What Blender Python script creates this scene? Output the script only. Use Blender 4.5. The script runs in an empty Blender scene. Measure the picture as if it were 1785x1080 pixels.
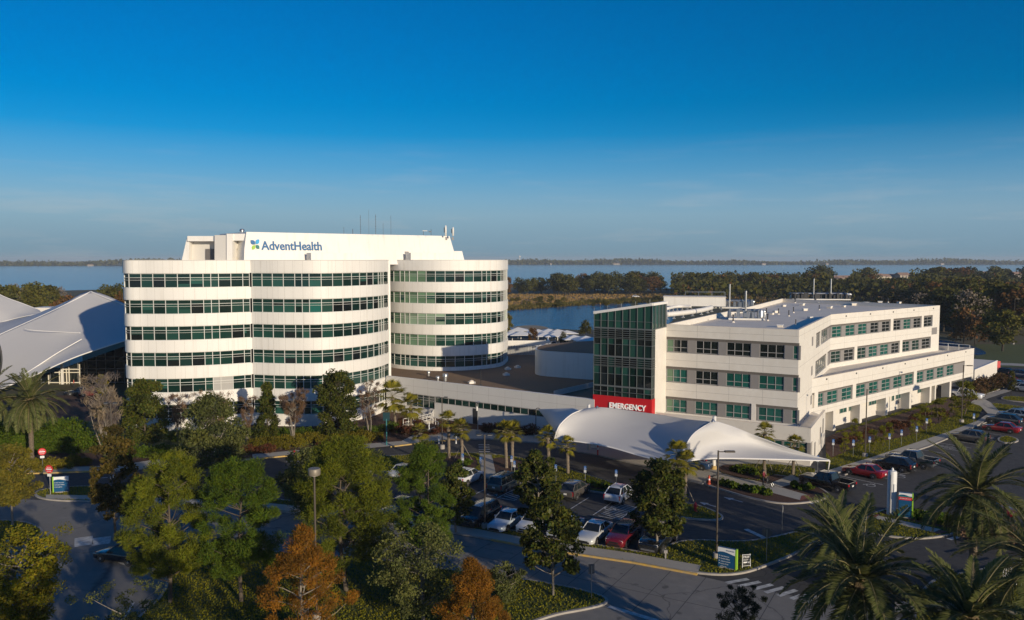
import bpy, bmesh, math, random
import numpy as np
from mathutils import Vector, Matrix, Euler
SC = bpy.context.scene
C = SC.collection
R = math.radians
# ---------------------------------------------------------------- camera, sky, sun, exposure
CAM_Z, FPX, W0, H0 = 25.0, 1387.0, 1785.0, 1080.0
PITCH = math.atan(89.0 / FPX)
cd = bpy.data.cameras.new("camera"); cam = bpy.data.objects.new("camera", cd); C.objects.link(cam)
cam.location = (0, 0, CAM_Z); cam.rotation_euler = (R(90) - PITCH, 0, 0)
cd.sensor_width = 36.0; cd.lens = FPX / W0 * 36.0; cd.clip_start = 0.5; cd.clip_end = 30000
SC.camera = cam
SUN_AZ, SUN_EL = 35.0, 12.0          # azimuth: degrees to the right of straight-behind the camera
world = bpy.data.worlds.new("World"); SC.world = world; world.use_nodes = True
wt = world.node_tree; wn = wt.nodes; wl = wt.links; wn.clear()
wo = wn.new("ShaderNodeOutputWorld"); wb = wn.new("ShaderNodeBackground"); ws = wn.new("ShaderNodeTexSky")
ws.sky_type = 'NISHITA'; ws.sun_disc = False; ws.sun_elevation = R(SUN_EL)
ws.sun_rotation = R(180 - SUN_AZ); ws.altitude = 50; ws.air_density = 1.0; ws.dust_density = 0.6; ws.ozone_density = 3.0
hs = wn.new("ShaderNodeHueSaturation"); hs.inputs['Saturation'].default_value = 1.75; hs.inputs['Hue'].default_value = 0.503
wl.new(ws.outputs[0], hs.inputs['Color'])
# thin cirrus streaks low in the sky
tc = wn.new("ShaderNodeTexCoord"); mp = wn.new("ShaderNodeMapping"); mp.inputs['Scale'].default_value = (2.2, 2.2, 22.0); mp.inputs['Rotation'].default_value = (0.0, R(4), R(20))
nz = wn.new("ShaderNodeTexNoise"); nz.inputs['Scale'].default_value = 2.2; nz.inputs['Detail'].default_value = 7; nz.inputs['Roughness'].default_value = .62
wl.new(tc.outputs['Generated'], mp.inputs[0]); wl.new(mp.outputs[0], nz.inputs[0])
rp = wn.new("ShaderNodeMapRange"); rp.inputs[1].default_value = .53; rp.inputs[2].default_value = .76; rp.inputs[4].default_value = .19
wl.new(nz.outputs[0], rp.inputs[0])
sx = wn.new("ShaderNodeSeparateXYZ"); wl.new(tc.outputs['Generated'], sx.inputs[0])
fd = wn.new("ShaderNodeMapRange"); fd.inputs[1].default_value = .16; fd.inputs[2].default_value = .05; wl.new(sx.outputs[2], fd.inputs[0])
mu = wn.new("ShaderNodeMath"); mu.operation = 'MULTIPLY'; wl.new(rp.outputs[0], mu.inputs[0]); wl.new(fd.outputs[0], mu.inputs[1])
tn = wn.new("ShaderNodeMix"); tn.data_type = 'RGBA'; tn.blend_type = 'MULTIPLY'; tn.inputs[0].default_value = 1; wl.new(hs.outputs[0], tn.inputs[6]); tn.inputs[7].default_value = (.90, .82, .98, 1)
hz = wn.new("ShaderNodeMapRange"); hz.interpolation_type = 'SMOOTHSTEP'; hz.inputs[1].default_value = .0; hz.inputs[2].default_value = .19; hz.inputs[3].default_value = .97; hz.inputs[4].default_value = 0; wl.new(sx.outputs[2], hz.inputs[0])
ar_ = wn.new("ShaderNodeValToRGB"); wl.new(sx.outputs[2], ar_.inputs[0]); ar_.color_ramp.elements[0].position = .005; ar_.color_ramp.elements[0].color = (.180, .305, .40, 1); ar_.color_ramp.elements[1].position = .11; ar_.color_ramp.elements[1].color = (.10, .345, .63, 1)
_e = ar_.color_ramp.elements.new(.055); _e.color = (.225, .39, .545, 1)
gn = wn.new("ShaderNodeMix"); gn.data_type = 'RGBA'; gn.blend_type = 'MULTIPLY'; gn.inputs[0].default_value = 1; wl.new(ar_.outputs[0], gn.inputs[6]); gn.inputs[7].default_value = (9.35, 9.35, 9.35, 1)
hm = wn.new("ShaderNodeMix"); hm.data_type = 'RGBA'; wl.new(hz.outputs[0], hm.inputs[0]); wl.new(tn.outputs[2], hm.inputs[6]); wl.new(gn.outputs[2], hm.inputs[7])   # pale morning air low over the lake
mx = wn.new("ShaderNodeMix"); mx.data_type = 'RGBA'; wl.new(mu.outputs[0], mx.inputs[0]); wl.new(hm.outputs[2], mx.inputs[6]); mx.inputs[7].default_value = (6.5, 5.6, 5.0, 1)
wl.new(mx.outputs[2], wb.inputs[0]); wb.inputs[1].default_value = 0.095
wl.new(wb.outputs[0], wo.inputs[0])
sl = bpy.data.lights.new("sun", 'SUN'); sl.energy = 3.85; sl.angle = R(0.5); sl.color = (1.0, 0.85, 0.64)
so = bpy.data.objects.new("sun", sl); C.objects.link(so)
_sd = Vector((math.sin(R(SUN_AZ)) * math.cos(R(SUN_EL)), -math.cos(R(SUN_AZ)) * math.cos(R(SUN_EL)), math.sin(R(SUN_EL))))
so.rotation_euler = _sd.to_track_quat('Z', 'Y').to_euler(); so.location = _sd * 200
SC.view_settings.view_transform = 'Standard'; SC.view_settings.look = 'None'; SC.view_settings.exposure = 0.16; SC.view_settings.gamma = 1.0
SC.cycles.max_bounces = 6; SC.cycles.diffuse_bounces = 3; SC.cycles.glossy_bounces = 3; SC.cycles.transmission_bounces = 3; SC.cycles.transparent_max_bounces = 6; SC.cycles.volume_bounces = 0
SC.cycles.use_denoising = True
# ---------------------------------------------------------------- pixel -> world
def ray(u, v):
    x, y = u - W0 / 2, H0 / 2 - v
    c, s = math.cos(PITCH), math.sin(PITCH)
    return Vector((x, FPX * c + y * s, -FPX * s + y * c))
def at(u, v, z=0.0):
    r = ray(u, v); t = (z - CAM_Z) / r.z
    return Vector((r.x * t, r.y * t, z))
def atd(u, v, d):
    r = ray(u, v); t = d / r.y
    return Vector((r.x * t, d, CAM_Z + r.z * t))
AX = Vector((math.cos(R(30)), -math.sin(R(30)), 0)); BX = Vector((math.sin(R(30)), math.cos(R(30)), 0)); UP = Vector((0, 0, 1))
# ---------------------------------------------------------------- object helpers
def tag(o, label=None, cat=None, group=None, kind=None):
    if label: o['label'] = label
    if cat: o['category'] = cat
    if group: o['group'] = group
    if kind: o['kind'] = kind
    return o
WORLDP = {}
def attach(o, parent):
    """parent o; things in WORLDP are built in world coordinates, so their own location is taken off again"""
    o.parent = parent
    if parent.name in WORLDP: o.location = -WORLDP[parent.name]
def wthing(name, label, cat, loc, group=None):
    o = thing(name, label, cat, loc, 0, group); WORLDP[o.name] = Vector(loc); return o
def thing(name, label, cat, loc=(0, 0, 0), rz=0.0, group=None):
    o = bpy.data.objects.new(name, None); C.objects.link(o)
    o.empty_display_size = .5
    o.location = loc; o.rotation_euler = (0, 0, rz)
    return tag(o, label, cat, group)
class MB:
    def __init__(s): s.v = []; s.f = []; s.m = []
    def add(s, vs, fs, mi=0):
        b = len(s.v); s.v.extend([tuple(p) for p in vs])
        for f in fs: s.f.append(tuple(i + b for i in f)); s.m.append(mi)
        return s
    def quad(s, a, b, c, d, mi=0): return s.add([a, b, c, d], [(0, 1, 2, 3)], mi)
    def box(s, c, size, rz=0.0, mi=0, M=None):
        hx, hy, hz = [q / 2 for q in size]
        cr, sr = math.cos(rz), math.sin(rz)
        vs = []
        for z in (-hz, hz):
            for x, y in ((-hx, -hy), (hx, -hy), (hx, hy), (-hx, hy)):
                p = Vector((c[0] + x * cr - y * sr, c[1] + x * sr + y * cr, c[2] + z))
                vs.append(M @ p if M else p)
        return s.add(vs, [(3, 2, 1, 0), (4, 5, 6, 7), (0, 1, 5, 4), (1, 2, 6, 5), (2, 3, 7, 6), (3, 0, 4, 7)], mi)
    def obox(s, o, ex, ey, ez, mi=0):
        """box from corner o with edge vectors"""
        o = Vector(o); ex = Vector(ex); ey = Vector(ey); ez = Vector(ez)
        vs = [o, o + ex, o + ex + ey, o + ey, o + ez, o + ex + ez, o + ex + ey + ez, o + ey + ez]
        fs = [(3, 2, 1, 0), (4, 5, 6, 7), (0, 1, 5, 4), (1, 2, 6, 5), (2, 3, 7, 6), (3, 0, 4, 7)]
        if ex.cross(ey).dot(ez) < 0: fs = [f[::-1] for f in fs]
        return s.add(vs, fs, mi)
    def prism(s, poly, z0, z1, mi=0, top=True, bot=False, mtop=None):
        """poly CCW list of xy; z0/z1 number or list"""
        n = len(poly)
        a = sum(poly[i][0] * poly[(i + 1) % n][1] - poly[(i + 1) % n][0] * poly[i][1] for i in range(n))
        if a < 0: poly = poly[::-1]
        z0s = z0 if isinstance(z0, list) else [z0] * n; z1s = z1 if isinstance(z1, list) else [z1] * n
        vs = [(p[0], p[1], z) for p, z in zip(poly, z0s)] + [(p[0], p[1], z) for p, z in zip(poly, z1s)]
        s.add(vs, [(i, (i + 1) % n, n + (i + 1) % n, n + i) for i in range(n)], mi)
        if top: s.add(vs[n:], [tuple(range(n))], mi if mtop is None else mtop)
        if bot: s.add(vs[:n], [tuple(range(n))[::-1]], mi)
        return s
    def tube(s, pts, rad, n=8, mi=0, cap=True):
        pts = [Vector(p) for p in pts]
        if not isinstance(rad, (list, tuple)): rad = [rad] * len(pts)
        base = len(s.v); ref = None
        for i, p in enumerate(pts):
            t = (pts[min(i + 1, len(pts) - 1)] - pts[max(i - 1, 0)])
            t = t.normalized() if t.length > 1e-9 else Vector((0, 0, 1))
            if ref is None: ref = t.orthogonal().normalized()
            ref = (ref - t * ref.dot(t)); ref = ref.normalized() if ref.length > 1e-6 else t.orthogonal().normalized()
            bt = t.cross(ref)
            for k in range(n):
                a = 2 * math.pi * k / n
                s.v.append(tuple(p + (ref * math.cos(a) + bt * math.sin(a)) * rad[i]))
        for i in range(len(pts) - 1):
            for k in range(n):
                a = base + i * n + k; b = base + i * n + (k + 1) % n
                s.f.append((a, b, b + n, a + n)); s.m.append(mi)
        if cap and n > 2:
            s.f.append(tuple(base + k for k in range(n))[::-1]); s.m.append(mi)
            s.f.append(tuple(base + (len(pts) - 1) * n + k for k in range(n))); s.m.append(mi)
        return s
    def lathe(s, c, prof, n=16, mi=0):
        """prof list of (r,z)"""
        base = len(s.v)
        for r, z in prof:
            for k in range(n):
                a = 2 * math.pi * k / n; s.v.append((c[0] + r * math.cos(a), c[1] + r * math.sin(a), c[2] + z))
        for i in range(len(prof) - 1):
            for k in range(n):
                a = base + i * n + k; b = base + i * n + (k + 1) % n
                s.f.append((a, b, b + n, a + n)); s.m.append(mi)
        s.f.append(tuple(base + (len(prof) - 1) * n + k for k in range(n))); s.m.append(mi)
        s.f.append(tuple(base + k for k in range(n))[::-1]); s.m.append(mi)
        return s
    def grid(s, P, mi=0, flip=False):
        nu, nv = len(P), len(P[0]); base = len(s.v)
        for r_ in P:
            for p in r_: s.v.append(tuple(p))
        for i in range(nu - 1):
            for j in range(nv - 1):
                q = (base + i * nv + j, base + (i + 1) * nv + j, base + (i + 1) * nv + j + 1, base + i * nv + j + 1)
                s.f.append(q[::-1] if flip else q); s.m.append(mi)
        return s
    def build(s, name, mats, parent=None, smooth=False, angle=None, bevel=None):
        me = bpy.data.meshes.new(name); me.from_pydata(s.v, [], s.f)
        if not isinstance(mats, (list, tuple)): mats = [mats]
        for m in mats: me.materials.append(m)
        if len(mats) > 1: me.polygons.foreach_set('material_index', s.m)
        if smooth or angle is not None:
            me.shade_smooth()
            if angle is not None: me.set_sharp_from_angle(angle=R(angle))
        me.update()
        o = bpy.data.objects.new(name, me); C.objects.link(o)
        if parent: attach(o, parent)
        if bevel:
            b = o.modifiers.new("bevel", 'BEVEL'); b.width = bevel; b.segments = 2; b.limit_method = 'ANGLE'
        return o
class Multi:
    """same calls as MB, but every box becomes a part of its own"""
    def __init__(s, name, mats, parent): s.a = (name, mats, parent)
    def obox(s, *k): MB().obox(*k).build(*s.a)
def struct(mb, name, mat, smooth=False):
    o = mb.build(name, mat, None, smooth); o['kind'] = 'structure'; return o
def kids(o): return [c for c in bpy.data.objects if c.parent == o]
_KID = {}
def copy_tree(o, loc=None, rz=None, scale=None, label=None, group=None, parent=None):
    c = o.copy(); C.objects.link(c)
    if parent is not None: c.parent = parent
    if loc is not None: c.location = loc
    if rz is not None: c.rotation_euler = (0, 0, rz)
    if scale is not None: c.scale = (scale,) * 3 if not isinstance(scale, (tuple, list)) else scale
    if label: c['label'] = label
    if group: c['group'] = group
    if o.name not in _KID: _KID[o.name] = kids(o)
    for ch in list(_KID[o.name]): copy_tree(ch, parent=c)
    return c
def resample(pts, n, closed=False):
    """Catmull-Rom through pts -> n points"""
    P = [Vector(p) for p in pts]; m = len(P); out = []
    for k in range(n):
        t = k / (n if closed else n - 1) * (m if closed else m - 1)
        i = min(int(t), m - 1 if closed else m - 2); f = t - i
        g = (lambda j: P[j % m]) if closed else (lambda j: P[max(0, min(m - 1, j))])
        a, b, c, d = g(i - 1), g(i), g(i + 1), g(i + 2)
        out.append(.5 * ((2 * b) + (c - a) * f + (2 * a - 5 * b + 4 * c - d) * f * f + (3 * b - a - 3 * c + d) * f ** 3))
    return out
def patch(ctrl, nu, nv):
    """bi-Catmull-Rom surface through a grid of control points"""
    rows = [resample(r_, nv) for r_ in ctrl]
    cols = [resample([rows[i][j] for i in range(len(rows))], nu) for j in range(nv)]
    return [[cols[j][i] for j in range(nv)] for i in range(nu)]
def text_mesh(name, body, size, mat, parent, origin, ex, ey, depth=.06, width=None, bold=0.0, sx=1.0):
    """flat lettering: origin = lower left, ex = reading direction, ey = up; becomes a mesh"""
    cu = bpy.data.curves.new(name, 'FONT'); cu.body = body; cu.size = size; cu.extrude = depth / 2; cu.offset = bold; cu.resolution_u = 3
    t = bpy.data.objects.new(name, cu); C.objects.link(t)
    dg = bpy.context.evaluated_depsgraph_get(); dg.update()
    me = bpy.data.meshes.new_from_object(t.evaluated_get(dg)); bpy.data.objects.remove(t)
    ex = Vector(ex).normalized(); ey = Vector(ey).normalized(); ez = ex.cross(ey)
    co = np.zeros(len(me.vertices) * 3); me.vertices.foreach_get('co', co); co = co.reshape(-1, 3)
    co[:, 0] -= co[:, 0].min()
    if width: co[:, 0] *= width / max(co[:, 0].max(), 1e-6)
    co[:, 0] *= sx
    M = np.array([ex, ey, ez]); out = co @ M + np.array(origin)
    me.vertices.foreach_set('co', out.ravel()); me.materials.clear(); me.materials.append(mat); me.update()
    o = bpy.data.objects.new(name, me); C.objects.link(o)
    if parent: attach(o, parent)
    return o
# ---------------------------------------------------------------- materials
MATS = {}
def mat(name, col, rough=.6, metal=0.0, spec=.5, noise=None, bump=None, vary=None, emit=None, coat=0.0, scale2=None, crack=None):
    """noise=(scale, amount[, col2]) mixes a second tone; bump=(scale,strength); vary=amount of per-island value change"""
    if name in MATS: return MATS[name]
    m = bpy.data.materials.new(name); m.use_nodes = True; nt = m.node_tree; n = nt.nodes; l = nt.links
    p = n['Principled BSDF']; p.inputs['Roughness'].default_value = rough; p.inputs['Metallic'].default_value = metal
    p.inputs['Specular IOR Level'].default_value = spec; p.inputs['Coat Weight'].default_value = coat; p.inputs['Coat Roughness'].default_value = .05
    c4 = tuple(col) + (1,) if len(col) == 3 else col
    p.inputs['Base Color'].default_value = c4
    geo = n.new('ShaderNodeNewGeometry'); out = None
    if noise:
        t = n.new('ShaderNodeTexNoise'); t.inputs['Scale'].default_value = noise[0]; t.inputs['Detail'].default_value = 6; t.inputs['Roughness'].default_value = .65
        l.new(geo.outputs['Position'], t.inputs['Vector'])
        r_ = n.new('ShaderNodeMapRange'); r_.inputs[1].default_value = .32; r_.inputs[2].default_value = .68; l.new(t.outputs[0], r_.inputs[0])
        mxx = n.new('ShaderNodeMix'); mxx.data_type = 'RGBA'; l.new(r_.outputs[0], mxx.inputs[0]); mxx.inputs[6].default_value = c4
        c2 = noise[2] if len(noise) > 2 else [q * (1 - noise[1]) for q in col]
        mxx.inputs[7].default_value = tuple(c2[:3]) + (1,); out = mxx.outputs[2]
        if scale2:
            t2 = n.new('ShaderNodeTexNoise'); t2.inputs['Scale'].default_value = scale2[0]; t2.inputs['Detail'].default_value = 4; l.new(geo.outputs['Position'], t2.inputs['Vector'])
            r2 = n.new('ShaderNodeMapRange'); r2.inputs[1].default_value = .35; r2.inputs[2].default_value = .65; l.new(t2.outputs[0], r2.inputs[0])
            m2 = n.new('ShaderNodeMix'); m2.data_type = 'RGBA'; l.new(r2.outputs[0], m2.inputs[0]); l.new(out, m2.inputs[6]); m2.inputs[7].default_value = tuple(scale2[1]) + (1,); out = m2.outputs[2]
    if crack:
        wv = n.new('ShaderNodeTexNoise'); wv.inputs['Scale'].default_value = .5; wv.inputs['Detail'].default_value = 4; l.new(geo.outputs['Position'], wv.inputs['Vector'])
        ad = n.new('ShaderNodeVectorMath'); ad.operation = 'MULTIPLY_ADD'; ad.inputs[1].default_value = (2.5, 2.5, 0); l.new(wv.outputs['Color'], ad.inputs[0]); l.new(geo.outputs['Position'], ad.inputs[2])
        vo = n.new('ShaderNodeTexVoronoi'); vo.feature = 'DISTANCE_TO_EDGE'; vo.inputs['Scale'].default_value = crack[0]; l.new(ad.outputs[0], vo.inputs['Vector'])
        cr = n.new('ShaderNodeMapRange'); cr.inputs[1].default_value = .0; cr.inputs[2].default_value = .07 * crack[0]; cr.inputs[3].default_value = crack[1]; cr.inputs[4].default_value = 0; l.new(vo.outputs['Distance'], cr.inputs[0])
        st_ = n.new('ShaderNodeTexNoise'); st_.inputs['Scale'].default_value = .9; st_.inputs['Detail'].default_value = 2; l.new(geo.outputs['Position'], st_.inputs['Vector'])
        sr = n.new('ShaderNodeMapRange'); sr.inputs[1].default_value = .66; sr.inputs[2].default_value = .74; sr.inputs[4].default_value = .5; l.new(st_.outputs[0], sr.inputs[0])
        mxm = n.new('ShaderNodeMath'); mxm.operation = 'MAXIMUM'; l.new(cr.outputs[0], mxm.inputs[0]); l.new(sr.outputs[0], mxm.inputs[1])
        m3 = n.new('ShaderNodeMix'); m3.data_type = 'RGBA'; l.new(mxm.outputs[0], m3.inputs[0]); l.new(out, m3.inputs[6]); m3.inputs[7].default_value = (.016, .016, .017, 1); out = m3.outputs[2]
    if vary:
        h = n.new('ShaderNodeHueSaturation'); mr = n.new('ShaderNodeMapRange'); mr.inputs[3].default_value = 1 - vary; mr.inputs[4].default_value = 1 + vary
        l.new(geo.outputs['Random Per Island'], mr.inputs[0]); l.new(mr.outputs[0], h.inputs['Value'])
        if out: l.new(out, h.inputs['Color'])
        else: h.inputs['Color'].default_value = c4
        out = h.outputs[0]
    if out: l.new(out, p.inputs['Base Color'])
    if bump:
        t = n.new('ShaderNodeTexNoise'); t.inputs['Scale'].default_value = bump[0]; t.inputs['Detail'].default_value = 5; l.new(geo.outputs['Position'], t.inputs['Vector'])
        b = n.new('ShaderNodeBump'); b.inputs['Strength'].default_value = bump[1]; b.inputs['Distance'].default_value = .05 if len(bump) < 3 else bump[2]
        l.new(t.outputs[0], b.inputs['Height']); l.new(b.outputs[0], p.inputs['Normal'])
    if emit: p.inputs['Emission Color'].default_value = tuple(emit[:3]) + (1,); p.inputs['Emission Strength'].default_value = emit[3]
    MATS[name] = m; return m
def leaf_mat(name, c1, c2, vary=.35, transl=.25, rough=.6, spec=.08):
    """leaf colours differ from leaf to leaf (random per island) and from tree to tree"""
    if name in MATS: return MATS[name]
    m = bpy.data.materials.new(name); m.use_nodes = True; nt = m.node_tree; n = nt.nodes; l = nt.links
    p = n['Principled BSDF']; p.inputs['Roughness'].default_value = rough; p.inputs['Specular IOR Level'].default_value = spec
    geo = n.new('ShaderNodeNewGeometry'); oi = n.new('ShaderNodeObjectInfo')
    mxx = n.new('ShaderNodeMix'); mxx.data_type = 'RGBA'; l.new(geo.outputs['Random Per Island'], mxx.inputs[0])
    mxx.inputs[6].default_value = tuple(c1) + (1,); mxx.inputs[7].default_value = tuple(c2) + (1,)
    h = n.new('ShaderNodeHueSaturation'); mr = n.new('ShaderNodeMapRange'); mr.inputs[3].default_value = 1 - vary; mr.inputs[4].default_value = 1 + vary
    l.new(oi.outputs['Random'], mr.inputs[0]); l.new(mr.outputs[0], h.inputs['Value']); l.new(mxx.outputs[2], h.inputs['Color']); l.new(h.outputs[0], p.inputs['Base Color'])
    tr = n.new('ShaderNodeBsdfTranslucent'); l.new(h.outputs[0], tr.inputs[0]); ms = n.new('ShaderNodeMixShader'); ms.inputs[0].default_value = transl
    l.new(p.outputs[0], ms.inputs[1]); l.new(tr.outputs[0], ms.inputs[2]); l.new(ms.outputs[0], n['Material Output'].inputs[0])
    MATS[name] = m; return m
# ---------------------------------------------------------------- setting: ground, water, paving
M_GROUND = mat("dry_grass", (.085, .075, .03), .95, noise=(.02, .3, (.10, .07, .035)), scale2=(.15, (.06, .065, .02)), bump=(3, .5))
M_LAWN = mat("lawn_grass", (.075, .10, .016), .95, noise=(.55, .3, (.11, .115, .024)), scale2=(4.0, (.05, .07, .012)), bump=(14, .8))
M_ASPH = mat("asphalt", (.050, .048, .048), .9, noise=(.16, .5, (.034, .034, .036)), scale2=(1.6, (.060, .058, .056)), bump=(60, .25), crack=(.14, .7))
M_ROAD = mat("worn_road", (.250, .235, .210), .9, noise=(.25, .3), scale2=(1.3, (.195, .185, .170)), bump=(50, .2), crack=(.10, .6))
M_CONC = mat("concrete", (.47, .43, .36), .9, noise=(.6, .18), scale2=(5, (.40, .37, .31)))
M_KERB = mat("kerb_concrete", (.40, .37, .33), .9, noise=(1.5, .25))
M_MULCH = mat("mulch", (.105, .042, .024), .98, noise=(2.5, .45), scale2=(11, (.07, .034, .022)), bump=(25, 1.0))
M_BRICK = mat("brick_paver", (.26, .075, .05), .9, noise=(3, .25))
M_LINE = mat("road_paint", (.66, .66, .63), .75, noise=(2.2, .45, (.30, .30, .29)))
M_YEL = mat("yellow_paint", (.60, .37, .06), .8, noise=(1.8, .5, (.33, .27, .17)))
M_BLUEP = mat("blue_paint", (.10, .22, .50), .7, noise=(2.2, .3))
M_WATER = mat("lake_water", (.012, .10, .21), .10, spec=.5)
_nt = M_WATER.node_tree; _g = _nt.nodes.new('ShaderNodeNewGeometry'); _mp = _nt.nodes.new('ShaderNodeMapping'); _mp.inputs['Scale'].default_value = (.25, 1.0, 1)
_t = _nt.nodes.new('ShaderNodeTexNoise'); _t.inputs['Scale'].default_value = .35; _t.inputs['Detail'].default_value = 5
_b = _nt.nodes.new('ShaderNodeBump'); _b.inputs['Strength'].default_value = .9; _b.inputs['Distance'].default_value = .55
_nt.links.new(_g.outputs['Position'], _mp.inputs[0]); _nt.links.new(_mp.outputs[0], _t.inputs[0]); _nt.links.new(_t.outputs[0], _b.inputs['Height']); _nt.links.new(_b.outputs[0], _nt.nodes['Principled BSDF'].inputs['Normal'])
M_MEADOW = mat("meadow_grass", (.25, .16, .07), .97, noise=(.03, .3, (.17, .13, .05)), scale2=(.3, (.19, .115, .06)), bump=(1, .8))
M_SAND = mat("shore_sand", (.33, .26, .17), .95, noise=(.3, .3))

def flat(name, pts, z, m, kind='structure'):
    mb = MB(); n = len(pts)
    a = sum(pts[i][0] * pts[(i + 1) % n][1] - pts[(i + 1) % n][0] * pts[i][1] for i in range(n))
    P = [(p[0], p[1], z) for p in pts]
    if a < 0: P = P[::-1]
    mb.add(P, [tuple(range(n))]); o = mb.build(name, m); o['kind'] = kind; return o
def pxs(pts, z=0.0): return [at(u, v, z) for u, v in pts]
def dense(pts, step=1.2, closed=True):
    """rounds a polygon: subdivide its edges and cut its corners twice"""
    P = [Vector((p[0], p[1], 0)) for p in pts]
    for _ in range(3):
        Q = []; n = len(P)
        for i in range(n if closed else n - 1):
            a, b = P[i], P[(i + 1) % n]; Q += [a * .75 + b * .25, a * .25 + b * .75]
        if not closed: Q = [P[0]] + Q + [P[-1]]
        P = Q
    return P
def inset(P, d):
    n = len(P); a = sum(P[i][0] * P[(i + 1) % n][1] - P[(i + 1) % n][0] * P[i][1] for i in range(n))
    if a < 0: P = P[::-1]
    out = []
    for i in range(n):
        t1 = (P[i] - P[i - 1]).normalized(); t2 = (P[(i + 1) % n] - P[i]).normalized()
        n1 = Vector((-t1.y, t1.x, 0)); n2 = Vector((-t2.y, t2.x, 0)); out.append(P[i] + (n1 + n2) / max(.4, 1 + n1.dot(n2)) * d)
    return P, out
def island(name, px, fill, h=.13, kw=.22):
    P = dense(pxs(px)); P, Q = inset(P, kw)
    n = len(P); mb = MB()
    V = [(p.x, p.y, 0) for p in P] + [(p.x, p.y, h + .02) for p in P] + [(q.x, q.y, h + .02) for q in Q] + [(q.x, q.y, h - .02) for q in Q]
    F = []
    for i in range(n):
        j = (i + 1) % n
        F += [(i, j, n + j, n + i), (n + i, n + j, 2 * n + j, 2 * n + i), (2 * n + i, 2 * n + j, 3 * n + j, 3 * n + i)]
    mb.add(V, F); struct(mb, "kerb", M_KERB)
    return flat(name, [(q.x, q.y) for q in Q], h, fill)
def band(px_a, px_b):
    return px_a + px_b[::-1]
def strip(mb, a, b, w, z):
    """thin painted line from a to b"""
    a = Vector((a[0], a[1], 0)); b = Vector((b[0], b[1], 0)); t = (b - a).normalized(); s = Vector((-t.y, t.x, 0)) * w / 2
    mb.quad(*[(p.x, p.y, z) for p in (a - s, b - s, b + s, a + s)])

# ground sheet to the horizon, lake, far shore
flat("ground", [(-9000, -400), (9000, -400), (9000, 9000), (-9000, 9000)], 0, M_GROUND)
lake = [(-3800, 700), (-700, 640), (-420, 560), (-230, 760), (-60, 830), (0, 800), (70, 640), (110, 650), (200, 730), (420, 820), (800, 1100), (1400, 1250), (3800, 1300),
        (4200, 3500), (2300, 3560), (1200, 3420), (300, 3500), (-500, 3350), (-1300, 2950), (-2200, 2720), (-4200, 2650)]
flat("lake_water", lake, .06, M_WATER)
M_POND = M_WATER.copy(); M_POND.name = "pond_water"; M_POND.node_tree.nodes['Principled BSDF'].inputs['Base Color'].default_value = (.0, .10, .24, 1); M_POND.node_tree.nodes['Principled BSDF'].inputs['Specular IOR Level'].default_value = .08
pond = dense(pxs([(800, 590), (800, 548), (884, 541), (960, 536), (1040, 530), (1130, 527), (1200, 529), (1180, 545), (1165, 572), (1036, 577), (960, 572), (900, 574)]))
flat("pond_water", [(p.x, p.y) for p in pond], .06, M_POND)
pond2 = dense([(116, 206), (124, 205), (132, 224), (134, 246), (124, 250), (114, 230)])
flat("pond_water", [(p.x, p.y) for p in pond2], .06, M_POND)
md = dense(pxs([(700, 540), (884, 538), (1040, 528), (1140, 526), (1230, 532), (1600, 530), (1600, 514), (1140, 513), (960, 514), (700, 512)]))
flat("meadow", [(p.x, p.y) for p in md], .03, M_MEADOW)
flat("road", pxs([(700, 517.5), (960, 517.0), (1300, 519), (1300, 520.3), (960, 518.6), (700, 519.5)]), .06, M_ROAD)
sh = dense(pxs([(880, 576), (900, 568), (930, 566.5), (950, 569), (960, 573), (930, 574)])); flat("pond_shore", [(p.x, p.y) for p in sh], .08, M_SAND)

# paved area
flat("parking_lot", [(-85, 30), (-20, 30), (60, 26), (150, 40), (150, 185), (70, 185), (20, 100), (-85, 150)], .004, M_ASPH)
flat("parking_lot", pxs([(860, 604), (860, 580), (1040, 576), (1070, 600), (1070, 640), (860, 640)]), .004, M_ASPH)
road_edge = [(-200, 862), (0, 868), (190, 877), (440, 889), (700, 916), (830, 938), (880, 947), (923, 956), (1101, 982), (1215, 1003), (1300, 1022), (1500, 1062), (1900, 1150)]
flat("road", [(p.x, p.y) for p in pxs(road_edge)] + [(60, 20), (-70, 20), (-85, 60)], .008, M_ROAD)
jm = MB()
for k in range(14):                                              # joints in the concrete road
    u = 860 + k * 62; a = at(u, 946 + (u - 880) * .167); strip(jm, a, a - BX * 9.0, .05, .012)
for off in (3.6, 7.4):
    p = at(860, 944); strip(jm, p - BX * off, p - BX * off + AX * 60, .06, .012)
tag(jm.build("road_joint", mat("joint_tar", (.06, .058, .055), .9)), kind='structure')

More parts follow.
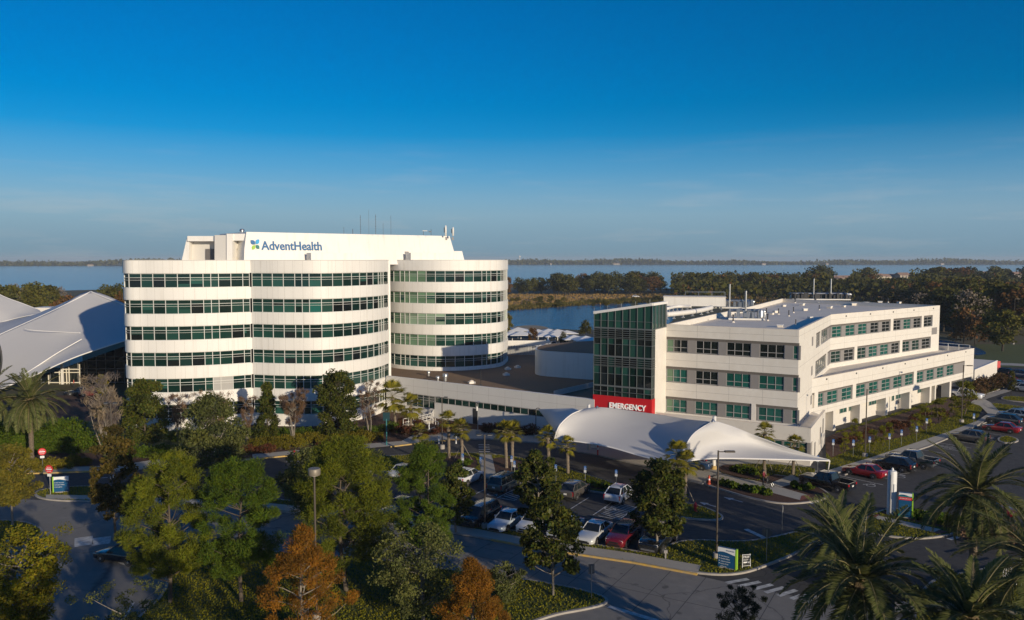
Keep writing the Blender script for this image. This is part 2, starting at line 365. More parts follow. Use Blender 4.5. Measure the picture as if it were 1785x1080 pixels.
# kerbed islands
island("lawn", [(60, 852), (200, 846), (330, 855), (480, 870), (640, 890), (822, 912), (960, 938), (1080, 957), (1140, 967), (1152, 960), (1170, 948), (1205, 941), (1290, 946), (1345, 938), (1400, 924), (1428, 934), (1400, 962), (1345, 985),
       (1290, 1004), (1222, 1003), (1101, 981), (923, 955), (830, 937), (700, 915), (440, 888), (190, 876), (60, 873)], M_LAWN)
def walk(name, a, b, m=M_CONC, z=.146):
    return flat(name, pxs(band(a, b)), z, m)
walk("sidewalk", [(80, 864), (190, 866), (440, 876), (700, 902), (830, 924), (880, 933), (923, 941), (1101, 966.5), (1222, 988)], [(80, 871), (190, 874), (440, 886.5), (700, 913.5), (830, 935.5), (880, 944.8), (923, 953.5), (1101, 979.5), (1216, 1001)])
ym = MB()
for a, b in zip(road_edge[5:9], road_edge[6:10]):               # worn yellow kerb face and top
    pa, pb = at(*a), at(*b); t = (pb - pa).normalized(); s = Vector((-t.y, t.x, 0))
    if a[0] < 860: pa = pa + (pb - pa) * .5
    ym.obox(pa - s * .012, pb - pa, s * .16, (0, 0, .162))
tag(ym.build("kerb_paint", M_YEL), kind='structure')
island("lawn", [(-60, 1300), (60, 1190), (268, 1065), (300, 1000), (215, 986), (198, 975), (212, 962), (300, 955), (600, 968), (850, 1003), (940, 1014), (1045, 1036), (1066, 1050), (1040, 1061), (940, 1078), (800, 1150), (600, 1300)], M_LAWN)
island("lawn", [(-260, 920), (-40, 908), (40, 908), (74, 921), (76, 932), (40, 944), (-60, 950), (-260, 960)], M_LAWN)
island("lawn", [(560, 800), (680, 796), (770, 789), (850, 791), (905, 798), (960, 808), (1030, 830), (1085, 848), (1118, 862), (1106, 869), (1040, 859), (960, 848), (905, 841), (850, 834), (800, 829), (720, 824), (600, 822)], M_LAWN)
flat("mulch_bed", [(p.x, p.y) for p in dense(pxs([(770, 796), (830, 795), (834, 818), (800, 823), (760, 818)]))], .142, M_MULCH)
flat("mulch_bed", [(p.x, p.y) for p in dense(pxs([(858, 797), (905, 803), (935, 812), (940, 826), (912, 836), (866, 829), (856, 815)]))], .142, M_MULCH)
flat("mulch_bed", [(p.x, p.y) for p in dense(pxs([(1000, 838), (1050, 845), (1086, 856), (1060, 858), (1005, 848)]))], .142, M_MULCH)
walk("sidewalk", [(836, 793), (838, 832)], [(857, 794), (866, 835)], z=.15)
island("lawn", [(1120, 884), (1165, 876), (1200, 877), (1238, 888), (1264, 901), (1256, 909), (1210, 907), (1160, 899), (1120, 893)], M_LAWN)
# island in front of the emergency wing
island("mulch_bed", [(1222, 844), (1236, 833), (1262, 825), (1300, 832), (1345, 826), (1400, 838), (1432, 852), (1448, 863), (1441, 871), (1405, 878), (1360, 880), (1305, 869), (1250, 852)], M_MULCH)
walk("sidewalk", [(1246, 829), (1262, 827), (1346, 847), (1412, 866)], [(1238, 833), (1256, 838), (1335, 858), (1395, 874)], z=.15)
walk("sidewalk", [(1340, 845), (1380, 829)], [(1362, 851), (1402, 840)], z=.155)
flat("brick_paving", pxs([(1397, 866), (1410, 865), (1413, 869), (1394, 875)]), .156, M_BRICK)
# plaza under the canopy and building apron
walk("plaza", [(944, 767), (1035, 735), (1230, 742), (1425, 822)], [(940, 774), (990, 785), (1040, 793), (1130, 814), (1170, 829), (1227, 844), (1250, 834), (1300, 836), (1400, 838)], z=.10)
flat("lawn", [(p.x, p.y) for p in dense(pxs([(1252, 815), (1300, 809), (1400, 814), (1428, 821), (1400, 838), (1346, 826), (1330, 840), (1300, 838), (1255, 826)]))], .15, M_LAWN)
flat("mulch_bed", [(p.x, p.y) for p in dense(pxs([(1250, 820), (1262, 810), (1300, 814), (1320, 824), (1328, 840), (1300, 836), (1262, 827)]))], .165, M_MULCH)
# pylon island on the right
island("lawn", [(1497, 922), (1506, 906), (1528, 892), (1560, 886), (1625, 893), (1690, 912), (1692, 925), (1650, 936), (1605, 941), (1555, 938), (1515, 929)], M_LAWN)
flat("mulch_bed", [(p.x, p.y) for p in dense(pxs([(1531, 896), (1560, 889), (1625, 896), (1682, 913), (1655, 925), (1600, 912), (1545, 899)]))], .142, M_MULCH)
walk("sidewalk", [(1526, 900), (1560, 907), (1640, 925)], [(1514, 903), (1552, 913), (1628, 931)], z=.15)
flat("brick_paving", pxs([(1517, 899), (1534, 899), (1526, 904), (1512, 903)]), .154, M_BRICK)
flat("brick_paving", pxs([(1637, 926), (1652, 929), (1640, 934), (1626, 931)]), .154, M_BRICK)
# right lawn, mulch along the long wing and its sidewalk
flat("lawn", pxs([(1440, 825), (1440, 770), (1460, 752), (1700, 676), (1720, 700), (1700, 737), (1655, 754), (1592, 775), (1517, 800), (1470, 818)]), .10, M_LAWN)
flat("mulch_bed", pxs([(1440, 790), (1438, 765), (1460, 755), (1625, 706), (1690, 682), (1700, 700), (1670, 722), (1600, 756), (1560, 766), (1500, 776), (1450, 800)]), .12, M_MULCH)
walk("sidewalk", [(1405, 838), (1443, 821), (1517, 799), (1592, 774), (1655, 753), (1702, 735)], [(1412, 845), (1455, 824), (1523, 807), (1616, 778), (1690, 747), (1735, 724)], z=.13)
walk("sidewalk", [(1702, 735), (1722, 722), (1708, 708), (1690, 703)], [(1735, 724), (1745, 721), (1728, 703), (1712, 694)], z=.131)
walk("sidewalk", [(1690, 703), (1708, 692), (1760, 676)], [(1712, 699), (1726, 694), (1775, 678)], z=.127)
km = MB()
for a, b in (((1455, 825), (1523, 808)), ((1523, 808), (1616, 779)), ((1616, 779), (1690, 748)), ((1690, 748), (1735, 723))):
    pa, pb = at(*a), at(*b); t = (pb - pa).normalized(); s = Vector((-t.y, t.x, 0)); km.obox(pa - s * .2, pb - pa, s * .25, (0, 0, .15))
struct(km, "kerb", M_KERB)
island("lawn", [(1709, 706), (1724, 702), (1800, 712), (1830, 724), (1790, 724), (1746, 720)], M_LAWN)
flat("lawn", pxs([(1700, 640), (1700, 600), (1900, 600), (1900, 640)]), .05, M_LAWN)
flat("path", pxs([(1690, 636), (1690, 631), (1760, 633), (1900, 640), (1900, 645), (1760, 637)]), .06, M_CONC)
island("lawn", [(1696, 692), (1704, 680), (1740, 662), (1756, 668), (1748, 678), (1712, 690)], M_LAWN)
island("lawn", [(1740, 697), (1752, 690), (1800, 694), (1850, 700), (1850, 706), (1800, 703)], M_LAWN)
island("lawn", [(1738, 764), (1752, 760), (1772, 764), (1778, 770), (1756, 774), (1740, 770)], M_LAWN, h=.12)
# lower right lawn
island("lawn", [(1560, 1300), (1590, 1060), (1620, 1010), (1680, 1000), (1750, 985), (1900, 960), (2100, 1000), (2300, 1300)], M_LAWN)
walk("path", [(1560, 1052), (1660, 1050), (1900, 1060)], [(1560, 1070), (1660, 1066), (1900, 1085)], z=.15)
# beds and walks in front of the round tower and the link wing
flat("mulch_bed", pxs([(-160, 828), (40, 826), (200, 821), (330, 812), (440, 800), (520, 792), (625, 784), (680, 779), (755, 770), (850, 765), (944, 772), (1036, 745), (1000, 712), (680, 690), (200, 690), (-160, 690)]), .11, M_MULCH)
flat("lawn", pxs([(-160, 800), (60, 792), (200, 790), (330, 785), (440, 775), (560, 765), (600, 752), (440, 745), (200, 740), (-160, 700)]), .125, M_LAWN)
walk("sidewalk", [(440, 793), (520, 786), (560, 782), (625, 776), (700, 770), (735, 752), (760, 744), (830, 750), (950, 757)], [(440, 801), (520, 793), (560, 789), (625, 784), (680, 779), (755, 770), (800, 766), (850, 765), (945, 773)], z=.135)
walk("sidewalk", [(40, 818), (200, 813), (260, 804), (330, 795), (360, 783), (372, 770)], [(40, 826), (200, 821), (330, 811), (370, 795), (390, 780), (392, 770)], z=.135)
km = MB(); yk = MB()
for a, b, m_ in (((40, 826), (200, 821), 1), ((200, 821), (440, 801), 0), ((440, 801), (520, 793), 1), ((520, 793), (625, 784), 0), ((680, 779), (755, 770), 1), ((755, 770), (800, 766), 1), ((800, 766), (850, 765), 0), ((850, 765), (945, 773), 0), ((945, 773), (990, 785), 0), ((990, 785), (1040, 793), 0), ((1040, 793), (1130, 814), 0), ((1130, 814), (1170, 829), 0), ((1170, 829), (1227, 844), 0)):
    pa, pb = at(*a), at(*b); t = (pb - pa).normalized(); s = Vector((-t.y, t.x, 0)); (yk if m_ else km).obox(pa - s * .22, pb - pa, s * .3, (0, 0, .16))
struct(km, "kerb", M_KERB); struct(yk, "kerb", M_YEL)

# painted markings
lm = MB()
def arrow(h, t):
    h = at(*h); t = at(*t); d = (h - t); L = d.length; d.normalize(); s = Vector((-d.y, d.x, 0))
    for q in ([t - s * .09, t + (h - t) * .55 - s * .09, t + (h - t) * .55 + s * .09, t + s * .09],): lm.add([(p.x, p.y, .013) for p in q], [(0, 1, 2, 3)])
    q = [t + (h - t) * .55 - s * .42, h, t + (h - t) * .55 + s * .42]; lm.add([(p.x, p.y, .013) for p in q], [(0, 1, 2)])
arrow((1261, 866), (1295, 875)); arrow((1219, 875), (1248, 883)); arrow((164, 834), (188, 832)); arrow((188, 846), (150, 850)); arrow((497, 805), (528, 803)); arrow((528, 817), (500, 818))
for a, b in (((1300, 922), (1334, 938)), ((1496, 900), (1510, 904)), ((1654, 940), (1672, 935)), ((1412, 877), (1428, 873))): strip(lm, at(*a), at(*b), .5, .013)
for k in range(7):                                               # zebra crossing at the side road
    a = at(1266 + k * 22.7, 1016 + k * 5.6); b = at(1304 + k * 21, 1009 + k * 4.8); strip(lm, a, b, .42, .016)
for k in range(6):                                               # zebra crossing by the link wing
    strip(lm, at(834 + k * .3, 775 + k * 4.0), at(853 + k * .4, 775 + k * 4.0), .28, .013)
strip(lm, at(1061, 1057), at(1146, 1082), .45, .016)
strip(lm, at(233, 1050), at(216, 1080), .15, .016)
P0 = at(826, 912)
for k in range(-2, 8):                                          # stalls of the front row
    p = P0 + AX * (2.72 * k); strip(lm, p + BX * .3, p + BX * 5.4, .11, .013)
B0 = at(800, 829)
BACK = [B0 + AX * 2.75 * k for k in range(9)]
for k, p in enumerate(BACK): strip(lm, p - BX * .2, p - BX * 5.2, .11, .013)
def hatch(p, w, L, m, n=8):
    for i in range(n):
        y = .35 + i * (L - .7) / n; strip(m, p - BX * y, p + AX * w - BX * (y + .55), .12, .014)
    strip(m, p - BX * L, p + AX * w - BX * L, .11, .014)
hatch(BACK[3] + AX * .2, 1.9, 5.0, lm); hatch(BACK[7] + AX * .5, 2.2, 5.2, lm, 10)
SW = [at(1455, 827), at(1735, 725)]; SD = (SW[1] - SW[0]).normalized(); SN = Vector((SD.y, -SD.x, 0))
for k in range(0, 23):
    p = SW[0] + SD * (2.9 * k); strip(lm, p + SN * .6, p + SN * 5.6, .11, .013)
for base in (2, 8.15, 11.6):
    for i in range(8):
        p = SW[0] + SD * (2.9 * base); strip(lm, p + SN * (.8 + i * .58), p + SD * 1.5 + SN * (1.35 + i * .58), .12, .014)
def wheel_sign(c, ex, ey):                                       # wheelchair pictogram on the asphalt
    c = Vector(c)
    pts = [c + ex * (.45 * math.cos(a)) + ey * (.45 * math.sin(a)) for a in [R(q) for q in range(100, 381, 20)]]
    for a, b in zip(pts, pts[1:]): strip(lm, a, b, .10, .014)
    for a, b in (((-.05, 1.0), (0, .35)), ((0, .35), (.5, .3)), ((.5, .3), (.75, -.3)), ((-.03, .7), (.4, .65))): strip(lm, c + ex * a[0] + ey * a[1], c + ex * b[0] + ey * b[1], .12, .015)
wheel_sign(at(1062, 886), AX, BX); wheel_sign(at(857, 861), AX, BX); wheel_sign(at(1518, 846), -SN, SD); wheel_sign(at(1630, 809), -SN, SD); wheel_sign(at(1570, 831), -SN, SD)
tag(lm.build("road_marking", M_LINE), kind='structure')
wm = MB()
for k in range(16):                                              # wheel stops at the heads of the right-hand bays
    p = SW[0] + SD * (2.9 * k + 1.45) + SN * .9; wm.box((p.x, p.y, .06), (1.8, .16, .12), math.atan2(SD.y, SD.x))
tag(wm.build("kerb_stop", M_KERB), kind='structure')
# ---------------------------------------------------------------- shared building materials
M_WHITE = mat("white_metal_panel", (.80, .775, .72), .55, noise=(.12, .05), scale2=(.9, (.77, .745, .69)))
_nt = M_WHITE.node_tree; _p = _nt.nodes['Principled BSDF']; _src = _p.inputs['Base Color'].links[0].from_socket      # faint rain streaks down the panels
_g = _nt.nodes.new('ShaderNodeNewGeometry'); _mp = _nt.nodes.new('ShaderNodeMapping'); _mp.inputs['Scale'].default_value = (1.6, 1.6, .12); _t = _nt.nodes.new('ShaderNodeTexNoise'); _t.inputs['Scale'].default_value = 1.0; _t.inputs['Detail'].default_value = 4
_r = _nt.nodes.new('ShaderNodeMapRange'); _r.inputs[1].default_value = .52; _r.inputs[2].default_value = .78; _r.inputs[4].default_value = .55; _m = _nt.nodes.new('ShaderNodeMix'); _m.data_type = 'RGBA'; _m.inputs[7].default_value = (.62, .585, .52, 1)
_nt.links.new(_g.outputs['Position'], _mp.inputs[0]); _nt.links.new(_mp.outputs[0], _t.inputs[0]); _nt.links.new(_t.outputs[0], _r.inputs[0]); _nt.links.new(_r.outputs[0], _m.inputs[0]); _nt.links.new(_src, _m.inputs[6]); _nt.links.new(_m.outputs[2], _p.inputs['Base Color'])
M_RIB = mat("ribbed_metal_panel", (.60, .58, .54), .55, noise=(.15, .07))
M_FRAME = mat("window_frame", (.62, .62, .58), .45)
M_GREYF = mat("grey_frame", (.34, .33, .32), .5)
M_GLASS = [mat("green_glass_dark", (.008, .030, .024), .06, spec=.6, vary=.5), mat("green_glass", (.016, .062, .048), .07, spec=.6, vary=.4),
           mat("green_glass_pale", (.12, .21, .13), .12, vary=.25), mat("grey_louver", (.36, .35, .33), .6), mat("glass_black", (.010, .014, .014), .06, spec=.6, vary=.4),
           mat("teal_glass", (.012, .080, .066), .07, spec=.6, vary=.45), mat("blind_green", (.22, .31, .22), .3, vary=.2)]
M_ROOFW = mat("white_roof_membrane", (.84, .76, .64), .85, noise=(.25, .2), scale2=(1.0, (.74, .67, .57)))
M_ROOFB = mat("gravel_roof", (.24, .15, .08), .95, noise=(.12, .4, (.15, .10, .06)), scale2=(3, (.22, .14, .08)))
M_DARK = mat("dark_metal", (.035, .036, .038), .5)
M_PANEL = mat("grey_metal_panel", (.25, .235, .225), .55, noise=(.3, .08))
M_STEEL = mat("galvanised_steel", (.45, .46, .47), .35, .8, noise=(2, .2))

# ---------------------------------------------------------------- round hospital tower
hosp = wthing("hospital_tower", "tall white round-lobed tower with five ribbons of green windows and sign on its roof wall", "building", Vector((-35, 130, 0)))
def sub(pts): return [Vector((p[0], p[1], 0)) for p in pts]
def on(u, v, z):
    p = at(u, v, z); return (p.x, p.y)
ZB = lambda k: 5.64 + 3.80 * (5 - k)          # bottom of window band k (1 top .. 6 ground)
GH = 2.1
def arc(pts, n): return [(p.x, p.y) for p in resample([(a, b, 0) for a, b in pts], n)]
z5 = ZB(5)
lobe1 = arc([(-59.2, 128.5), (-58.6, 121.5), on(222, 683.5, z5), on(258, 684.8, z5), on(315, 684.4, z5), on(387, 680.7, z5), on(441, 676, z5)], 46)
lobe2 = arc([on(441, 676, z5), on(470, 677.6, z5), on(501, 678.5, z5), on(551, 678.3, z5), on(592, 675, z5), on(634, 668, z5), on(662, 661, z5), on(679, 654, z5)], 44)
e2 = lobe2[-1]
lobe3 = arc([(-27.5, 153.5), on(682, 634.5, z5), on(712, 638, z5), on(750, 640.2, z5), on(785, 640.4, z5), on(820, 639, z5), on(850, 636.5, z5), on(872, 633, z5), on(881, 628, z5), (-.9, 158), (-3.5, 164)], 46)
fin = [(e2[0] - .15, e2[1] + 1.2), (e2[0] - 2.5, e2[1] + 5)]
OUT = lobe1 + lobe2[1:] + fin + lobe3 + [(-10, 172), (-45, 172), (-58, 160)]
wall = MB()
TOPZ = 24.75
def off_poly(P, d):
    n = len(P); out = []
    for i in range(n):
        a = Vector((*P[i - 1], 0)); b = Vector((*P[(i + 1) % n], 0)); t = (b - a).normalized(); out.append((P[i][0] - t.y * d, P[i][1] + t.x * d))
    return out
INN = off_poly(OUT, .22)
bands = [(0, ZB(6))] + [(ZB(k) + GH, ZB(k - 1)) for k in (6, 5, 4, 3, 2)] + [(ZB(1) + GH, TOPZ)]
for z0, z1 in bands:                          # spandrel rings
    wall.prism(OUT, z0, z1, top=True, bot=True)
wall.build("wall", M_WHITE, hosp, angle=25)
rf = MB(); rf.prism(off_poly(OUT, .7), TOPZ - .6, TOPZ + .01); rf.build("roof", M_ROOFW, hosp)
cp = MB()
for P_, Q_ in ((off_poly(OUT, -.05), off_poly(OUT, .35)),):   # thin metal coping
    n = len(P_); V = [(*p, TOPZ + .015) for p in P_] + [(*p, TOPZ + .10) for p in P_] + [(*p, TOPZ + .10) for p in Q_] + [(*p, TOPZ + .015) for p in Q_]; F = []
    for i in range(n):
        j = (i + 1) % n; F += [(i, j, n + j, n + i), (n + i, n + j, 2 * n + j, 2 * n + i), (2 * n + i, 2 * n + j, 3 * n + j, 3 * n + i)]
    cp.add(V, F)
cp.build("coping", M_RIB, hosp)
rs = random.Random(5)
def ribbon(lobe, k, pal, special=()):
    """one storey of glazing along a lobe: glass panes plus the frame of mullions and transoms"""
    z0 = ZB(k); P = [Vector((*p, 0)) for p in off_poly(lobe, .22)]; P[0] = Vector((*lobe[0], 0)) * .5 + P[1] * .5; P[-1] = Vector((*lobe[-1], 0)) * .6 + P[-2] * .4
    S = [0.0]
    for a, b in zip(P, P[1:]): S.append(S[-1] + (b - a).length)
    L = S[-1]
    def pos(s):
        s = min(max(s, 0), L - 1e-4); i = max(j for j in range(len(S)) if S[j] <= s); i = min(i, len(P) - 2)
        f = (s - S[i]) / max(S[i + 1] - S[i], 1e-6); return P[i].lerp(P[i + 1], f)
    cuts = [0.0]
    pat = [1.72, 1.72, 1.72, 1.72, 1.05, 1.05, 1.72, 1.72, 1.72, 1.72]
    i = 0
    while cuts[-1] < L - 1.8: cuts.append(cuts[-1] + pat[i % len(pat)]); i += 1
    if L - cuts[-1] > .5: cuts.append(L)
    else: cuts[-1] = L
    g = MB(); f = MB()
    for a, b in zip(cuts, cuts[1:]):
        m_ = .5 * (a + b) / L; mi = rs.choices((0, 1, 4), (5, 4, 2.2))[0]
        for lo, hi, q in special:
            if lo <= m_ <= hi: mi = q
        pa, pb = pos(a), pos(b)
        sp = .62 + .0
        for zz0, zz1, mm in ((z0, z0 + GH - .62, mi), (z0 + GH - .62, z0 + GH, 0 if mi in (0, 1, 4) else mi)):
            g.quad((pa.x, pa.y, zz0), (pb.x, pb.y, zz0), (pb.x, pb.y, zz1), (pa.x, pa.y, zz1), mm)
    for a, b in zip(cuts, cuts[1:]):             # roller blinds let down to various heights behind some panes
        if rs.random() < .22 and k < 6:
            h_ = rs.uniform(.25, .9); pa, pb = pos(a + .05), pos(b - .05); t = (pb - pa).normalized(); nr = Vector((t.y, -t.x, 0)) * .012; zt2 = z0 + GH - .66
            g.quad(*[tuple(q) for q in (pa + nr + UP * (zt2 - h_), pb + nr + UP * (zt2 - h_), pb + nr + UP * zt2, pa + nr + UP * zt2)], rs.choice((1, 1, 0)))
    for s in cuts:
        p = pos(s); t = (pos(s + .2) - pos(s - .2)).normalized(); nrm = Vector((t.y, -t.x, 0))
        w = .085
        f.obox(p - t * w / 2 - nrm * .03 + UP * z0, t * w, nrm * .12, UP * GH)
    fine = [L * q / 40 for q in range(41)]
    for zz, h in ((z0, .09), (z0 + GH - .66, .06), (z0 + GH - 1.0, .04), (z0 + GH - .09, .09)):
        for a, b in zip(fine, fine[1:]):
            pa, pb = pos(a), pos(b); t = (pb - pa).normalized(); nrm = Vector((t.y, -t.x, 0))
            f.obox(pa - nrm * .02 + UP * (zz + .002), pb - pa, nrm * .09, UP * (h - .004))
    w = g.build("window", M_GLASS, hosp); f.build("frame", M_FRAME, w)
    return w
for k in range(1, 7):
    ribbon(lobe1[3:], k, 0, ((.80, .9, 3),) if k == 5 else ())
    ribbon(lobe2, k, 0, ((.0, .12, 1), (.34, .38, 5)) if k == 2 else ((.0, .14, 1),))
    ribbon(lobe3[2:], k, 0, {1: ((.0, .28, 2), (.28, .34, 1)), 2: ((.0, .30, 2),), 3: ((.0, .16, 2), (.16, .34, 6), (.70, .80, 6)), 4: ((.0, .30, 2),), 5: ((.0, .32, 1),)}.get(k, ()))
core = MB(); core.prism(off_poly(OUT, .9), 0, TOPZ - .7); core.build("core", mat("interior_dark", (.02, .03, .028), .8), hosp)
# panel joints on the spandrels
jt = MB()
for lobe in (lobe1[3:], lobe2, lobe3[6:-4]):
    for i in range(2, len(lobe) - 2, 2):
        a, b = Vector((*lobe[i], 0)), Vector((*lobe[i + 1], 0)); t = (b - a).normalized(); nrm = Vector((t.y, -t.x, 0))
        for z0, z1 in bands[1:]: jt.obox(a - t * .013 + UP * z0, t * .026, nrm * .012, UP * (z1 - z0))
jt.build("seam", mat("sealant_joint", (.50, .48, .44), .7), hosp)
# white pier where the second lobe ends
pr = MB(); pr.obox(Vector((e2[0] - .2, e2[1] - .1, 0)), (.45, .25, 0), (-.3, .7, 0), UP * (TOPZ + .03)); pr.build("pier", M_WHITE, hosp)
# penthouse with sloping screen walls
A = atd(425, 452, 127.5); B = atd(811, 452, 153); e = (B - A); e.z = 0; L = e.length; e.normalize(); nb = Vector((-e.y, e.x, 0))
PZ = 29.35
ph = MB()
def PH(s, z, y=0.0): return A + e * s + nb * (y + (z - 24) * .16) + UP * (z - A.z)
s1 = 1.0
sl0, sl1, st = L - 1.6, L - .5, L - 1.0
ph.quad(PH(0, 24), PH(L, 24), PH(L - .45, 26.5), PH(.25, 26.5)); ph.quad(PH(.25, 26.5), PH(L - 2.3, 26.5), PH(L - 3.0, PZ), PH(.8, PZ))
ph.quad(PH(L - 2.3, 26.5), PH(L - .45, 26.5), PH(L - .45, 26.5, 10), PH(L - 2.3, 26.5, 10))
ph.quad(PH(L - 2.3, 26.5), PH(L - 2.3, 26.5, 12), PH(L - 3.0, PZ, 12), PH(L - 3.0, PZ)); ph.quad(PH(L, 24), PH(L, 24, 12), PH(L - .45, 26.5, 12), PH(L - .45, 26.5))
ph.quad(PH(.8, PZ), PH(L - 3.0, PZ), PH(L - 3.0, PZ, 14), PH(.8, PZ, 14))
ph.quad(PH(0, 24), PH(.25, 26.5), PH(.25, 26.5, 14), PH(0, 24, 14)); ph.quad(PH(.25, 26.5), PH(.8, PZ), PH(.8, PZ, 14), PH(.25, 26.5, 14))
pw = ph.build("penthouse_wall", M_WHITE, hosp)
rc = Multi('service_box', M_WHITE, hosp)                                      # low rows of ribbed service boxes in front of the screen
for u0, u1, z1, dd in ((522, 602, 26.0, 2.6), (700, 772, 26.1, 2.6)):
    a = A + e * ((u0 - 425) / 386 * L * .96) - nb * dd; b = A + e * ((u1 - 425) / 386 * L * .98) - nb * dd
    rc.obox(Vector((a.x, a.y, 24.2)), Vector((b.x - a.x, b.y - a.y, 0)), nb * 1.9, UP * (z1 - 24.2))
lv = Multi('louver', M_PANEL, hosp)
for u, v0, v1, w in ((693, 438, 442, 8), (693, 443, 451.5, 9), (776.5, 411, 416.5, 4), (789.5, 411, 416.5, 4)):
    s = (u - 425) / 386 * L * (1.0 if u < 700 else .995); zt = CAM_Z + (451 - v0) * 144 / FPX; zb = CAM_Z + (451 - v1) * 144 / FPX
    lv.obox(PH(s, zb, -.05), e * (w * .1), nb * .06, (PH(s, zt, -.05) - PH(s, zb, -.05)))
# left end of the penthouse: recessed bays with dark doors
lp = MB(); ld = MB(); lw = MB()
A2 = atd(318, 453, 131); B2 = atd(427, 453, 130)
def Q(u, v, d): return atd(u, v, d)
def slab(u0, v0, u1, v1, d, th, mb, u0b=None, u1b=None):
    """upright panel seen between (u0,v0) top and (u1,v1) bottom, th thick away from the front"""
    ub0 = u0 if u0b is None else u0b; ub1 = u1 if u1b is None else u1b
    a, b, c_, d_ = Q(ub0, v1, d), Q(ub1, v1, d), Q(u1, v0, d), Q(u0, v0, d)
    k = Vector((0, th, 0))
    mb.add([a, b, c_, d_, a + k, b + k, c_ + k, d_ + k], [(0, 1, 2, 3), (5, 4, 7, 6), (4, 0, 3, 7), (1, 5, 6, 2), (3, 2, 6, 7), (4, 5, 1, 0)])
slab(326.5, 411, 330, 455, 130.0, 9, lw, 316.5, 329); slab(326.5, 411, 374, 420, 129.6, 2.2, lw); slab(330, 420.2, 373.5, 455, 131.5, 1, lp); slab(374, 409.5, 395, 455, 129.0, 9, lp)
slab(395, 407, 405, 455, 128.7, 9, lw); slab(405, 407, 432.5, 419, 129.0, 2.2, lw); slab(405.2, 419.2, 430, 455, 131.0, 1, lp)
slab(358, 433.5, 374, 455, 131.3, .1, ld); ld2 = MB(); slab(407, 433, 421, 455, 130.8, .1, ld2); ld2.build("service_door", mat("grey_door", (.13, .12, .115), .5), hosp)
lw.build("penthouse_wall", M_WHITE, hosp); lp.build("ribbed_panel", M_RIB, hosp); ld.build("service_door", mat("grey_door", (.13, .12, .115), .5), hosp)
# sign
nrm = (e.cross(UP)).normalized(); upv = (PH(5, 28) - PH(5, 26)).normalized()
def onwall(u, v, o=.08):
    """point of the sloping screen wall seen at a pixel"""
    r = ray(u, v); p0 = PH(0, 24); n_ = e.cross(upv); t = (p0 - Vector((0, 0, CAM_Z))).dot(n_) / r.dot(n_); return Vector((0, 0, CAM_Z)) + r * t + n_ * o
M_SIGNB = mat("sign_blue", (.010, .115, .28), .4); M_SIGNL = mat("sign_light_blue", (.02, .33, .62), .4); M_SIGNG = mat("sign_lime", (.30, .50, .045), .4); M_SIGND = mat("sign_green", (.012, .16, .14), .4)
o = onwall(455.5, 435.2); o2 = onwall(561, 436.3); w_ = (o2 - o).length
tx = text_mesh("lettering", "AdventHealth", 2.05, M_SIGNB, hosp, o, e, upv, .12, w_, .036)
def leaf(u0, v0, u1, v1, m, fl):
    """logo petal: rounded square with two opposite sharp corners"""
    a, b, c_, d_ = onwall(u0, v1), onwall(u1, v1), onwall(u1, v0), onwall(u0, v0); ex = (b - a); ey = (d_ - a); pts = []
    rr = .55
    for cx, cy, a0, rnd in ((0, 0, 180, fl), (1, 0, 270, not fl), (1, 1, 0, fl), (0, 1, 90, not fl)):
        if not rnd: pts.append((cx, cy))
        else:
            ox, oy = (rr if cx == 0 else 1 - rr), (rr if cy == 0 else 1 - rr)
            for q in range(0, 91, 15): pts.append((ox + rr * math.cos(R(a0 + q)), oy + rr * math.sin(R(a0 + q))))
    mb = MB(); n_ = e.cross(upv) * .1; V = [a + ex * x + ey * y for x, y in pts]; k = len(V)
    mb.add(V + [p + n_ for p in V], [tuple(range(k, 2 * k))] + [(i, (i + 1) % k, k + (i + 1) % k, k + i) for i in range(k)]); mb.build("logo", m, hosp)
leaf(436.5, 418.5, 444, 426, M_SIGNB, True); leaf(445, 417.3, 451.5, 425.3, M_SIGNL, False); leaf(438.8, 427.3, 444.6, 434.6, M_SIGNG, False); leaf(445.6, 427, 451.6, 433.6, M_SIGND, True)
# aerials, dishes and flues on the penthouse roof
def base_on(u, d): p = atd(u, 405, d); return Vector((p.x, p.y, PZ))
for k, (u, v, r_, lab) in enumerate(((628.5, 375, .03, "thin lattice aerial mast, leftmost tall one on the penthouse roof"), (643, 366, .018, "tall hair-thin whip aerial just right of the leftmost lattice mast"), (655, 374, .035, "thin lattice aerial mast, second tall one on the penthouse roof"), (668, 389, .025, "short pale aerial between the lattice masts on the roof"), (681.5, 376, .025, "tall pale whip aerial, rightmost of the thin aerials"), (615, 399, .05, "short dark stub aerial left of the lattice masts"), (599.5, 396, .03, "small aerial farthest left on the long penthouse roof"))):
    b = base_on(u, 141); top = CAM_Z + (451 - v) * 141 / FPX
    m = MB(); m.tube([b - UP * .03, (b.x, b.y, top)], r_, 5); mm = m.build("aerial_mast", M_DARK); tag(mm, lab, "aerial", "aerials on the penthouse roof")
    if v < 377 and r_ in (.03, .035):
        for i in range(7): q = MB(); q.box((b.x, b.y, top - .4 - i * .42), (.22, .04, .04), i * .7); q.build("crossbar", M_DARK, mm)
for u, v, lab in ((777, 393, "taller white exhaust flue at the right end of the penthouse roof"), (789.8, 396, "shorter white exhaust flue, rightmost on the penthouse roof")):
    b = base_on(u, 150); t = thing("exhaust_flue", lab, "flue", b, 0, "white flues on the penthouse roof"); h = CAM_Z + (451 - v) * 150 / FPX - PZ
    m = MB(); m.lathe((0, 0, 0), [(.17, -.03), (.17, h * .8), (.12, h)], 12); m.build("pipe", M_WHITE, t, True); m = MB(); m.box((-.28, 0, h * .55), (.12, .2, h * .5)); m.build("bracket", M_DARK, t)
b = base_on(422, 133); t = thing("roof_ventilator", "round metal ventilator cap standing left of the big blue sign", "ventilator", b)
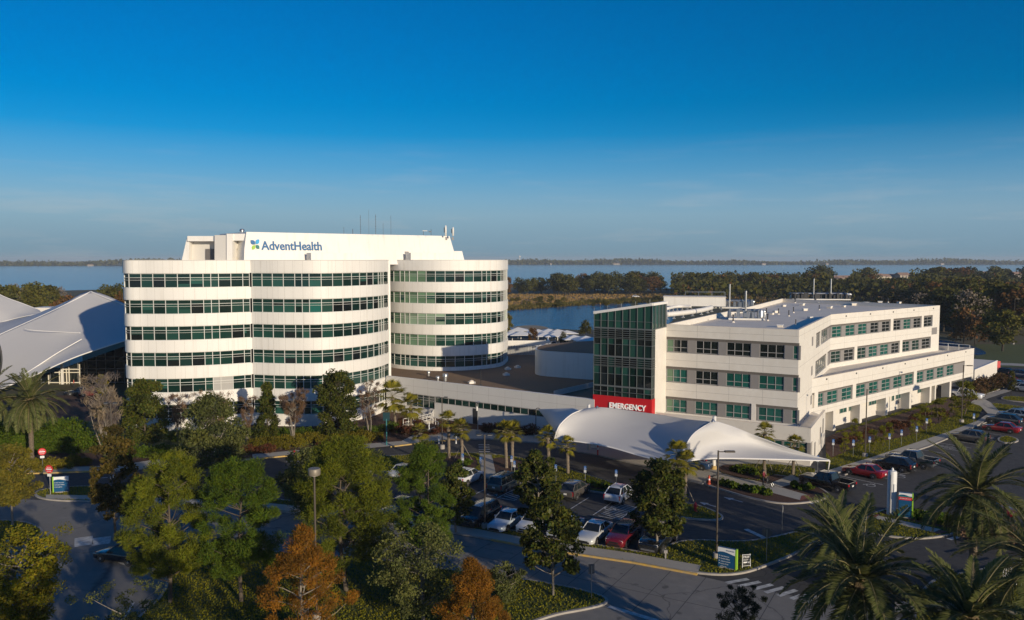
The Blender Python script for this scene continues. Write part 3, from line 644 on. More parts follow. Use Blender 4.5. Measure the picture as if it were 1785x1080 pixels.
m = MB(); m.lathe((0, 0, 0), [(.30, -.03), (.30, .25), (.42, .3), (.42, .42), (.33, .6), (.1, .66)], 16); m.build("cap", M_STEEL, t, angle=30); m = MB(); m.lathe((0, 0, -.4), [(.5, .35), (.5, .5)], 16); m.build("base", M_RIB, t)
b = base_on(738, 146); t = thing("roof_aerial", "T shaped white aerial arm on the penthouse roof", "aerial", b); m = MB(); m.tube([(0, 0, -.03), (0, 0, .75)], .04, 5); m.build("pole", M_DARK, t); m = MB(); m.box((.3, 0, .78), (.85, .1, .1)); m.build("arm", M_WHITE, t)
b = base_on(751.5, 147); t = thing("satellite_dish", "small grey satellite dish near the flues of the penthouse", "dish", b); m = MB(); m.tube([(0, 0, -.03), (0, 0, 1.1)], .04, 5); m.build("pole", M_DARK, t); m = MB(); m.lathe((-.2, -.1, .55), [(.05, 0), (.22, .06), (.3, .16)], 14); m.build("dish", M_PANEL, t)
# ---------------------------------------------------------------- emergency building: block with long wing, glass tower and entrance block
M_PRE = mat("cream_precast", (.72, .685, .62), .75, noise=(.3, .08), scale2=(1.2, (.67, .63, .56)))
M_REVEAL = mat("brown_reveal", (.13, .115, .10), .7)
M_RED = mat("red_sign_panel", (.55, .015, .02), .4)
eb = wthing("emergency_building", "cream four storey medical block with glass corner tower and a long wing running back", "building", Vector((36, 99.4, 0)))
F1 = Vector((36, 99.4, 0)); F0 = F1 - AX * 17.3
S1 = Vector((.479, .878, 0)).normalized(); F2 = F1 + S1 * 31.5
F3 = Vector((81.9, 152, 0)); S2 = (F3 - F2).normalized()
ZR, ZP = 15.35, 16.12
FZ = [(4.1, 6.25), (8.2, 10.4), (12.3, 14.44)]          # window recess of each upper storey
BACK1 = F3 + Vector((-S2.y, S2.x, 0)) * 34; BACK2 = F0 + BX * 46
foot = [F0, F1, F2, F3, BACK1, BACK2]
def nrm_of(d): return Vector((d.y, -d.x, 0))              # outward side when walking the footprint anticlockwise
class Facade:
    """collects wall, reveals, panels and windows along one straight piece of wall"""
    def __init__(s, o, d): s.o = Vector((o[0], o[1], 0)); s.d = Vector((d[0], d[1], 0)).normalized(); s.n = nrm_of(s.d)
    def p(s, a, z, out=0.0): return s.o + s.d * a + s.n * out + UP * z
    def slab(s, mb, a0, a1, z0, z1, out=0.0, th=.3, mi=0): mb.obox(s.p(a0, z0, out - th), s.d * (a1 - a0), s.n * th, UP * (z1 - z0), mi)
    def hit(s, u):
        """distance along the wall seen at pixel column u"""
        t = (u - W0 / 2) / FPX; k = math.cos(PITCH) * 1.0
        # x = t * depth ; depth = y cos + (25-z) sin, with z about 8
        c_, s_ = math.cos(PITCH), math.sin(PITCH); zz = (CAM_Z - 8) * s_
        return (t * (s.o.y * c_ + zz) - s.o.x) / (s.d.x - t * s.d.y * c_)
def window(F, a0, a1, z0, z1, cols, gi, parent, rec=.22, rows=(.38,), frame=M_GREYF, name="window", blinds=None):
    g = MB(); ws_ = (a1 - a0) / cols; hs_ = [0] + list(rows) + [1]
    for i in range(cols):
        for j in range(len(hs_) - 1):
            q0, q1 = z0 + (z1 - z0) * hs_[j], z0 + (z1 - z0) * hs_[j + 1]; m_ = gi
            if blinds is not None and i in blinds: m_ = 2
            g.quad(F.p(a0 + i * ws_, q0, -rec), F.p(a0 + (i + 1) * ws_, q0, -rec), F.p(a0 + (i + 1) * ws_, q1, -rec), F.p(a0 + i * ws_, q1, -rec), m_)
    w = g.build(name, M_GLASS, parent); f = MB(); b = .07
    for i in range(cols + 1):
        a = a0 + i * ws_; F.slab(f, a - b / 2 if 0 < i < cols else (a if i == 0 else a - b), a + b / 2 if 0 < i < cols else (a + b if i == 0 else a), z0, z1, -rec + .06, .07)
    for r_ in hs_:
        z = z0 + (z1 - z0) * r_; zz = min(max(z, z0 + b / 2 + .002), z1 - b / 2 - .002); F.slab(f, a0 + .003, a1 - .003, zz - b / 2, zz + b / 2, -rec + .053, .06)
    f.build("frame", frame, w); return w
wallm = MB(); rev = MB(); pan = Multi("grey_panel", M_PANEL, eb); joint = MB()
FA = Facade(F0, AX); LA = (F1 - F0).length
FB = Facade(F1, S1); LB = (F2 - F1).length
FC = Facade(F2, S2); LC = (F3 - F2).length
# solid core behind the recesses, roof slab and parapets
wallm.prism([(p.x, p.y) for p in foot], 0, FZ[0][0]); 
for (a, b) in ((FZ[0][1], FZ[1][0]), (FZ[1][1], FZ[2][0]), (FZ[2][1], ZR)): wallm.prism([(p.x, p.y) for p in foot], a, b, bot=True)
corep = inset([Vector((p.x, p.y, 0)) for p in foot], .42)[1]
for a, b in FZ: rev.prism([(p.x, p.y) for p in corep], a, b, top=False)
for i in range(len(foot)):
    a, b = foot[i], foot[(i + 1) % len(foot)]; d = (b - a).normalized(); n_ = nrm_of(d)
    wallm.obox(a - n_ * .3 + UP * ZR, (b - a) - d * .0, n_ * .298, UP * (ZP - ZR - .05 + .001 * i)); joint.obox(a - n_ * .34 + UP * (ZP - .05 + .001 * i), (b - a), n_ * .36, UP * .06)
rm = MB(); rm.prism([(p.x, p.y) for p in inset([Vector((p.x, p.y, 0)) for p in foot], .3)[1]], ZR, ZR + .02); rm.build("roof", M_ROOFW, eb)
FW_ = []
def px_of(F, us): return [F.hit(u) for u in us]
# front: grey panels between windows
rr = random.Random(3)
for k, (z0, z1) in enumerate(FZ):
    zt = z1 - .34
    cells = [(1161, 1197), (1211.5, 1250.5), (1265, 1307), (1322, 1365.5), (1380.5, 1393.5)]
    hits = [(FA.hit(a), FA.hit(b)) for a, b in cells]
    prev = 0.0
    for i, (a, b) in enumerate(hits):
        window(FA, max(a, .05), min(b, LA - .12), z0 + .06, zt, 3 if i < 4 else 1, 5 if k == 0 or (k == 1 and i in (0, 2, 3, 4)) or i == 4 else (4 if rr.random() < .7 else 0), eb, .26, blinds=(0,) if i == 0 else None)
        if i: FA.slab(pan, prev + .02, a - .02, z0, zt + .02, -.12, .3)
        prev = b
    if k == 0: FA.slab(wallm, hits[2][1] + .25, hits[3][0] - .3, z0, z1, -.001, .4)
    FA.slab(pan, hits[4][1], LA - .02, z0, zt, -.12, .25)
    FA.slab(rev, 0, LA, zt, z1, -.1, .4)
# side piece beside the corner, and the long wing
for k, (z0, z1) in enumerate(FZ):
    zt = z1 - .3
    FB.slab(wallm, .35 if k else .35, FB.hit(1421) if k else FB.hit(1424), z0, z1, -.002, .4)
    vs = FB.hit(1413.5); FB.slab(pan, vs, vs + 1.15, z0 + .7, z0 + 1.95, .03, .05)
    if k == 2:
        window(FB, FB.hit(1422), FB.hit(1428.5), z0 + .05, zt, 2, 4, eb, .2); FB.slab(wallm, FB.hit(1428.6), FB.hit(1430), z0, z1, -.002, .4)
        window(FB, FB.hit(1430.5), FB.hit(1442), z0 + .05, zt, 4, 0, eb, .2); FB.slab(pan, FB.hit(1442) + .05, LB, z0, zt, -.12, .3)
        cells = [(1450, 1466), (1473.5, 1489), (1495.5, 1510), (1517, 1530.5), (1537, 1550), (1556.5, 1569), (1574.5, 1586.5), (1592, 1604), (1609.5, 1623)]; piers = [(1551, 1555.7), (1605, 1608.7), (1624, 1640)]
    elif k == 1:
        window(FB, FB.hit(1421), FB.hit(1439.5), z0 + .05, zt, 5, 0, eb, .2); FB.slab(wallm, FB.hit(1440), FB.hit(1442), z0, z1, -.002, .4); FB.slab(pan, FB.hit(1442), LB, z0, zt, -.12, .3)
        cells = [(1449, 1465.5), (1472, 1488), (1495, 1509.5), (1515, 1529.5), (1535, 1548.5), (1554.5, 1567), (1573.5, 1585.5), (1590.5, 1602.5), (1607.5, 1621)]; piers = [(1489, 1494), (1568, 1572.6), (1622, 1640)]
    else:
        FB.slab(wallm, FB.hit(1424), LB, z0, z1, -.002, .4); FC.slab(wallm, 0, LC, z0, z1, -.002, .4); continue
    for a, b in piers: FC.slab(wallm, FC.hit(a), min(FC.hit(b), LC), z0, z1, -.003, .4)
    for i, (a, b) in enumerate(cells):
        a_, b_ = FC.hit(a), FC.hit(b); window(FC, a_, b_, z0 + .05, zt, 2, rr.choice((4, 4, 0, 5)) if k == 2 else rr.choice((0, 5, 4)), eb, .2, rows=(.35, .68))
        if i: FC.slab(pan, FC.hit(cells[i - 1][1]) + .03, a_ - .03, z0, zt, -.1, .3)
    FC.slab(pan, .03, FC.hit(cells[0][0]) - .03, z0, zt, -.1, .3)
    FC.slab(rev, 0, LC, zt, z1, -.08, .4); FB.slab(rev, FB.hit(1421), LB, zt, z1, -.08, .4)
FC.slab(pan, FC.hit(1623), FC.hit(1632), 10.7, 12.0, .03, .05)
# low wing along the long side
w0 = F1 + S1 * 12.4; WD = Vector((45.1, 38.7, 0)).normalized(); LW = 59.3; w1 = w0 + WD * LW
FD = Facade(w0, WD); ZW = 8.2
wingp = [w0, w1, w1 - FD.n * 11.5, F3 - S2 * 1.0 - nrm_of(S2) * 1, F2 - nrm_of(S2) * 1.0, w0 - nrm_of(S1) * 1.0 + S1 * .3]
for a, b in ((3.0, 4.1), (6.25, ZW - .75)): wallm.prism([(p.x, p.y) for p in wingp], a, b, bot=True)
recp = [w0 - FD.n * .42, w1 - FD.n * .42 - WD * .42] + wingp[2:]
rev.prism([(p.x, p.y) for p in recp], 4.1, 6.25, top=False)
base = [w0 - FD.n * 1.5 + WD * 1.0, w0 - FD.n * 1.5 + WD * 43.5] + [w0 - FD.n * 9 + WD * 43.5, F2 - nrm_of(S2) * .5 - FD.n]
wallm.prism([(p.x, p.y) for p in base], 0, 3.0, top=False)
wr = MB(); wr.prism([(p.x, p.y) for p in inset([Vector(p) for p in wingp], .3)[1]], ZW - .75, ZW - .73); wr.build("roof", M_ROOFW, eb)
for a, b in ((w0, w1), (w1, wingp[2])):
    d = (b - a).normalized(); n_ = nrm_of(d); wallm.obox(a - n_ * .3 + UP * (ZW - .75), b - a, n_ * .298, UP * .74); joint.obox(a - n_ * .34 + UP * ZW, b - a, n_ * .36, UP * .06)
cells = [(1427.5, 1437), (1444, 1461.5), (1469.5, 1486.5), (1494, 1510), (1517, 1532), (1539, 1553.5), (1559.5, 1574), (1580, 1593.5), (1599.5, 1611.5), (1617.5, 1629.5), (1635.5, 1646.5), (1652.5, 1664)]
for i, (a, b) in enumerate(cells):
    a_, b_ = FD.hit(a), FD.hit(b); window(FD, a_, b_, 4.15, 5.98, 2, 5, eb, .2, rows=(.3, .65))
    if i: FD.slab(pan, FD.hit(cells[i - 1][1]) + .03, a_ - .03, 4.1, 5.98, -.1, .3)
FD.slab(rev, 0, FD.hit(1682), 5.98, 6.25, -.08, .4); FD.slab(pan, FD.hit(1664) + .03, FD.hit(1682), 4.1, 5.98, -.1, .3)
for a, b in ((1420.5, 1427), (1487.2, 1493.3), (1593.8, 1599.2)): FD.slab(wallm, max(FD.hit(a), 0), FD.hit(b), 4.1, 6.25, -.003, .4)
FD.slab(wallm, FD.hit(1682.3), LW, 4.1, 6.25, -.003, .4)
cl = []
for u in (1459, 1505, 1550, 1591, 1626, 1660.5, 1699):
    m = MB(); a = min(FD.hit(u), LW); FD.slab(m, a - .75, a, 0, 3.0, -.02, 2.4 if u < 1650 else 1.4); m.build("column", M_PRE, eb)
m = MB(); a = FD.hit(1640); FD.slab(m, a - .5, a, 0, 3.0, -.6, .6); m.build("column", M_PRE, eb)
FE = Facade(w0 - FD.n * 1.5, WD)
for a, b, z0, z1 in ((1465, 1477, 1.75, 2.7), (1481, 1495, 1.75, 2.75), (1516, 1529, 1.8, 2.7), (1532, 1544, 1.8, 2.75), (1556, 1560, 1.6, 2.7), (1563, 1575, 1.7, 2.75), (1579, 1584, 1.7, 2.7), (1601, 1608, 1.8, 2.7), (1611, 1620, 1.8, 2.7)):
    window(FE, FE.hit(a), FE.hit(b), z0, z1, max(1, int((FE.hit(b) - FE.hit(a)) / .8)), 5, eb, -.02, rows=())
for a, b in ((1486, 1490.5), (1532, 1536), (1567, 1571), (1608, 1612)): FE.slab(pan, FE.hit(a), FE.hit(b), 0, 1.74, .03, .06)
# entrance block in front
k0 = Vector((36, 94.7, 0)); kb = k0 - AX * 24; kr = k0 + BX * 12.4
FG = Facade(kb, AX); LG = 24.0; FH = Facade(k0, S1)
blockp = [kb, k0, k0 + S1 * 13.2, F1 + S1 * 13, F1 - AX * 6 + BX, F0 + BX - AX * 4]
wallm.prism([(p.x, p.y) for p in blockp], 2.85, 3.62, top=True, bot=True); wallm.prism([(p.x, p.y) for p in blockp], 0, .78)
rev.prism([(p.x, p.y) for p in inset([Vector(p) for p in blockp], .45)[1]], .78, 2.85, top=False)
br = MB(); br.prism([(p.x, p.y) for p in inset([Vector(p) for p in blockp[:5]], .3)[1]], 3.63, 3.64); br.build("roof", M_ROOFW, eb)
for a, b in ((kb, k0), (k0, k0 + S1 * 13.2)):
    d = (b - a).normalized(); n_ = nrm_of(d); wallm.obox(a - n_ * .3 + UP * 3.6, b - a, n_ * .297, UP * 1.0); joint.obox(a - n_ * .33 + UP * 4.6, b - a, n_ * .35, UP * .06)
FG.slab(wallm, 0, LG - 17.5, .78, 2.85, -.004, .4); a0 = LG - 17.5
for i in range(6): window(FG, a0 + .05 + i * 2.85, a0 + 2.8 + i * 2.85, .85, 2.75, 3, 5, eb, .2, rows=(.33, .66))
FG.slab(pan, LG - .35, LG - .02, .78, 2.85, -.1, .3)
FH.slab(pan, .05, 1.6, .78, 2.85, -.1, .3); FH.slab(wallm, 1.6, 13.2, .78, 2.85, -.004, .4)
for a, z0, z1 in ((8.0, 1.0, 3.2), (10.4, 2.0, 3.9), (3.2, .1, 2.2)): FH.slab(pan, a, a + .9, z0, z1, .03, .06)
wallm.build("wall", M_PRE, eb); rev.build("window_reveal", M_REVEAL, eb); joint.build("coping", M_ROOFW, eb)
# thin score lines of the precast panels
sc = MB()
for F, L, zs in ((FA, LA, (7.2, 11.3, 15.3)), (FB, LB, (7.2, 11.3, 15.3)), (FC, LC, (11.3, 15.3)), (FD, LW, (3.55, 7.1))):
    for z in zs: F.slab(sc, .05, L - .05, z - .02, z + .02, .006, .03)
    n_ = int(L / 4.6)
    for i in range(1, n_ + 1):
        for k in range(len(zs)): z = zs[k]; F.slab(sc, i * L / (n_ + 1) - .018, i * L / (n_ + 1) + .018, z - .95 if z != 15.3 else 14.5, z + .95 if z < 15 else 16.05, .005, .03)
sc.build("seam", mat("panel_shadow_gap", (.42, .40, .36), .8), eb)
ov = Multi("scupper", M_DARK, eb)
for F, z, us in ((FC, 15.55, (1472, 1514, 1554, 1590, 1624)), (FD, 7.75, (1440, 1492, 1538, 1577, 1616, 1651, 1683))):
    for u in us: F.slab(ov, F.hit(u), F.hit(u) + .3, z, z + .22, .05, .08)
# glass corner tower
Tr = F0 - BX * 5.5; Tl = Tr - AX * 8.3; Tb = F0 - AX * 8.3 + BX * 2
zl, zr_ = 17.6, 18.95
tc_ = MB(); tw = [Tl, Tr, F0, Tb]
tc_.prism([(p.x, p.y) for p in inset([Vector(p) for p in tw], .3)[1]], 0, [zl - .1, zr_ - .1, zr_ - .1, zl - .1], top=True); tc_.build("core", mat("interior_dark", (.02, .03, .028), .8), eb)
tr_ = MB()                                                # sloping white roof edge
for a, za, b, zb in ((Tl, zl, Tr, zr_), (Tr, zr_, F0, zr_), (F0, zr_, Tb, zl), (Tb, zl, Tl, zl)):
    d = (b - a).normalized(); n_ = nrm_of(d)
    if a is Tr: b = F0 + BX * .12
    V = [a - n_ * .35 + UP * (za - .02), b - n_ * .35 + UP * (zb - .02), b + n_ * .14 + UP * (zb - .02), a + n_ * .14 + UP * (za - .02)]
    tr_.add(V + [p + UP * .34 for p in V], [(3, 2, 1, 0), (4, 5, 6, 7), (0, 1, 5, 4), (1, 2, 6, 5), (2, 3, 7, 6), (3, 0, 4, 7)])
tr_.prism([(p.x, p.y) for p in inset([Vector(p) for p in tw], .2)[1]], [zl + .2, zr_ + .2, zr_ + .2, zl + .2], [zl + .3, zr_ + .3, zr_ + .3, zl + .3])
tr_.build("tower_roof", M_WHITE, eb)
FT = Facade(Tl, AX); FU = Facade(Tr, BX); LT = 8.3
gl = MB(); gf = MB(); TB = 6.6
def ztop(a): return zl + (zr_ - zl) * a / LT
def gq(F, a0, a1, z0a, z0b, z1a, z1b, mi, out=-.1): gl.quad(F.p(a0, z0a, out), F.p(a1, z0b, out), F.p(a1, z1b, out), F.p(a0, z1a, out), mi)
NB = 8; bw = LT / NB; rows = [6.6, 7.2, 7.95, 9.6, 10.6, 11.95, 13.6, 14.4, 15.75]
lou = []
for i in range(NB):
    a0, a1 = i * bw, (i + 1) * bw
    for z0, z1 in zip(rows, rows[1:]): gq(FT, a0, a1, z0, z0, z1, z1, rr.choice((0, 0, 1, 4, 4)))
    gq(FT, a0, a1, 15.75, 15.75, 16.8, 16.8, 1)
    gq(FT, a0, a1, 16.8, 16.8, ztop(a0), ztop(a1), 1)
for i in range(NB + 1):
    a = i * bw; FT.slab(gf, a - .028 if i else 0, a + .028 if i < NB else a, TB, ztop(a) if i < NB else zr_, .03, .16)
for z in rows[1:] + [16.75]: FT.slab(gf, .0, LT, z - .025, z + .025, .016, .12)
for z in (7.95, 11.95, 15.75): FT.slab(gf, .0, LT, z - .10, z + .10, .045, .12)
for zc in (7.25, 10.75, 14.6):                             # sunshade blades
    for q in range(1 if zc < 8 else 4): FT.slab(gf, .0, LT, zc + q * .28 - .03, zc + q * .28 + .02, .20, .18)
for q in range(2):                                         # return side: strip of glass, upper panes wrap further
    for z0, z1 in zip(rows, rows[1:]): gq(FU, q * .55, q * .55 + .55, z0, z0, z1, z1, rr.choice((0, 4, 1)))
for q in range(4): gq(FU, q * 1.3, q * 1.3 + 1.3, 15.75, 15.75, zr_, zr_, 1)
for q in (.55, 1.1): FU.slab(gf, q - .04, q + .04, TB, 15.75, .03, .16)
for q in (1.3, 2.6, 3.9, 5.2): FU.slab(gf, q - .045, q + .045, 15.8, zr_, .03, .16)
for z in rows[1:]: FU.slab(gf, 0, 1.1, z - .04, z + .04, .016, .12)
for zc in (10.75, 14.6):
    for q in range(4): FU.slab(gf, 0, 1.1, zc + q * .28 - .03, zc + q * .28 + .02, .12, .1)
FU.slab(gf, 1.1, 5.5, 15.72, 15.86, .045, .12); FU.slab(gf, 5.25, 5.52, 15.72, zr_, .05, .2)
g = gl.build("curtain_wall", M_GLASS, eb); gf.build("frame", mat("aluminium_frame", (.14, .155, .155), .45, .2), g)
tww = MB(); FU.slab(tww, 1.1, 5.7, 4.0, 15.72, .02, .4); tww.build("tower_wall", M_PRE, eb)
rd = MB(); FT.slab(rd, -.02, LT + .03, 3.9, TB, .10, .4); FU.slab(rd, -.08, 1.12, 3.9, TB - .002, .10, .35); rd.build("red_panel", M_RED, eb)
lo = FT.p(FT.hit(1063.5), 5.02, .16); wd = FT.hit(1127) - FT.hit(1063.5)
text_mesh("lettering", "EMERGENCY", 1.05, mat("sign_white", (.85, .84, .82), .4, emit=(1, .97, .9, .15)), eb, lo, AX, UP, .16, wd, .018)
m = MB(); FT.slab(m, FT.hit(1035.5), FT.hit(1137), 0, 3.9, -.3, .3); m.build("base_wall", M_PANEL, eb)
for k in range(5):
    m = MB(); a = LT * k / 4.2; p = FT.p(a, ztop(a) + .3, -.1); m.tube([p, p + UP * .55], .025, 4); tag(m.build("lightning_rod", M_STEEL), "short lightning rod on the sloping roof edge of the glass corner tower", "lightning rod", "lightning rods on the glass tower")
# ---------------------------------------------------------------- plant on the white roof
def roofpt(u, v): p = at(u, v, ZR + .02); return p
RZ = ZR + .02
p = roofpt(1172, 539); t = thing("plant_screen", "long pale box shaped plant housing standing on the white roof behind the glass tower", "plant housing", roofpt(1210, 538), R(-12))
m = MB(); m.box((0, 0, 1.5), (11.5, 4.5, 1.7)); m.build("housing", M_WHITE, t); m = MB()
for x in (-5, -1.5, 2, 5):
    for y in (-1.9, 1.9): m.box((x, y, .3), (.2, .2, .72))
m.build("support_leg", M_STEEL, t); m = MB(); m.box((0, 0, 2.4), (11.7, 4.7, .12)); m.build("lid", M_ROOFW, t)
m = MB()
for y in (-2.2, 2.2): m.box((2, y, 3.3), (7.5, .05, .05))
for x in (-1.7, .8, 3.3, 5.7):
    for y in (-2.2, 2.2): m.box((x, y, 2.85), (.05, .05, .95))
m.build("guard_rail", M_STEEL, t)
for k, (pts, r_, lab) in enumerate((([(1162, 556), (1190, 553), (1222, 548), (1240, 543)], .42, "fat white insulated duct snaking over the roof toward the plant housing"), ([(1162, 545), (1180, 541), (1205, 541)], .3, "thinner white duct lying behind the fat one on the roof"))):
    P = [roofpt(*q) + UP * .75 for q in pts]; d = MB(); d.tube(resample(P, 24), r_, 10); o = d.build("roof_duct", M_WHITE, None, True); t = wthing("insulated_duct", lab, "duct", Vector((P[0].x, P[0].y, RZ))); attach(o, t)
    d = MB()
    for q in resample(P, 7): d.box((q.x, q.y, RZ + .2), (.12, .9, .46)); d.box((q.x, q.y, RZ + .05), (.5, .9, .1))
    o2 = d.build("duct_support", M_STEEL); attach(o2, t)
def chiller(u, v, L, rz, lab, stacks=()):
    b = roofpt(u, v); t = thing("rooftop_pipework", lab, "roof plant", b, rz, "pipework units on the white roof"); rx = random.Random(u)
    m = MB(); m.box((0, 0, .12), (L, 1.6, .2)); m.build("skid", M_WHITE, t)
    m = MB()
    for q in range(int(L * 3.6)): m.box((rx.uniform(-L / 2, L / 2), rx.uniform(-.7, .4), .62), (rx.uniform(.12, .5), rx.uniform(.2, .5), rx.uniform(.4, 1.5)))
    m.build("pump_set", M_DARK if len(stacks) != 1 else M_STEEL, t)
    for y, z in ((.55, 1.0),):
        m = MB(); m.tube(resample([(-L / 2, y, .2), (-L / 2 + .15, y, z), (-L / 2 + .5, y, z + .1), (L / 2 - .4, y, z + .1), (L / 2, y, z - .2), (L / 2, y, .25)], 30), .2, 8); m.build("pipe", M_STEEL, t, True)
    m = MB(); m.lathe((L / 2 - .5, .1, .3), [(.42, 0), (.42, .8), (.3, 1.0)], 12); m.build("tank", M_STEEL, t, angle=40)
    for x, h in stacks:
        m = MB(); m.lathe((x, .2, .2), [(.13, 0), (.13, h), (.16, h), (.16, h + .12)], 10); m.build("stack_pipe", M_STEEL, t, angle=40)
    t.scale = (1.25, 1.25, 1.3); return t
chiller(1268, 537, 7.5, R(-16), "dark cluttered pump skid with one thin stack beside the plant housing", ((.3, 3.3),))
chiller(1301, 557, 4.4, R(-14), "silver looped pipe unit with a thin stack near the front roof edge", ((-.1, 3.2),))
chiller(1430, 522.5, 10.5, R(-8), "long dark pump skid with two tall stacks at the far side of the roof", ((-1.2, 3.5), (1.9, 3.5)))
rv = random.Random(11); vspots = []
tall = [(1336, 547), (1357, 548), (1375, 551), (1383, 545), (1345, 527), (1386, 528), (1428, 540), (1338, 559), (1387, 566), (1278, 562), (1548, 527), (1515, 531)]
low = [(1352, 545), (1345, 548), (1366, 534), (1403, 541), (1327, 553), (1446, 537), (1398, 532), (1470, 535), (1510, 530), (1534, 528), (1567, 528.5), (1412, 555), (1360, 570), (1430, 529), (1488, 532), (1456, 530)]
def vent(u, v, kind, first=[None, None]):
    p = roofpt(u, v); i = kind
    if first[i] is None:
        if kind == 0:
            t = thing("vent_pipe", "thin dark upright vent pipe on the white membrane roof", "vent", p, 0, "dark vent pipes on the white roof"); m = MB(); m.lathe((0, 0, 0), [(.09, 0), (.09, .95), (.12, .95), (.12, 1.05)], 8); m.build("pipe", M_DARK, t); m = MB(); m.lathe((0, 0, 0), [(.24, 0), (.12, .2)], 8); m.build("flashing", M_ROOFW, t)
        else:
            t = thing("roof_curb_vent", "low white box vent on the white membrane roof", "vent", p, .3, "low box vents on the white roof"); m = MB(); m.box((0, 0, .15), (.75, .75, .32)); m.build("curb", M_ROOFW, t); m = MB(); m.box((0, 0, .36), (.9, .9, .12)); m.build("hood", M_WHITE, t)
        first[i] = t
    else: copy_tree(first[i], p, rv.uniform(0, 1.5), rv.uniform(.75, 1.2))
for q in tall: vent(*q, 0)
for q in low: vent(*q, 1)
for u, v, lab in ((1500, 640, "a"),): pass
# guard rail at the end of the low roof
gr = wthing("guard_rail", "white pipe guard rail across the far end of the low wing roof", "railing", w1 - WD * .6 + UP * (ZW - .73)); m = MB()
a = w1 - WD * .8 - FD.n * .5; b = a - FD.n * 9.5
for z in (.75, 1.35): m.tube([a + UP * (ZW - .7 + z), b + UP * (ZW - .7 + z)], .045, 5)
m.build("rail", M_WHITE, gr)
for k in range(6): m = MB(); q = a.lerp(b, k / 5); m.tube([q + UP * (ZW - .75), q + UP * (ZW + .67)], .05, 5); m.build("post", M_WHITE, gr)
# low annex behind the far end
an = wthing("annex", "low plain cream annex wall beyond the far end of the long wing", "building", at(1700, 668)); a = at(1698, 677); b = at(1737.5, 658); d = (b - a); L = d.length; d.normalize(); n_ = Vector((-d.y, d.x, 0)); m = MB()
m.obox(a, d * L, n_ * 9, UP * 3.6); m.build("wall", M_PRE, an); m = MB(); m.obox(a + UP * 3.6 + d * .2 + n_ * .2, d * (L - .4), n_ * 8.6, UP * .04); m.build("roof", M_ROOFW, an); m = MB(); m.obox(a + UP * 3.55 - n_ * .05, d * (L + .05), n_ * .3, UP * .15); m.build("coping", M_WHITE, an)
m = MB(); q = at(1739, 654); m.box((q.x, q.y, 2.4), (.9, .2, 1.4)); m.box((q.x, q.y, .85), (.12, .12, 1.72)); tag(m.build("red_sign", M_RED), "small red and white sign standing at the annex corner", "sign")
# ---------------------------------------------------------------- link wing with gravel roof, drum, loading wall
lk = wthing("link_building", "low pale panelled link wing with brown gravel roof between tower and emergency block", "building", Vector((-6, 119, 0)))
l0 = at(673, 655.5, 5.85); l1 = at(1036, 697, 5.85); l0.z = l1.z = 0; LD = (l1 - l0).normalized(); FL = Facade(l0, LD); LL = (l1 - l0).length
m = MB(); ZL = 5.85
ri = [l0, l1, l1 + BX * 30, Vector((34, 165, 0)), Vector((0, 172, 0)), Vector((-28, 160, 0)), l0 - LD * 2 + Vector((0, 12, 0))]
gs = FL.hit(707); gm = FL.hit(757); ge = FL.hit(1005)
FL.slab(m, 0, LL, 3.55, ZL, 0, .5); FL.slab(m, 0, gs, 0, 3.55, -.002, .5); FL.slab(m, gs, gm, 0, 1.5, -.002, .5); FL.slab(m, gm, LL, 0, 2.55, -.002, .5); FL.slab(m, ge, LL, 2.55, 3.55, -.002, .5)
m.prism([(p.x, p.y) for p in inset([Vector(p) for p in ri], .55)[1]], 0, 5.0); m.build("wall", mat("pale_panel", (.66, .645, .61), .6, noise=(.3, .06)), lk)
m = MB(); m.prism([(p.x, p.y) for p in inset([Vector(p) for p in ri], .5)[1]], 5.0, 5.06); m.build("roof", M_ROOFB, lk)
m = MB(); FL.slab(m, 0, LL, ZL, ZL + .07, .03, .58); m.build("coping", M_WHITE, lk)
n_ = 7
for i in range(n_): a = gs + (gm - gs) * i / n_; 
window(FL, gs, gm, 1.5, 3.5, 5, 0, lk, .15, rows=(.62, .8)); window(FL, gm + .02, ge, 2.55, 3.5, 19, 0, lk, .15, rows=())
m = MB(); FL.slab(m, FL.hit(824), FL.hit(832.5), 0.14, 2.5, .03, .06); m.build("door", M_DARK, lk)
m = MB()
for z in (4.75,): FL.slab(m, 0, LL, z - .015, z + .015, .006, .02)
for i in range(1, 13): FL.slab(m, i * LL / 13 - .015, i * LL / 13 + .015, 3.6, ZL - .02, .006, .02)
m.build("seam", mat("panel_shadow_gap", (.42, .40, .36), .8), lk)
m = MB(); a = at(965, 684, 5.6); b = at(1036, 668, 5.6); m.obox(Vector((a.x, a.y, 5.0)), Vector((b.x - a.x, b.y - a.y, 0)), Vector((.2, .35, 0)), UP * .85); m.build("inner_parapet", M_WHITE, lk)
def groof(u, v): return at(u, v, 5.06)
for k, (u, v, s, lab) in enumerate(((747, 655, .9, "small round metal ventilator on the sunlit strip of gravel roof, farthest from the edge"), (763, 665, 1.0, "squat metal ventilator by the gravel roof edge, left of the biggest one"), (776, 664, 1.35, "biggest metal mushroom ventilator near the gravel roof edge"))):
    t = thing("mushroom_vent", lab, "ventilator", groof(u, v), 0, "ventilators on the gravel roof"); m = MB(); m.lathe((0, 0, 0), [(.22 * s, 0), (.22 * s, .5 * s), (.18 * s, .55 * s)], 14); m.build("base", M_STEEL, t); m = MB(); m.lathe((0, 0, .5 * s), [(.36 * s, 0), (.38 * s, .3 * s), (.3 * s, .42 * s)], 14); m.build("cap", M_STEEL, t, angle=40)
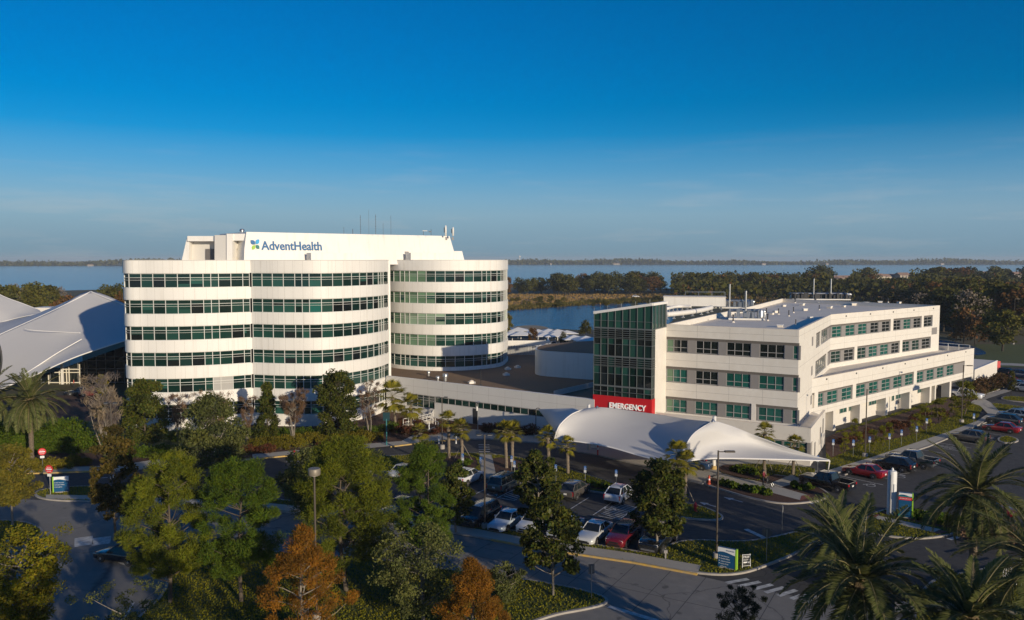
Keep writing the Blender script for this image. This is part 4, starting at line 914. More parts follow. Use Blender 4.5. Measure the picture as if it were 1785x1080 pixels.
for k, (u, v, lab) in enumerate(((885, 644, "white domed skylight on the shaded gravel roof, nearest the round tower"), (902, 641, "white domed skylight on the shaded gravel roof, right of its neighbour"), (882.5, 654, "small white hatch on the gravel roof in front of the domed skylights"), (822, 668, "small white hatch near the front parapet of the gravel roof"))):
    t = thing("skylight", lab, "skylight", groof(u, v), .4, "skylights on the gravel roof"); m = MB(); m.box((0, 0, .15), (1.0, .8, .3)); m.build("curb", M_WHITE, t); m = MB(); m.lathe((0, 0, .3), [(.42, 0), (.36, .12), (.2, .22), (.05, .26)], 12); m.build("dome", M_ROOFW, t, True)
t = thing("service_mast", "thin dark upright mast standing on the gravel roof", "mast", groof(838, 671)); m = MB(); m.tube([(0, 0, 0), (0, 0, 2.6)], .05, 6); m.build("pole", M_DARK, t); m = MB(); m.box((0, 0, .05), (.5, .5, .1)); m.build("foot", M_DARK, t)
# drum shaped plant room
dr = wthing("drum_room", "plain white curved plant room rising from the gravel roof beside the glass tower", "building", groof(940, 652))
q = [groof(932.5, 650), groof(936, 652.8), groof(950, 655.3), groof(990, 658.6), groof(1036, 661.8), groof(1080, 664)]
front = [(p.x, p.y) for p in resample(q, 30)]; tail = [(q[-1].x + 6, q[-1].y + 14), (q[0].x + 20, q[0].y + 17), (q[0].x + 8, q[0].y + 12), (q[0].x + 2, q[0].y + 7), (q[0].x + .3, q[0].y + 3)]
m = MB(); m.prism(front + tail, 5.06, 9.35); m.build("wall", M_WHITE, dr, angle=30); m = MB(); m.prism(off_poly(front + tail, .35), 9.36, 9.39); m.build("roof", M_ROOFB, dr)
m = MB(); a, b = Vector((*front[15], 0)), Vector((*front[17], 0)); d = (b - a).normalized(); n_ = nrm_of(d); c0 = at(986.5, 657, 5.06); c0.z = 5.1
m.obox(Vector((c0.x, c0.y, 5.06)) + n_ * .1 - d * .0, d * .62, n_ * .08, UP * 2.1); m.obox(Vector((c0.x, c0.y, 5.06)) + n_ * .1 + d * .68, d * .62, n_ * .08, UP * 2.1); m.build("door", M_DARK, dr)
# loading yard walls behind
lw_ = wthing("loading_wall", "low white loading yard wall behind the round tower", "wall", at(900, 622)); a = atd(876, 601, 158); b = atd(928, 592, 172); m = MB()
a = at(870, 640); m.obox(Vector((-2, 168, 0)), Vector((10.0, 0, 0)), Vector((0, .4, 0)), UP * 7.6); m.obox(Vector((-2, 168.1, 7.6)), Vector((10, 0, 0)), Vector((0, .25, 0)), UP * .12); m.build("wall", M_WHITE, lw_); m = MB(); m.obox(Vector((7.75, 168.4, 0)), Vector((.3, 0, 0)), Vector((0, 8, 0)), UP * 7.5); m.build("return_wall", M_WHITE, lw_)
fn = wthing("screen_fence", "grey ribbed metal screen fence at the back of the gravel roof", "fence", Vector((3, 166, 5.06))); m = MB()
for k in range(14): m.obox(Vector((-2 + k * .55, 164.5, 5.0)), Vector((.5, 0, 0)), Vector((0, .1, 0)), UP * 2.0)
m.build("panel", mat("fence_grey", (.30, .30, .29), .6), fn)
for k in range(4): m = MB(); m.box((-2 + k * 2.5, 164.7, 6.0), (.12, .12, 2.2)); m.build("post", M_PANEL, fn)
# ---------------------------------------------------------------- tent roofed hall on the left
M_FAB = mat("white_membrane", (.56, .55, .535), .55, noise=(.08, .08), scale2=(.6, (.53, .52, .505))); M_FAB2 = mat("membrane_seam", (.80, .78, .74), .5)
th = wthing("tent_hall", "hall under a huge white peaked tent roof with glass front, left of the round tower", "building", at(110, 672))
def mem(rows, nu=26, nv=26, name="roof_membrane", par=None, m=M_FAB, th_=.12):
    g = MB(); g.grid(patch([[q if isinstance(q, Vector) else atd(*q) for q in r_] for r_ in rows], nu, nv)); o = g.build(name, m, par, True); s = o.modifiers.new("solid", 'SOLIDIFY'); s.thickness = th_; s.offset = 0; return o
ridge = [(-60, 612, 150), (0, 583, 153), (95, 540, 160), (158, 508, 166), (240, 540, 160)]
mem([ridge, [(-60, 655, 143), (0, 622, 147), (90, 590, 151), (160, 566, 156), (244, 566, 154)], [(-60, 690, 138), (10, 652, 142.5), (80, 626, 145), (150, 600, 148), (250, 583, 149)], [(-60, 720, 134), (15, 672, 139), (60, 654, 141), (140, 619, 143), (255, 582, 146.5)]], par=th)
mem([ridge[:4], [(-60, 590, 156), (0, 570, 160), (95, 537, 168), (157, 507.5, 167)], [(-60, 577, 162), (0, 560.5, 170), (60, 548, 174), (155, 508.5, 172)]], par=th, nu=14)
mem([[(-60, 480, 178), (0, 513.5, 176), (40, 529, 174), (68, 540, 172)], [(-60, 520, 172), (0, 540, 171), (40, 545, 171), (72, 543.5, 170)], [(-60, 585, 165), (0, 563, 168), (40, 552, 169), (78, 545, 169.5)]], par=th, nu=14)
m = MB(); a = atd(55, 536, 182); b = atd(97, 536, 182); m.obox(Vector((a.x, 182, 0)), Vector((b.x - a.x + 3, 0, 0)), Vector((0, 5, 0)), UP * a.z); m.build("back_wall", M_WHITE, th)
for P_, r_ in (([(143, 590.5, 148.6), (100, 615, 145.6), (60, 641, 143.0), (36, 657, 141.0)], .10), ([(42, 572, 152.2), (60, 575.5, 151.5), (110, 578.5, 152.6), (140, 579.5, 153)], .05), (ridge[:4], .12), ([(158, 507.5, 166), (190, 521, 163), (240, 540, 160)], .12), ([(15, 672, 139), (60, 654, 141), (140, 619, 143), (255, 582, 146.5)], .12), ([(-60, 480, 178), (0, 513.5, 176), (40, 529, 174), (68, 540, 172)], .12)):
    m = MB(); m.tube(resample([atd(*q) for q in P_], 24), r_, 6); m.build("edge_cable", M_FAB2, th, True)
ar = MB(); ctr = atd(-6, 622, 140)                            # dark oval mouth of the entrance vault
m = MB(); m.tube([ctr + Vector((1.45 * math.cos(a), -.9, 3.6 * math.sin(a))) for a in [R(q) for q in range(-90, 271, 12)]], .16, 8); m.build("vault_rim", M_DARK, th, True); m = MB(); V = [ctr + Vector((1.4 * math.cos(R(q)), -.8, 3.55 * math.sin(R(q)))) for q in range(0, 360, 12)]; m.add(V, [tuple(range(30))]); m.build("vault_mouth", M_GLASS[4], th)
g0 = at(40, 668); g1 = at(214, 668); g0.z = g1.z = 0
GD = (g1 - g0).normalized(); FQ = Facade(g0, GD); LQ = (g1 - g0).length + 6
zt_ = lambda a: max(1.2, min(9.4, 9.4 - (CAM_Z - 9.4) * 0 - (1 - (a / LQ)) * 9.3 * 0.98))
gg = MB(); gfr = MB(); N = 14; li = MB()
for i in range(N):
    a0, a1 = LQ * i / N, LQ * (i + 1) / N
    for j in range(4):
        f0, f1 = j / 4, (j + 1) / 4
        gg.quad(FQ.p(a0, zt_(a0) * f0), FQ.p(a1, zt_(a1) * f0), FQ.p(a1, zt_(a1) * f1), FQ.p(a0, zt_(a0) * f1), 4)
for i in range(N + 1): a = LQ * i / N; FQ.slab(gfr, a - .06, a + .06, 0, zt_(a), .08, .2)
for z in (.25, 2.3, 3.0, 4.6, 5.4): a = next((LQ * q / 60 for q in range(61) if zt_(LQ * q / 60) > z), 0); FQ.slab(gfr, a, LQ, z - .06, z + .06, .065, .12)
w = gg.build("glass_front", M_GLASS, th); gfr.build("frame", mat("hall_frame", (.20, .20, .20), .45), w)
pf = MB(); a0, a1 = FQ.hit(86), FQ.hit(141)                   # sunlit white entrance porch in front of the glass
for a in (a0, a0 + 2.2, a0 + 3.6, a1 - 2.2, a1 - .1): FQ.slab(pf, a, a + .18, 0, min(zt_(a) - .4, 5.0), .9, .18)
for z in (.3, 2.35, 2.95, 4.3, 4.9): s_ = next((q for q in np.linspace(a0, a1, 40) if zt_(q) - .3 > z), a1); FQ.slab(pf, s_, a1, z - .08, z + .08, .88, .14)
pf.build("porch_frame", mat("porch_white", (.75, .70, .58), .5), th)
m = MB(); FQ.slab(m, FQ.hit(110), FQ.hit(113.5), 0, 4.6, 1.2, .4); m.build("porch_column", M_WHITE, th)
lt = MB(); FQ.slab(lt, a0, a1 - 1, .2, 2.2, -.4, .1); lt.build("lobby", mat("lobby_lit", (.5, .36, .18), .7, emit=(1, .62, .22, .35)), th)
# ---------------------------------------------------------------- entrance canopy
ca = wthing("entrance_canopy", "white double peaked tensile canopy sweeping over the emergency drive", "canopy", at(1120, 805))
def mz(rows, **k): return mem([[at(*q) for q in r_] for r_ in rows], **k)
mz([[(966, 766, 3.9), (1010, 770, 3.9), (1062, 779, 3.7), (1115, 794, 3.3), (1160, 805, 3.0), (1182, 806, 3.0)],
    [(975, 742, 5.5), (1020, 742, 5.2), (1080, 752, 4.6), (1130, 766, 4.2), (1172, 780, 4.0), (1198, 783, 4.3)],
    [(996, 722, 6.4), (1042, 720, 6.1), (1095, 727, 5.4), (1140, 738, 5.0), (1188, 751, 5.0), (1216, 750, 5.6)],
    [(1018, 713, 6.4), (1048, 710, 6.5), (1100, 716, 5.7), (1150, 723, 5.3), (1200, 731, 5.5), (1238, 735, 6.6)]], par=ca, nu=30, nv=40, name="membrane")
mz([[(1182, 806, 3.0), (1225, 800, 3.1), (1270, 799, 3.1), (1330, 800, 3.0), (1390, 801.5, 2.85), (1446, 803, 2.7)],
    [(1192, 783, 4.4), (1230, 776, 4.35), (1275, 777, 4.0), (1330, 783, 3.5), (1388, 793, 3.05), (1446, 802, 2.72)],
    [(1210, 755, 5.9), (1240, 750, 5.95), (1275, 757, 5.2), (1325, 769, 4.3), (1385, 787, 3.4), (1446, 801.4, 2.74)],
    [(1243, 734, 6.8), (1252, 735, 6.7), (1280, 744, 5.9), (1330, 764, 4.7), (1385, 784, 3.6), (1446, 801, 2.76)]], par=ca, nu=28, nv=36, name="membrane")
mz([[(938, 713, 4.9), (955, 735, 4.2), (966, 764, 3.9)], [(965, 713, 5.6), (968, 727, 5.3), (975, 741, 5.6)], [(1000, 712, 6.0), (1005, 713, 6.2), (1010, 716, 6.4)]], par=ca, nu=14, nv=14, name="membrane")
for P_ in ([(1182, 806, 3.0), (1192, 783, 4.4), (1210, 755, 5.9), (1243, 734, 6.8)], [(966, 766, 3.9), (975, 742, 5.6), (996, 722, 6.6), (1018, 713, 6.4)], [(966, 766, 3.9), (1010, 770, 3.9), (1062, 779, 3.7), (1115, 794, 3.3), (1160, 805, 3.0), (1182, 806, 3.0)], [(1182, 806, 3.0), (1225, 800, 3.1), (1270, 799, 3.1), (1330, 800, 3.0), (1446, 803, 2.7)]):
    m = MB(); m.tube(resample([at(*q) for q in P_], 26), .07, 6); m.build("edge_cable", M_FAB2, ca, True)
for (u, v, zt2, ub, vb, r_) in ((1243, 734, 6.8, 1244, 815, .22), (1041, 711, 6.5, 1026, 783, .20), (1446, 803, 2.7, 1441, 832, .08), (1178, 806, 3.0, 1186, 834, .12), (1000, 713, 6.0, 990, 770, .15)):
    m = MB(); a = at(ub, vb, .1); b = at(u, v, zt2); m.tube([a, (b if r_ < .2 else Vector((a.x, a.y, b.z * .93)))], r_, 10); m.build("mast", M_WHITE, ca, True)
m = MB()
for u, v, z in ((1041, 710, 6.6), (1243, 733, 6.9)): q = at(u, v, z); m.lathe((q.x, q.y, z - .1), [(.25, 0), (.2, .12), (.08, .3)], 10)
m.build("mast_cap", M_STEEL, ca)
t = thing("canopy_column", "white column with yellow base guard under the right peak of the canopy", "column", at(1244, 817, .1)); m = MB(); m.lathe((0, 0, 0), [(.36, .0), (.36, .35), (.28, .42)], 12); m.build("base_guard", M_YEL, t, angle=40); m = MB(); m.lathe((0, 0, .4), [(.24, 0), (.24, 4.3)], 12); m.build("shaft", M_WHITE, t, angle=40)
t = thing("canopy_column", "pale square pier under the left part of the canopy", "column", at(1036, 780, .1)); m = MB(); m.box((0, 0, 1.4), (.55, .55, 2.8)); m.build("shaft", M_PRE, t); m = MB(); m.box((0, 0, .25), (.8, .8, .5)); m.build("base", M_PRE, t)
# ---------------------------------------------------------------- plants
RNG = np.random.default_rng(7)
def quads_mesh(name, V, mats, mi=None):
    """V (n,4,3) -> mesh of loose quads"""
    n = len(V); me = bpy.data.meshes.new(name); me.vertices.add(n * 4); me.vertices.foreach_set('co', V.reshape(-1).astype(np.float32))
    me.loops.add(n * 4); me.loops.foreach_set('vertex_index', np.arange(n * 4, dtype=np.int32))
    me.polygons.add(n); me.polygons.foreach_set('loop_start', np.arange(0, n * 4, 4, dtype=np.int32))
    for m in (mats if isinstance(mats, (list, tuple)) else [mats]): me.materials.append(m)
    if mi is not None: me.polygons.foreach_set('material_index', mi.astype(np.int32))
    me.update(calc_edges=True); return me
def unit(a): return a / np.maximum(np.linalg.norm(a, axis=-1, keepdims=True), 1e-9)
def leaves(P, size, rng, aspect=.55, up=.0, axis=None):
    """diamond leaf at every point, random facing (axis: preferred length direction)"""
    n = len(P); nrm = unit(rng.normal(size=(n, 3)) + np.array([0, 0, up])); a = rng.normal(size=(n, 3)) if axis is None else axis + rng.normal(size=(n, 3)) * .35
    a = unit(a - nrm * (a * nrm).sum(1, keepdims=True)); b = np.cross(nrm, a)
    s = (size * rng.uniform(.6, 1.3, n))[:, None]
    return np.stack([P - a * s * .5, P + b * s * aspect * .5, P + a * s * .5, P - b * s * aspect * .5], 1)
def put(name, me, parent):
    o = bpy.data.objects.new(name, me); C.objects.link(o); o.parent = parent; return o
M_BARK = mat("bark", (.12, .095, .07), .95, noise=(3, .4)); M_BARKG = mat("pale_bark", (.26, .225, .18), .95, noise=(3, .35)); M_BARKD = mat("dark_bark", (.06, .05, .04), .95, noise=(3, .4))
L_MAG = leaf_mat("magnolia_leaf", (.038, .062, .010), (.10, .095, .018), .15, .12, .38)
L_PINE = leaf_mat("pine_needle", (.095, .130, .012), (.165, .165, .016), .12, .3)
L_PINEG = leaf_mat("pine_needle_green", (.065, .128, .014), (.125, .160, .016), .12, .3)
L_CYP = leaf_mat("rust_needle", (.27, .105, .014), (.24, .13, .018), .12, .35)
L_OAK = leaf_mat("grey_green_leaf", (.070, .088, .022), (.135, .138, .045), .15, .2)
L_BUSH = leaf_mat("yellow_green_leaf", (.115, .135, .010), (.21, .165, .014), .15, .3)
L_HEDGE = leaf_mat("hedge_leaf", (.06, .115, .008), (.105, .135, .012), .2, .25)
L_RED = leaf_mat("red_shrub_leaf", (.13, .035, .022), (.105, .062, .026), .25, .25)
L_YEL = leaf_mat("golden_shrub_leaf", (.20, .15, .014), (.12, .12, .014), .25, .25)
L_TWIG = leaf_mat("dry_twig_leaf", (.17, .10, .055), (.23, .155, .10), .15, .2)
L_PALM = leaf_mat("date_palm_leaf", (.070, .090, .024), (.16, .165, .058), .12, .2, .5)
L_SAB = leaf_mat("fan_palm_leaf", (.14, .145, .018), (.27, .22, .025), .15, .3, .5)
L_FAR = [leaf_mat("far_oak_leaf", (.042, .050, .013), (.085, .080, .022), .4, .15), leaf_mat("far_green_leaf", (.06, .068, .012), (.115, .10, .02), .35, .15), leaf_mat("far_rust_leaf", (.15, .065, .022), (.095, .065, .022), .35, .15), leaf_mat("far_grey_twig", (.13, .105, .08), (.17, .14, .11), .3, .1), leaf_mat("far_golden_leaf", (.16, .13, .022), (.12, .11, .022), .2, .2)]
def limb(mb, a, b, r0, r1, rng, n=5, bend=.12, sides=6):
    a = Vector(a); b = Vector(b); L = (b - a).length; m = a.lerp(b, .5) + Vector(rng.normal(size=3) * L * bend)
    mb.tube(resample([a, m, b], n), [r0 + (r1 - r0) * k / (n - 1) for k in range(n)], sides, cap=False)
def clumped(rng, centres, per, spread):
    k = np.repeat(np.arange(len(centres)), per); d = unit(rng.normal(size=(len(k), 3))) * (rng.uniform(0, 1, (len(k), 1)) ** .45)
    return centres[k] + d * (spread[k][:, None] if isinstance(spread, np.ndarray) else spread) * np.array([1, 1, .8]), k
def crown_points(rng, n, h0, h1, rad, shape):
    """clump centres spread through the crown (denser near its skin)"""
    t = rng.uniform(0, 1, n); z = h0 + (h1 - h0) * t
    prof = {'cone': lambda t: np.clip(1 - t, 0, 1) ** .75 * np.clip(t * 9, .35, 1), 'egg': lambda t: np.sqrt(np.clip(1 - (2 * t - .85) ** 2 / 1.4, .02, 1)), 'round': lambda t: np.sqrt(np.clip(1 - (2 * t - 1) ** 2, .03, 1)), 'vase': lambda t: .25 + .75 * np.clip(t, 0, 1) ** .8 * np.where(t > .85, .85, 1), 'flat': lambda t: np.sqrt(np.clip(1 - t ** 2, .04, 1))}[shape](t)
    r = rad * prof * rng.uniform(.12, 1, n) ** .55; a = rng.uniform(0, 2 * np.pi, n)
    return np.stack([r * np.cos(a), r * np.sin(a), z], 1)
def tints(m):
    a, b = [tuple(m.node_tree.nodes['Mix'].inputs[q].default_value)[:3] for q in (6, 7)]; f = lambda c, k: tuple(min(1, x * y) for x, y in zip(c, k))
    return [leaf_mat(m.name + "_old", f(a, (.62, .66, .8)), f(b, (.62, .64, .8)), .12, .15), leaf_mat(m.name + "_fresh", f(a, (1.35, 1.28, 1.05)), f(b, (1.25, 1.2, 1.05)), .12, .3)]
def tree(name, label, u, v, vtop, wpx, kind, leafm, seed=1, group=None, bark=None, h0=.25, shape='egg', n=46, per=110, leafs=.26, clump=.75, loc=None, H=None, Rr=None, cat="tree", multi=1, tr=.16, up=0.0):
    rng = np.random.default_rng(seed); p = at(u, v) if loc is None else Vector(loc)
    d = p.y
    if name == 'pine_tree': n = int(n * 2.1); per = int(per * 1.9); clump *= .9; leafs *= .72
    elif name == 'cypress_tree': n = int(n * 1.3); per = int(per * 1.5); clump *= .85; leafs *= .8
    elif name not in ('crape_myrtle', 'sapling') and loc is None: n = int(n * 1.8); per = int(per * 1.35); clump *= 1.08
    if H is None: H = atd(u, vtop, d).z
    if Rr is None: Rr = wpx * d / FPX / 2
    t = thing(name, label, cat, (p.x, p.y, .1), rng.uniform(0, 6.28), group)
    cen = crown_points(rng, n, H * h0, H * .97, Rr * .88, shape)
    mb = MB(); bark = bark or M_BARK
    for m_ in range(multi):
        o = Vector((rng.normal() * .12, rng.normal() * .12, -.15)) if multi > 1 else Vector((0, 0, -.15)); topz = H * (.8 if shape in ('cone', 'egg') else .6); e = Vector((rng.normal() * .2, rng.normal() * .2, topz)) if multi == 1 else Vector((rng.normal() * Rr * .35, rng.normal() * Rr * .35, topz))
        limb(mb, o, e, tr * (1 if multi == 1 else .6), .03, rng, 8, .02, 8)
    for c in cen[:(len(cen) if name == 'crape_myrtle' else 46)]:
        zz = max(H * .12, min(c[2] - np.hypot(c[0], c[1]) * .6, H * .78)); limb(mb, (rng.normal() * .05, rng.normal() * .05, zz), c, .026 + .007 * Rr, .008, rng, 4, .08, 4)
    mb.build("trunk", bark, t, True)
    sp = rng.uniform(.6, 1.25, n) * clump * Rr / 3.2
    P, k = clumped(rng, cen, per, sp)
    if kind == 'leaf': Q = leaves(P, leafs * rng.uniform(.7, 1.35, n)[k], rng, .6, up)
    elif name == 'crape_myrtle':
        ax = unit(P * np.array([1, 1, 0]) * .35 / Rr + np.array([0, 0, .7]) + rng.normal(size=P.shape) * .3); Q = leaves(P, leafs * 2.0, rng, .07, 0, ax)
    elif kind == 'needle':
        ax = unit(P - cen[k] + rng.normal(size=P.shape) * .15 + np.array([0, 0, .25])); Q = leaves(P, leafs, rng, {'pine_tree': .13, 'cypress_tree': .16}.get(name, .2), 0, ax)
    # three tints of foliage, clump by clump: older, ordinary and fresh growth
    put("crown", quads_mesh("crown", Q, [leafm] + tints(leafm), rng.choice(3, n, p=(.5, .27, .23))[k]), t); return t
# ---- foreground
tree("pine_tree", "tall yellow green pine at the lower left, left of its greener twin", 297, 1052, 786, 172, 'needle', L_PINE, 11, "foreground pines", h0=.22, shape='egg', n=74, per=190, leafs=.42, clump=.62, tr=.17)
tree("pine_tree", "bright green topped pine standing right of the yellow green pine at the lower left", 421, 1052, 800, 165, 'needle', L_PINEG, 12, "foreground pines", h0=.25, shape='egg', n=70, per=190, leafs=.42, clump=.62, tr=.17)
tree("pine_tree", "broadest and biggest pine, just right of the square headed lamp post", 604, 1032, 764, 200, 'needle', L_PINE, 13, "foreground pines", h0=.2, shape='egg', n=100, per=200, leafs=.42, clump=.6, tr=.2)
tree("pine_tree", "slimmer pine on the right flank of the biggest pine", 742, 990, 776, 118, 'needle', L_PINEG, 14, "foreground pines", h0=.2, shape='egg', n=62, per=190, leafs=.40, clump=.66, tr=.16)
tree("cypress_tree", "rust orange bald cypress with pale bare branches, the larger of the two orange trees", 530, 1125, 922, 270, 'needle', L_CYP, 21, "rust coloured cypresses", bark=M_BARKG, h0=.1, shape='cone', n=80, per=170, leafs=.30, clump=.5, tr=.13)
tree("cypress_tree", "denser smaller orange cypress rounded like a flame at the bottom edge", 822, 1140, 976, 185, 'needle', L_CYP, 22, "rust coloured cypresses", bark=M_BARKG, h0=.1, shape='cone', n=70, per=230, leafs=.28, clump=.62, tr=.12)
tree("oak_tree", "grey green loose twiggy oak between the two orange cypresses", 738, 1085, 922, 205, 'leaf', L_OAK, 23, None, bark=M_BARKG, h0=.15, shape='round', n=64, per=95, leafs=.17, clump=.62)
tree("shrub_tree", "small grey green shrub right of the smaller orange cypress", 882, 1052, 990, 90, 'leaf', L_OAK, 24, None, bark=M_BARKG, h0=.12, shape='vase', n=30, per=60, leafs=.16, clump=.7, cat="shrub")
tree("magnolia_tree", "dark shaded magnolia with slim pale trunk on the kerbed tip of the lower lawn", 964, 1040, 872, 122, 'leaf', L_MAG, 31, "magnolias", bark=M_BARKG, h0=.3, shape='egg', n=40, per=85, leafs=.28, clump=.62, tr=.11)
tree("magnolia_tree", "sunlit magnolia rising among the parked cars behind the dark shaded one", 937, 932, 790, 92, 'leaf', L_MAG, 32, "magnolias", bark=M_BARKG, h0=.25, shape='egg', n=46, per=95, leafs=.28, clump=.66, tr=.12)
tree("magnolia_tree", "sunlit magnolia with pale trunk at the right end of the front car row", 1147, 966, 802, 112, 'leaf', L_MAG, 33, "magnolias", bark=M_BARKG, h0=.27, shape='egg', n=54, per=100, leafs=.28, clump=.66, tr=.13)
tree("magnolia_tree", "olive brown magnolia on the right side of the slim pine beside the black van", 795, 930, 812, 66, 'leaf', L_MAG, 34, "magnolias", bark=M_BARKG, h0=.2, shape='egg', n=34, per=80, leafs=.27, clump=.75, tr=.11)
tree("magnolia_tree", "small magnolia poking up beside the blue parking signs above the slim pine", 742, 838, 770, 62, 'leaf', L_MAG, 35, "magnolias", bark=M_BARKG, h0=.2, shape='egg', n=26, per=70, leafs=.27, clump=.75, tr=.1)
tree("oak_tree", "dark oak in shade behind the square headed lamp post", 540, 900, 782, 120, 'leaf', L_OAK, 36, None, bark=M_BARKD, h0=.15, shape='round', n=60, per=100, leafs=.22, clump=.7)
tree("slender_tree", "tall slim brown green tree with a dark lower crown left of the pines", 202, 942, 742, 92, 'leaf', leaf_mat("olive_leaf", (.05, .05, .012), (.13, .09, .022), .1, .15), 37, None, h0=.22, shape='egg', n=60, per=85, leafs=.24, clump=.66, tr=.12)
tree("small_tree", "round sunlit tree on the kerbed island at the left edge", 22, 918, 778, 112, 'leaf', leaf_mat("yellow_olive_leaf", (.09, .092, .014), (.17, .135, .022), .1, .2), 38, None, bark=M_BARKG, h0=.3, shape='round', n=60, per=105, leafs=.22, clump=.62, tr=.12)  # this tree's own leaf colour, a yellowish olive
tree("bush_tree", "large yellow green bushy tree filling the lower left corner", 40, 1130, 936, 230, 'leaf', L_BUSH, 39, None, bark=M_BARKG, h0=.15, shape='vase', n=90, per=110, leafs=.17, clump=.5, multi=4)
tree("bush_tree", "twiggy olive shrub peeping over the bottom edge left of the orange cypress", 215, 1215, 1030, 200, 'leaf', L_OAK, 40, None, bark=M_BARKG, h0=.2, shape='vase', n=60, per=60, leafs=.13, clump=.42, multi=4)
tree("shrub_tree", "dark upright shrub rising from the bottom edge on the road side", 1290, 1150, 1030, 120, 'needle', leaf_mat("dark_leaf", (.022, .034, .016), (.04, .046, .022), .1, .1), 41, None, h0=.1, shape='vase', n=34, per=110, leafs=.2, clump=.42, cat="shrub")
# ---- middle distance, in front of the round tower
tree("oak_tree", "spreading grey green live oak in front of the left lobe of the round tower", 372, 835, 692, 150, 'leaf', L_OAK, 51, None, bark=M_BARKG, h0=.2, shape='flat', n=80, per=105, leafs=.24, clump=.6, multi=3)
tree("crape_myrtle", "grey bare twiggy tree below the tent roof beside the tall slim tree", 185, 795, 652, 92, 'needle', leaf_mat("bare_twig", (.22, .175, .13), (.30, .24, .18), .1, .1), 52, "bare crape myrtles", bark=M_BARKG, h0=.3, shape='vase', n=70, per=46, leafs=.42, clump=.62, multi=4)
tree("magnolia_tree", "rounded dark green magnolia against the left end of the round tower", 255, 782, 664, 92, 'leaf', L_MAG, 53, "magnolias", h0=.12, shape='egg', n=60, per=100, leafs=.3, clump=.7)
tree("magnolia_tree", "narrow conical magnolia before the joint of the two front lobes", 466, 768, 668, 56, 'leaf', L_MAG, 54, "magnolias", h0=.06, shape='cone', n=46, per=85, leafs=.3, clump=.85)
tree("magnolia_tree", "big full magnolia standing before the middle lobe", 589, 768, 648, 84, 'leaf', L_MAG, 55, "magnolias", h0=.08, shape='egg', n=70, per=110, leafs=.3, clump=.7)
tree("crape_myrtle", "vase shaped reddish brown crape myrtle with pale stems between two magnolias", 512, 775, 680, 68, 'needle', L_TWIG, 56, "bare crape myrtles", bark=M_BARKG, h0=.4, shape='vase', n=64, per=60, leafs=.34, clump=.5, multi=5)
tree("crape_myrtle", "nearly bare brown crape myrtle right of the big magnolia", 644, 768, 662, 54, 'needle', L_TWIG, 57, "bare crape myrtles", bark=M_BARKG, h0=.35, shape='vase', n=46, per=34, leafs=.34, clump=.6, multi=4)
tree("crape_myrtle", "reddish twiggy crape myrtle before the left lobe, partly behind the live oak", 312, 770, 684, 56, 'needle', L_TWIG, 58, "bare crape myrtles", bark=M_BARKG, h0=.35, shape='vase', n=44, per=38, leafs=.36, clump=.6, multi=4)
tree("crape_myrtle", "wide reddish twiggy crape myrtle rising behind the live oak", 378, 772, 682, 92, 'needle', L_TWIG, 59, "bare crape myrtles", bark=M_BARKG, h0=.35, shape='vase', n=60, per=36, leafs=.36, clump=.5, multi=4)
tree("crape_myrtle", "brown twiggy crape myrtle at the left side of the narrow magnolia", 432, 770, 692, 42, 'needle', L_TWIG, 60, "bare crape myrtles", bark=M_BARKG, h0=.3, shape='vase', n=36, per=40, leafs=.34, clump=.6, multi=4)
tree("shrub_tree", "bright yellow green shrub below the tent glass front", 180, 740, 655, 26, 'leaf', L_YEL, 61, None, h0=.15, shape='egg', n=26, per=60, leafs=.26, clump=1.0, cat="shrub")
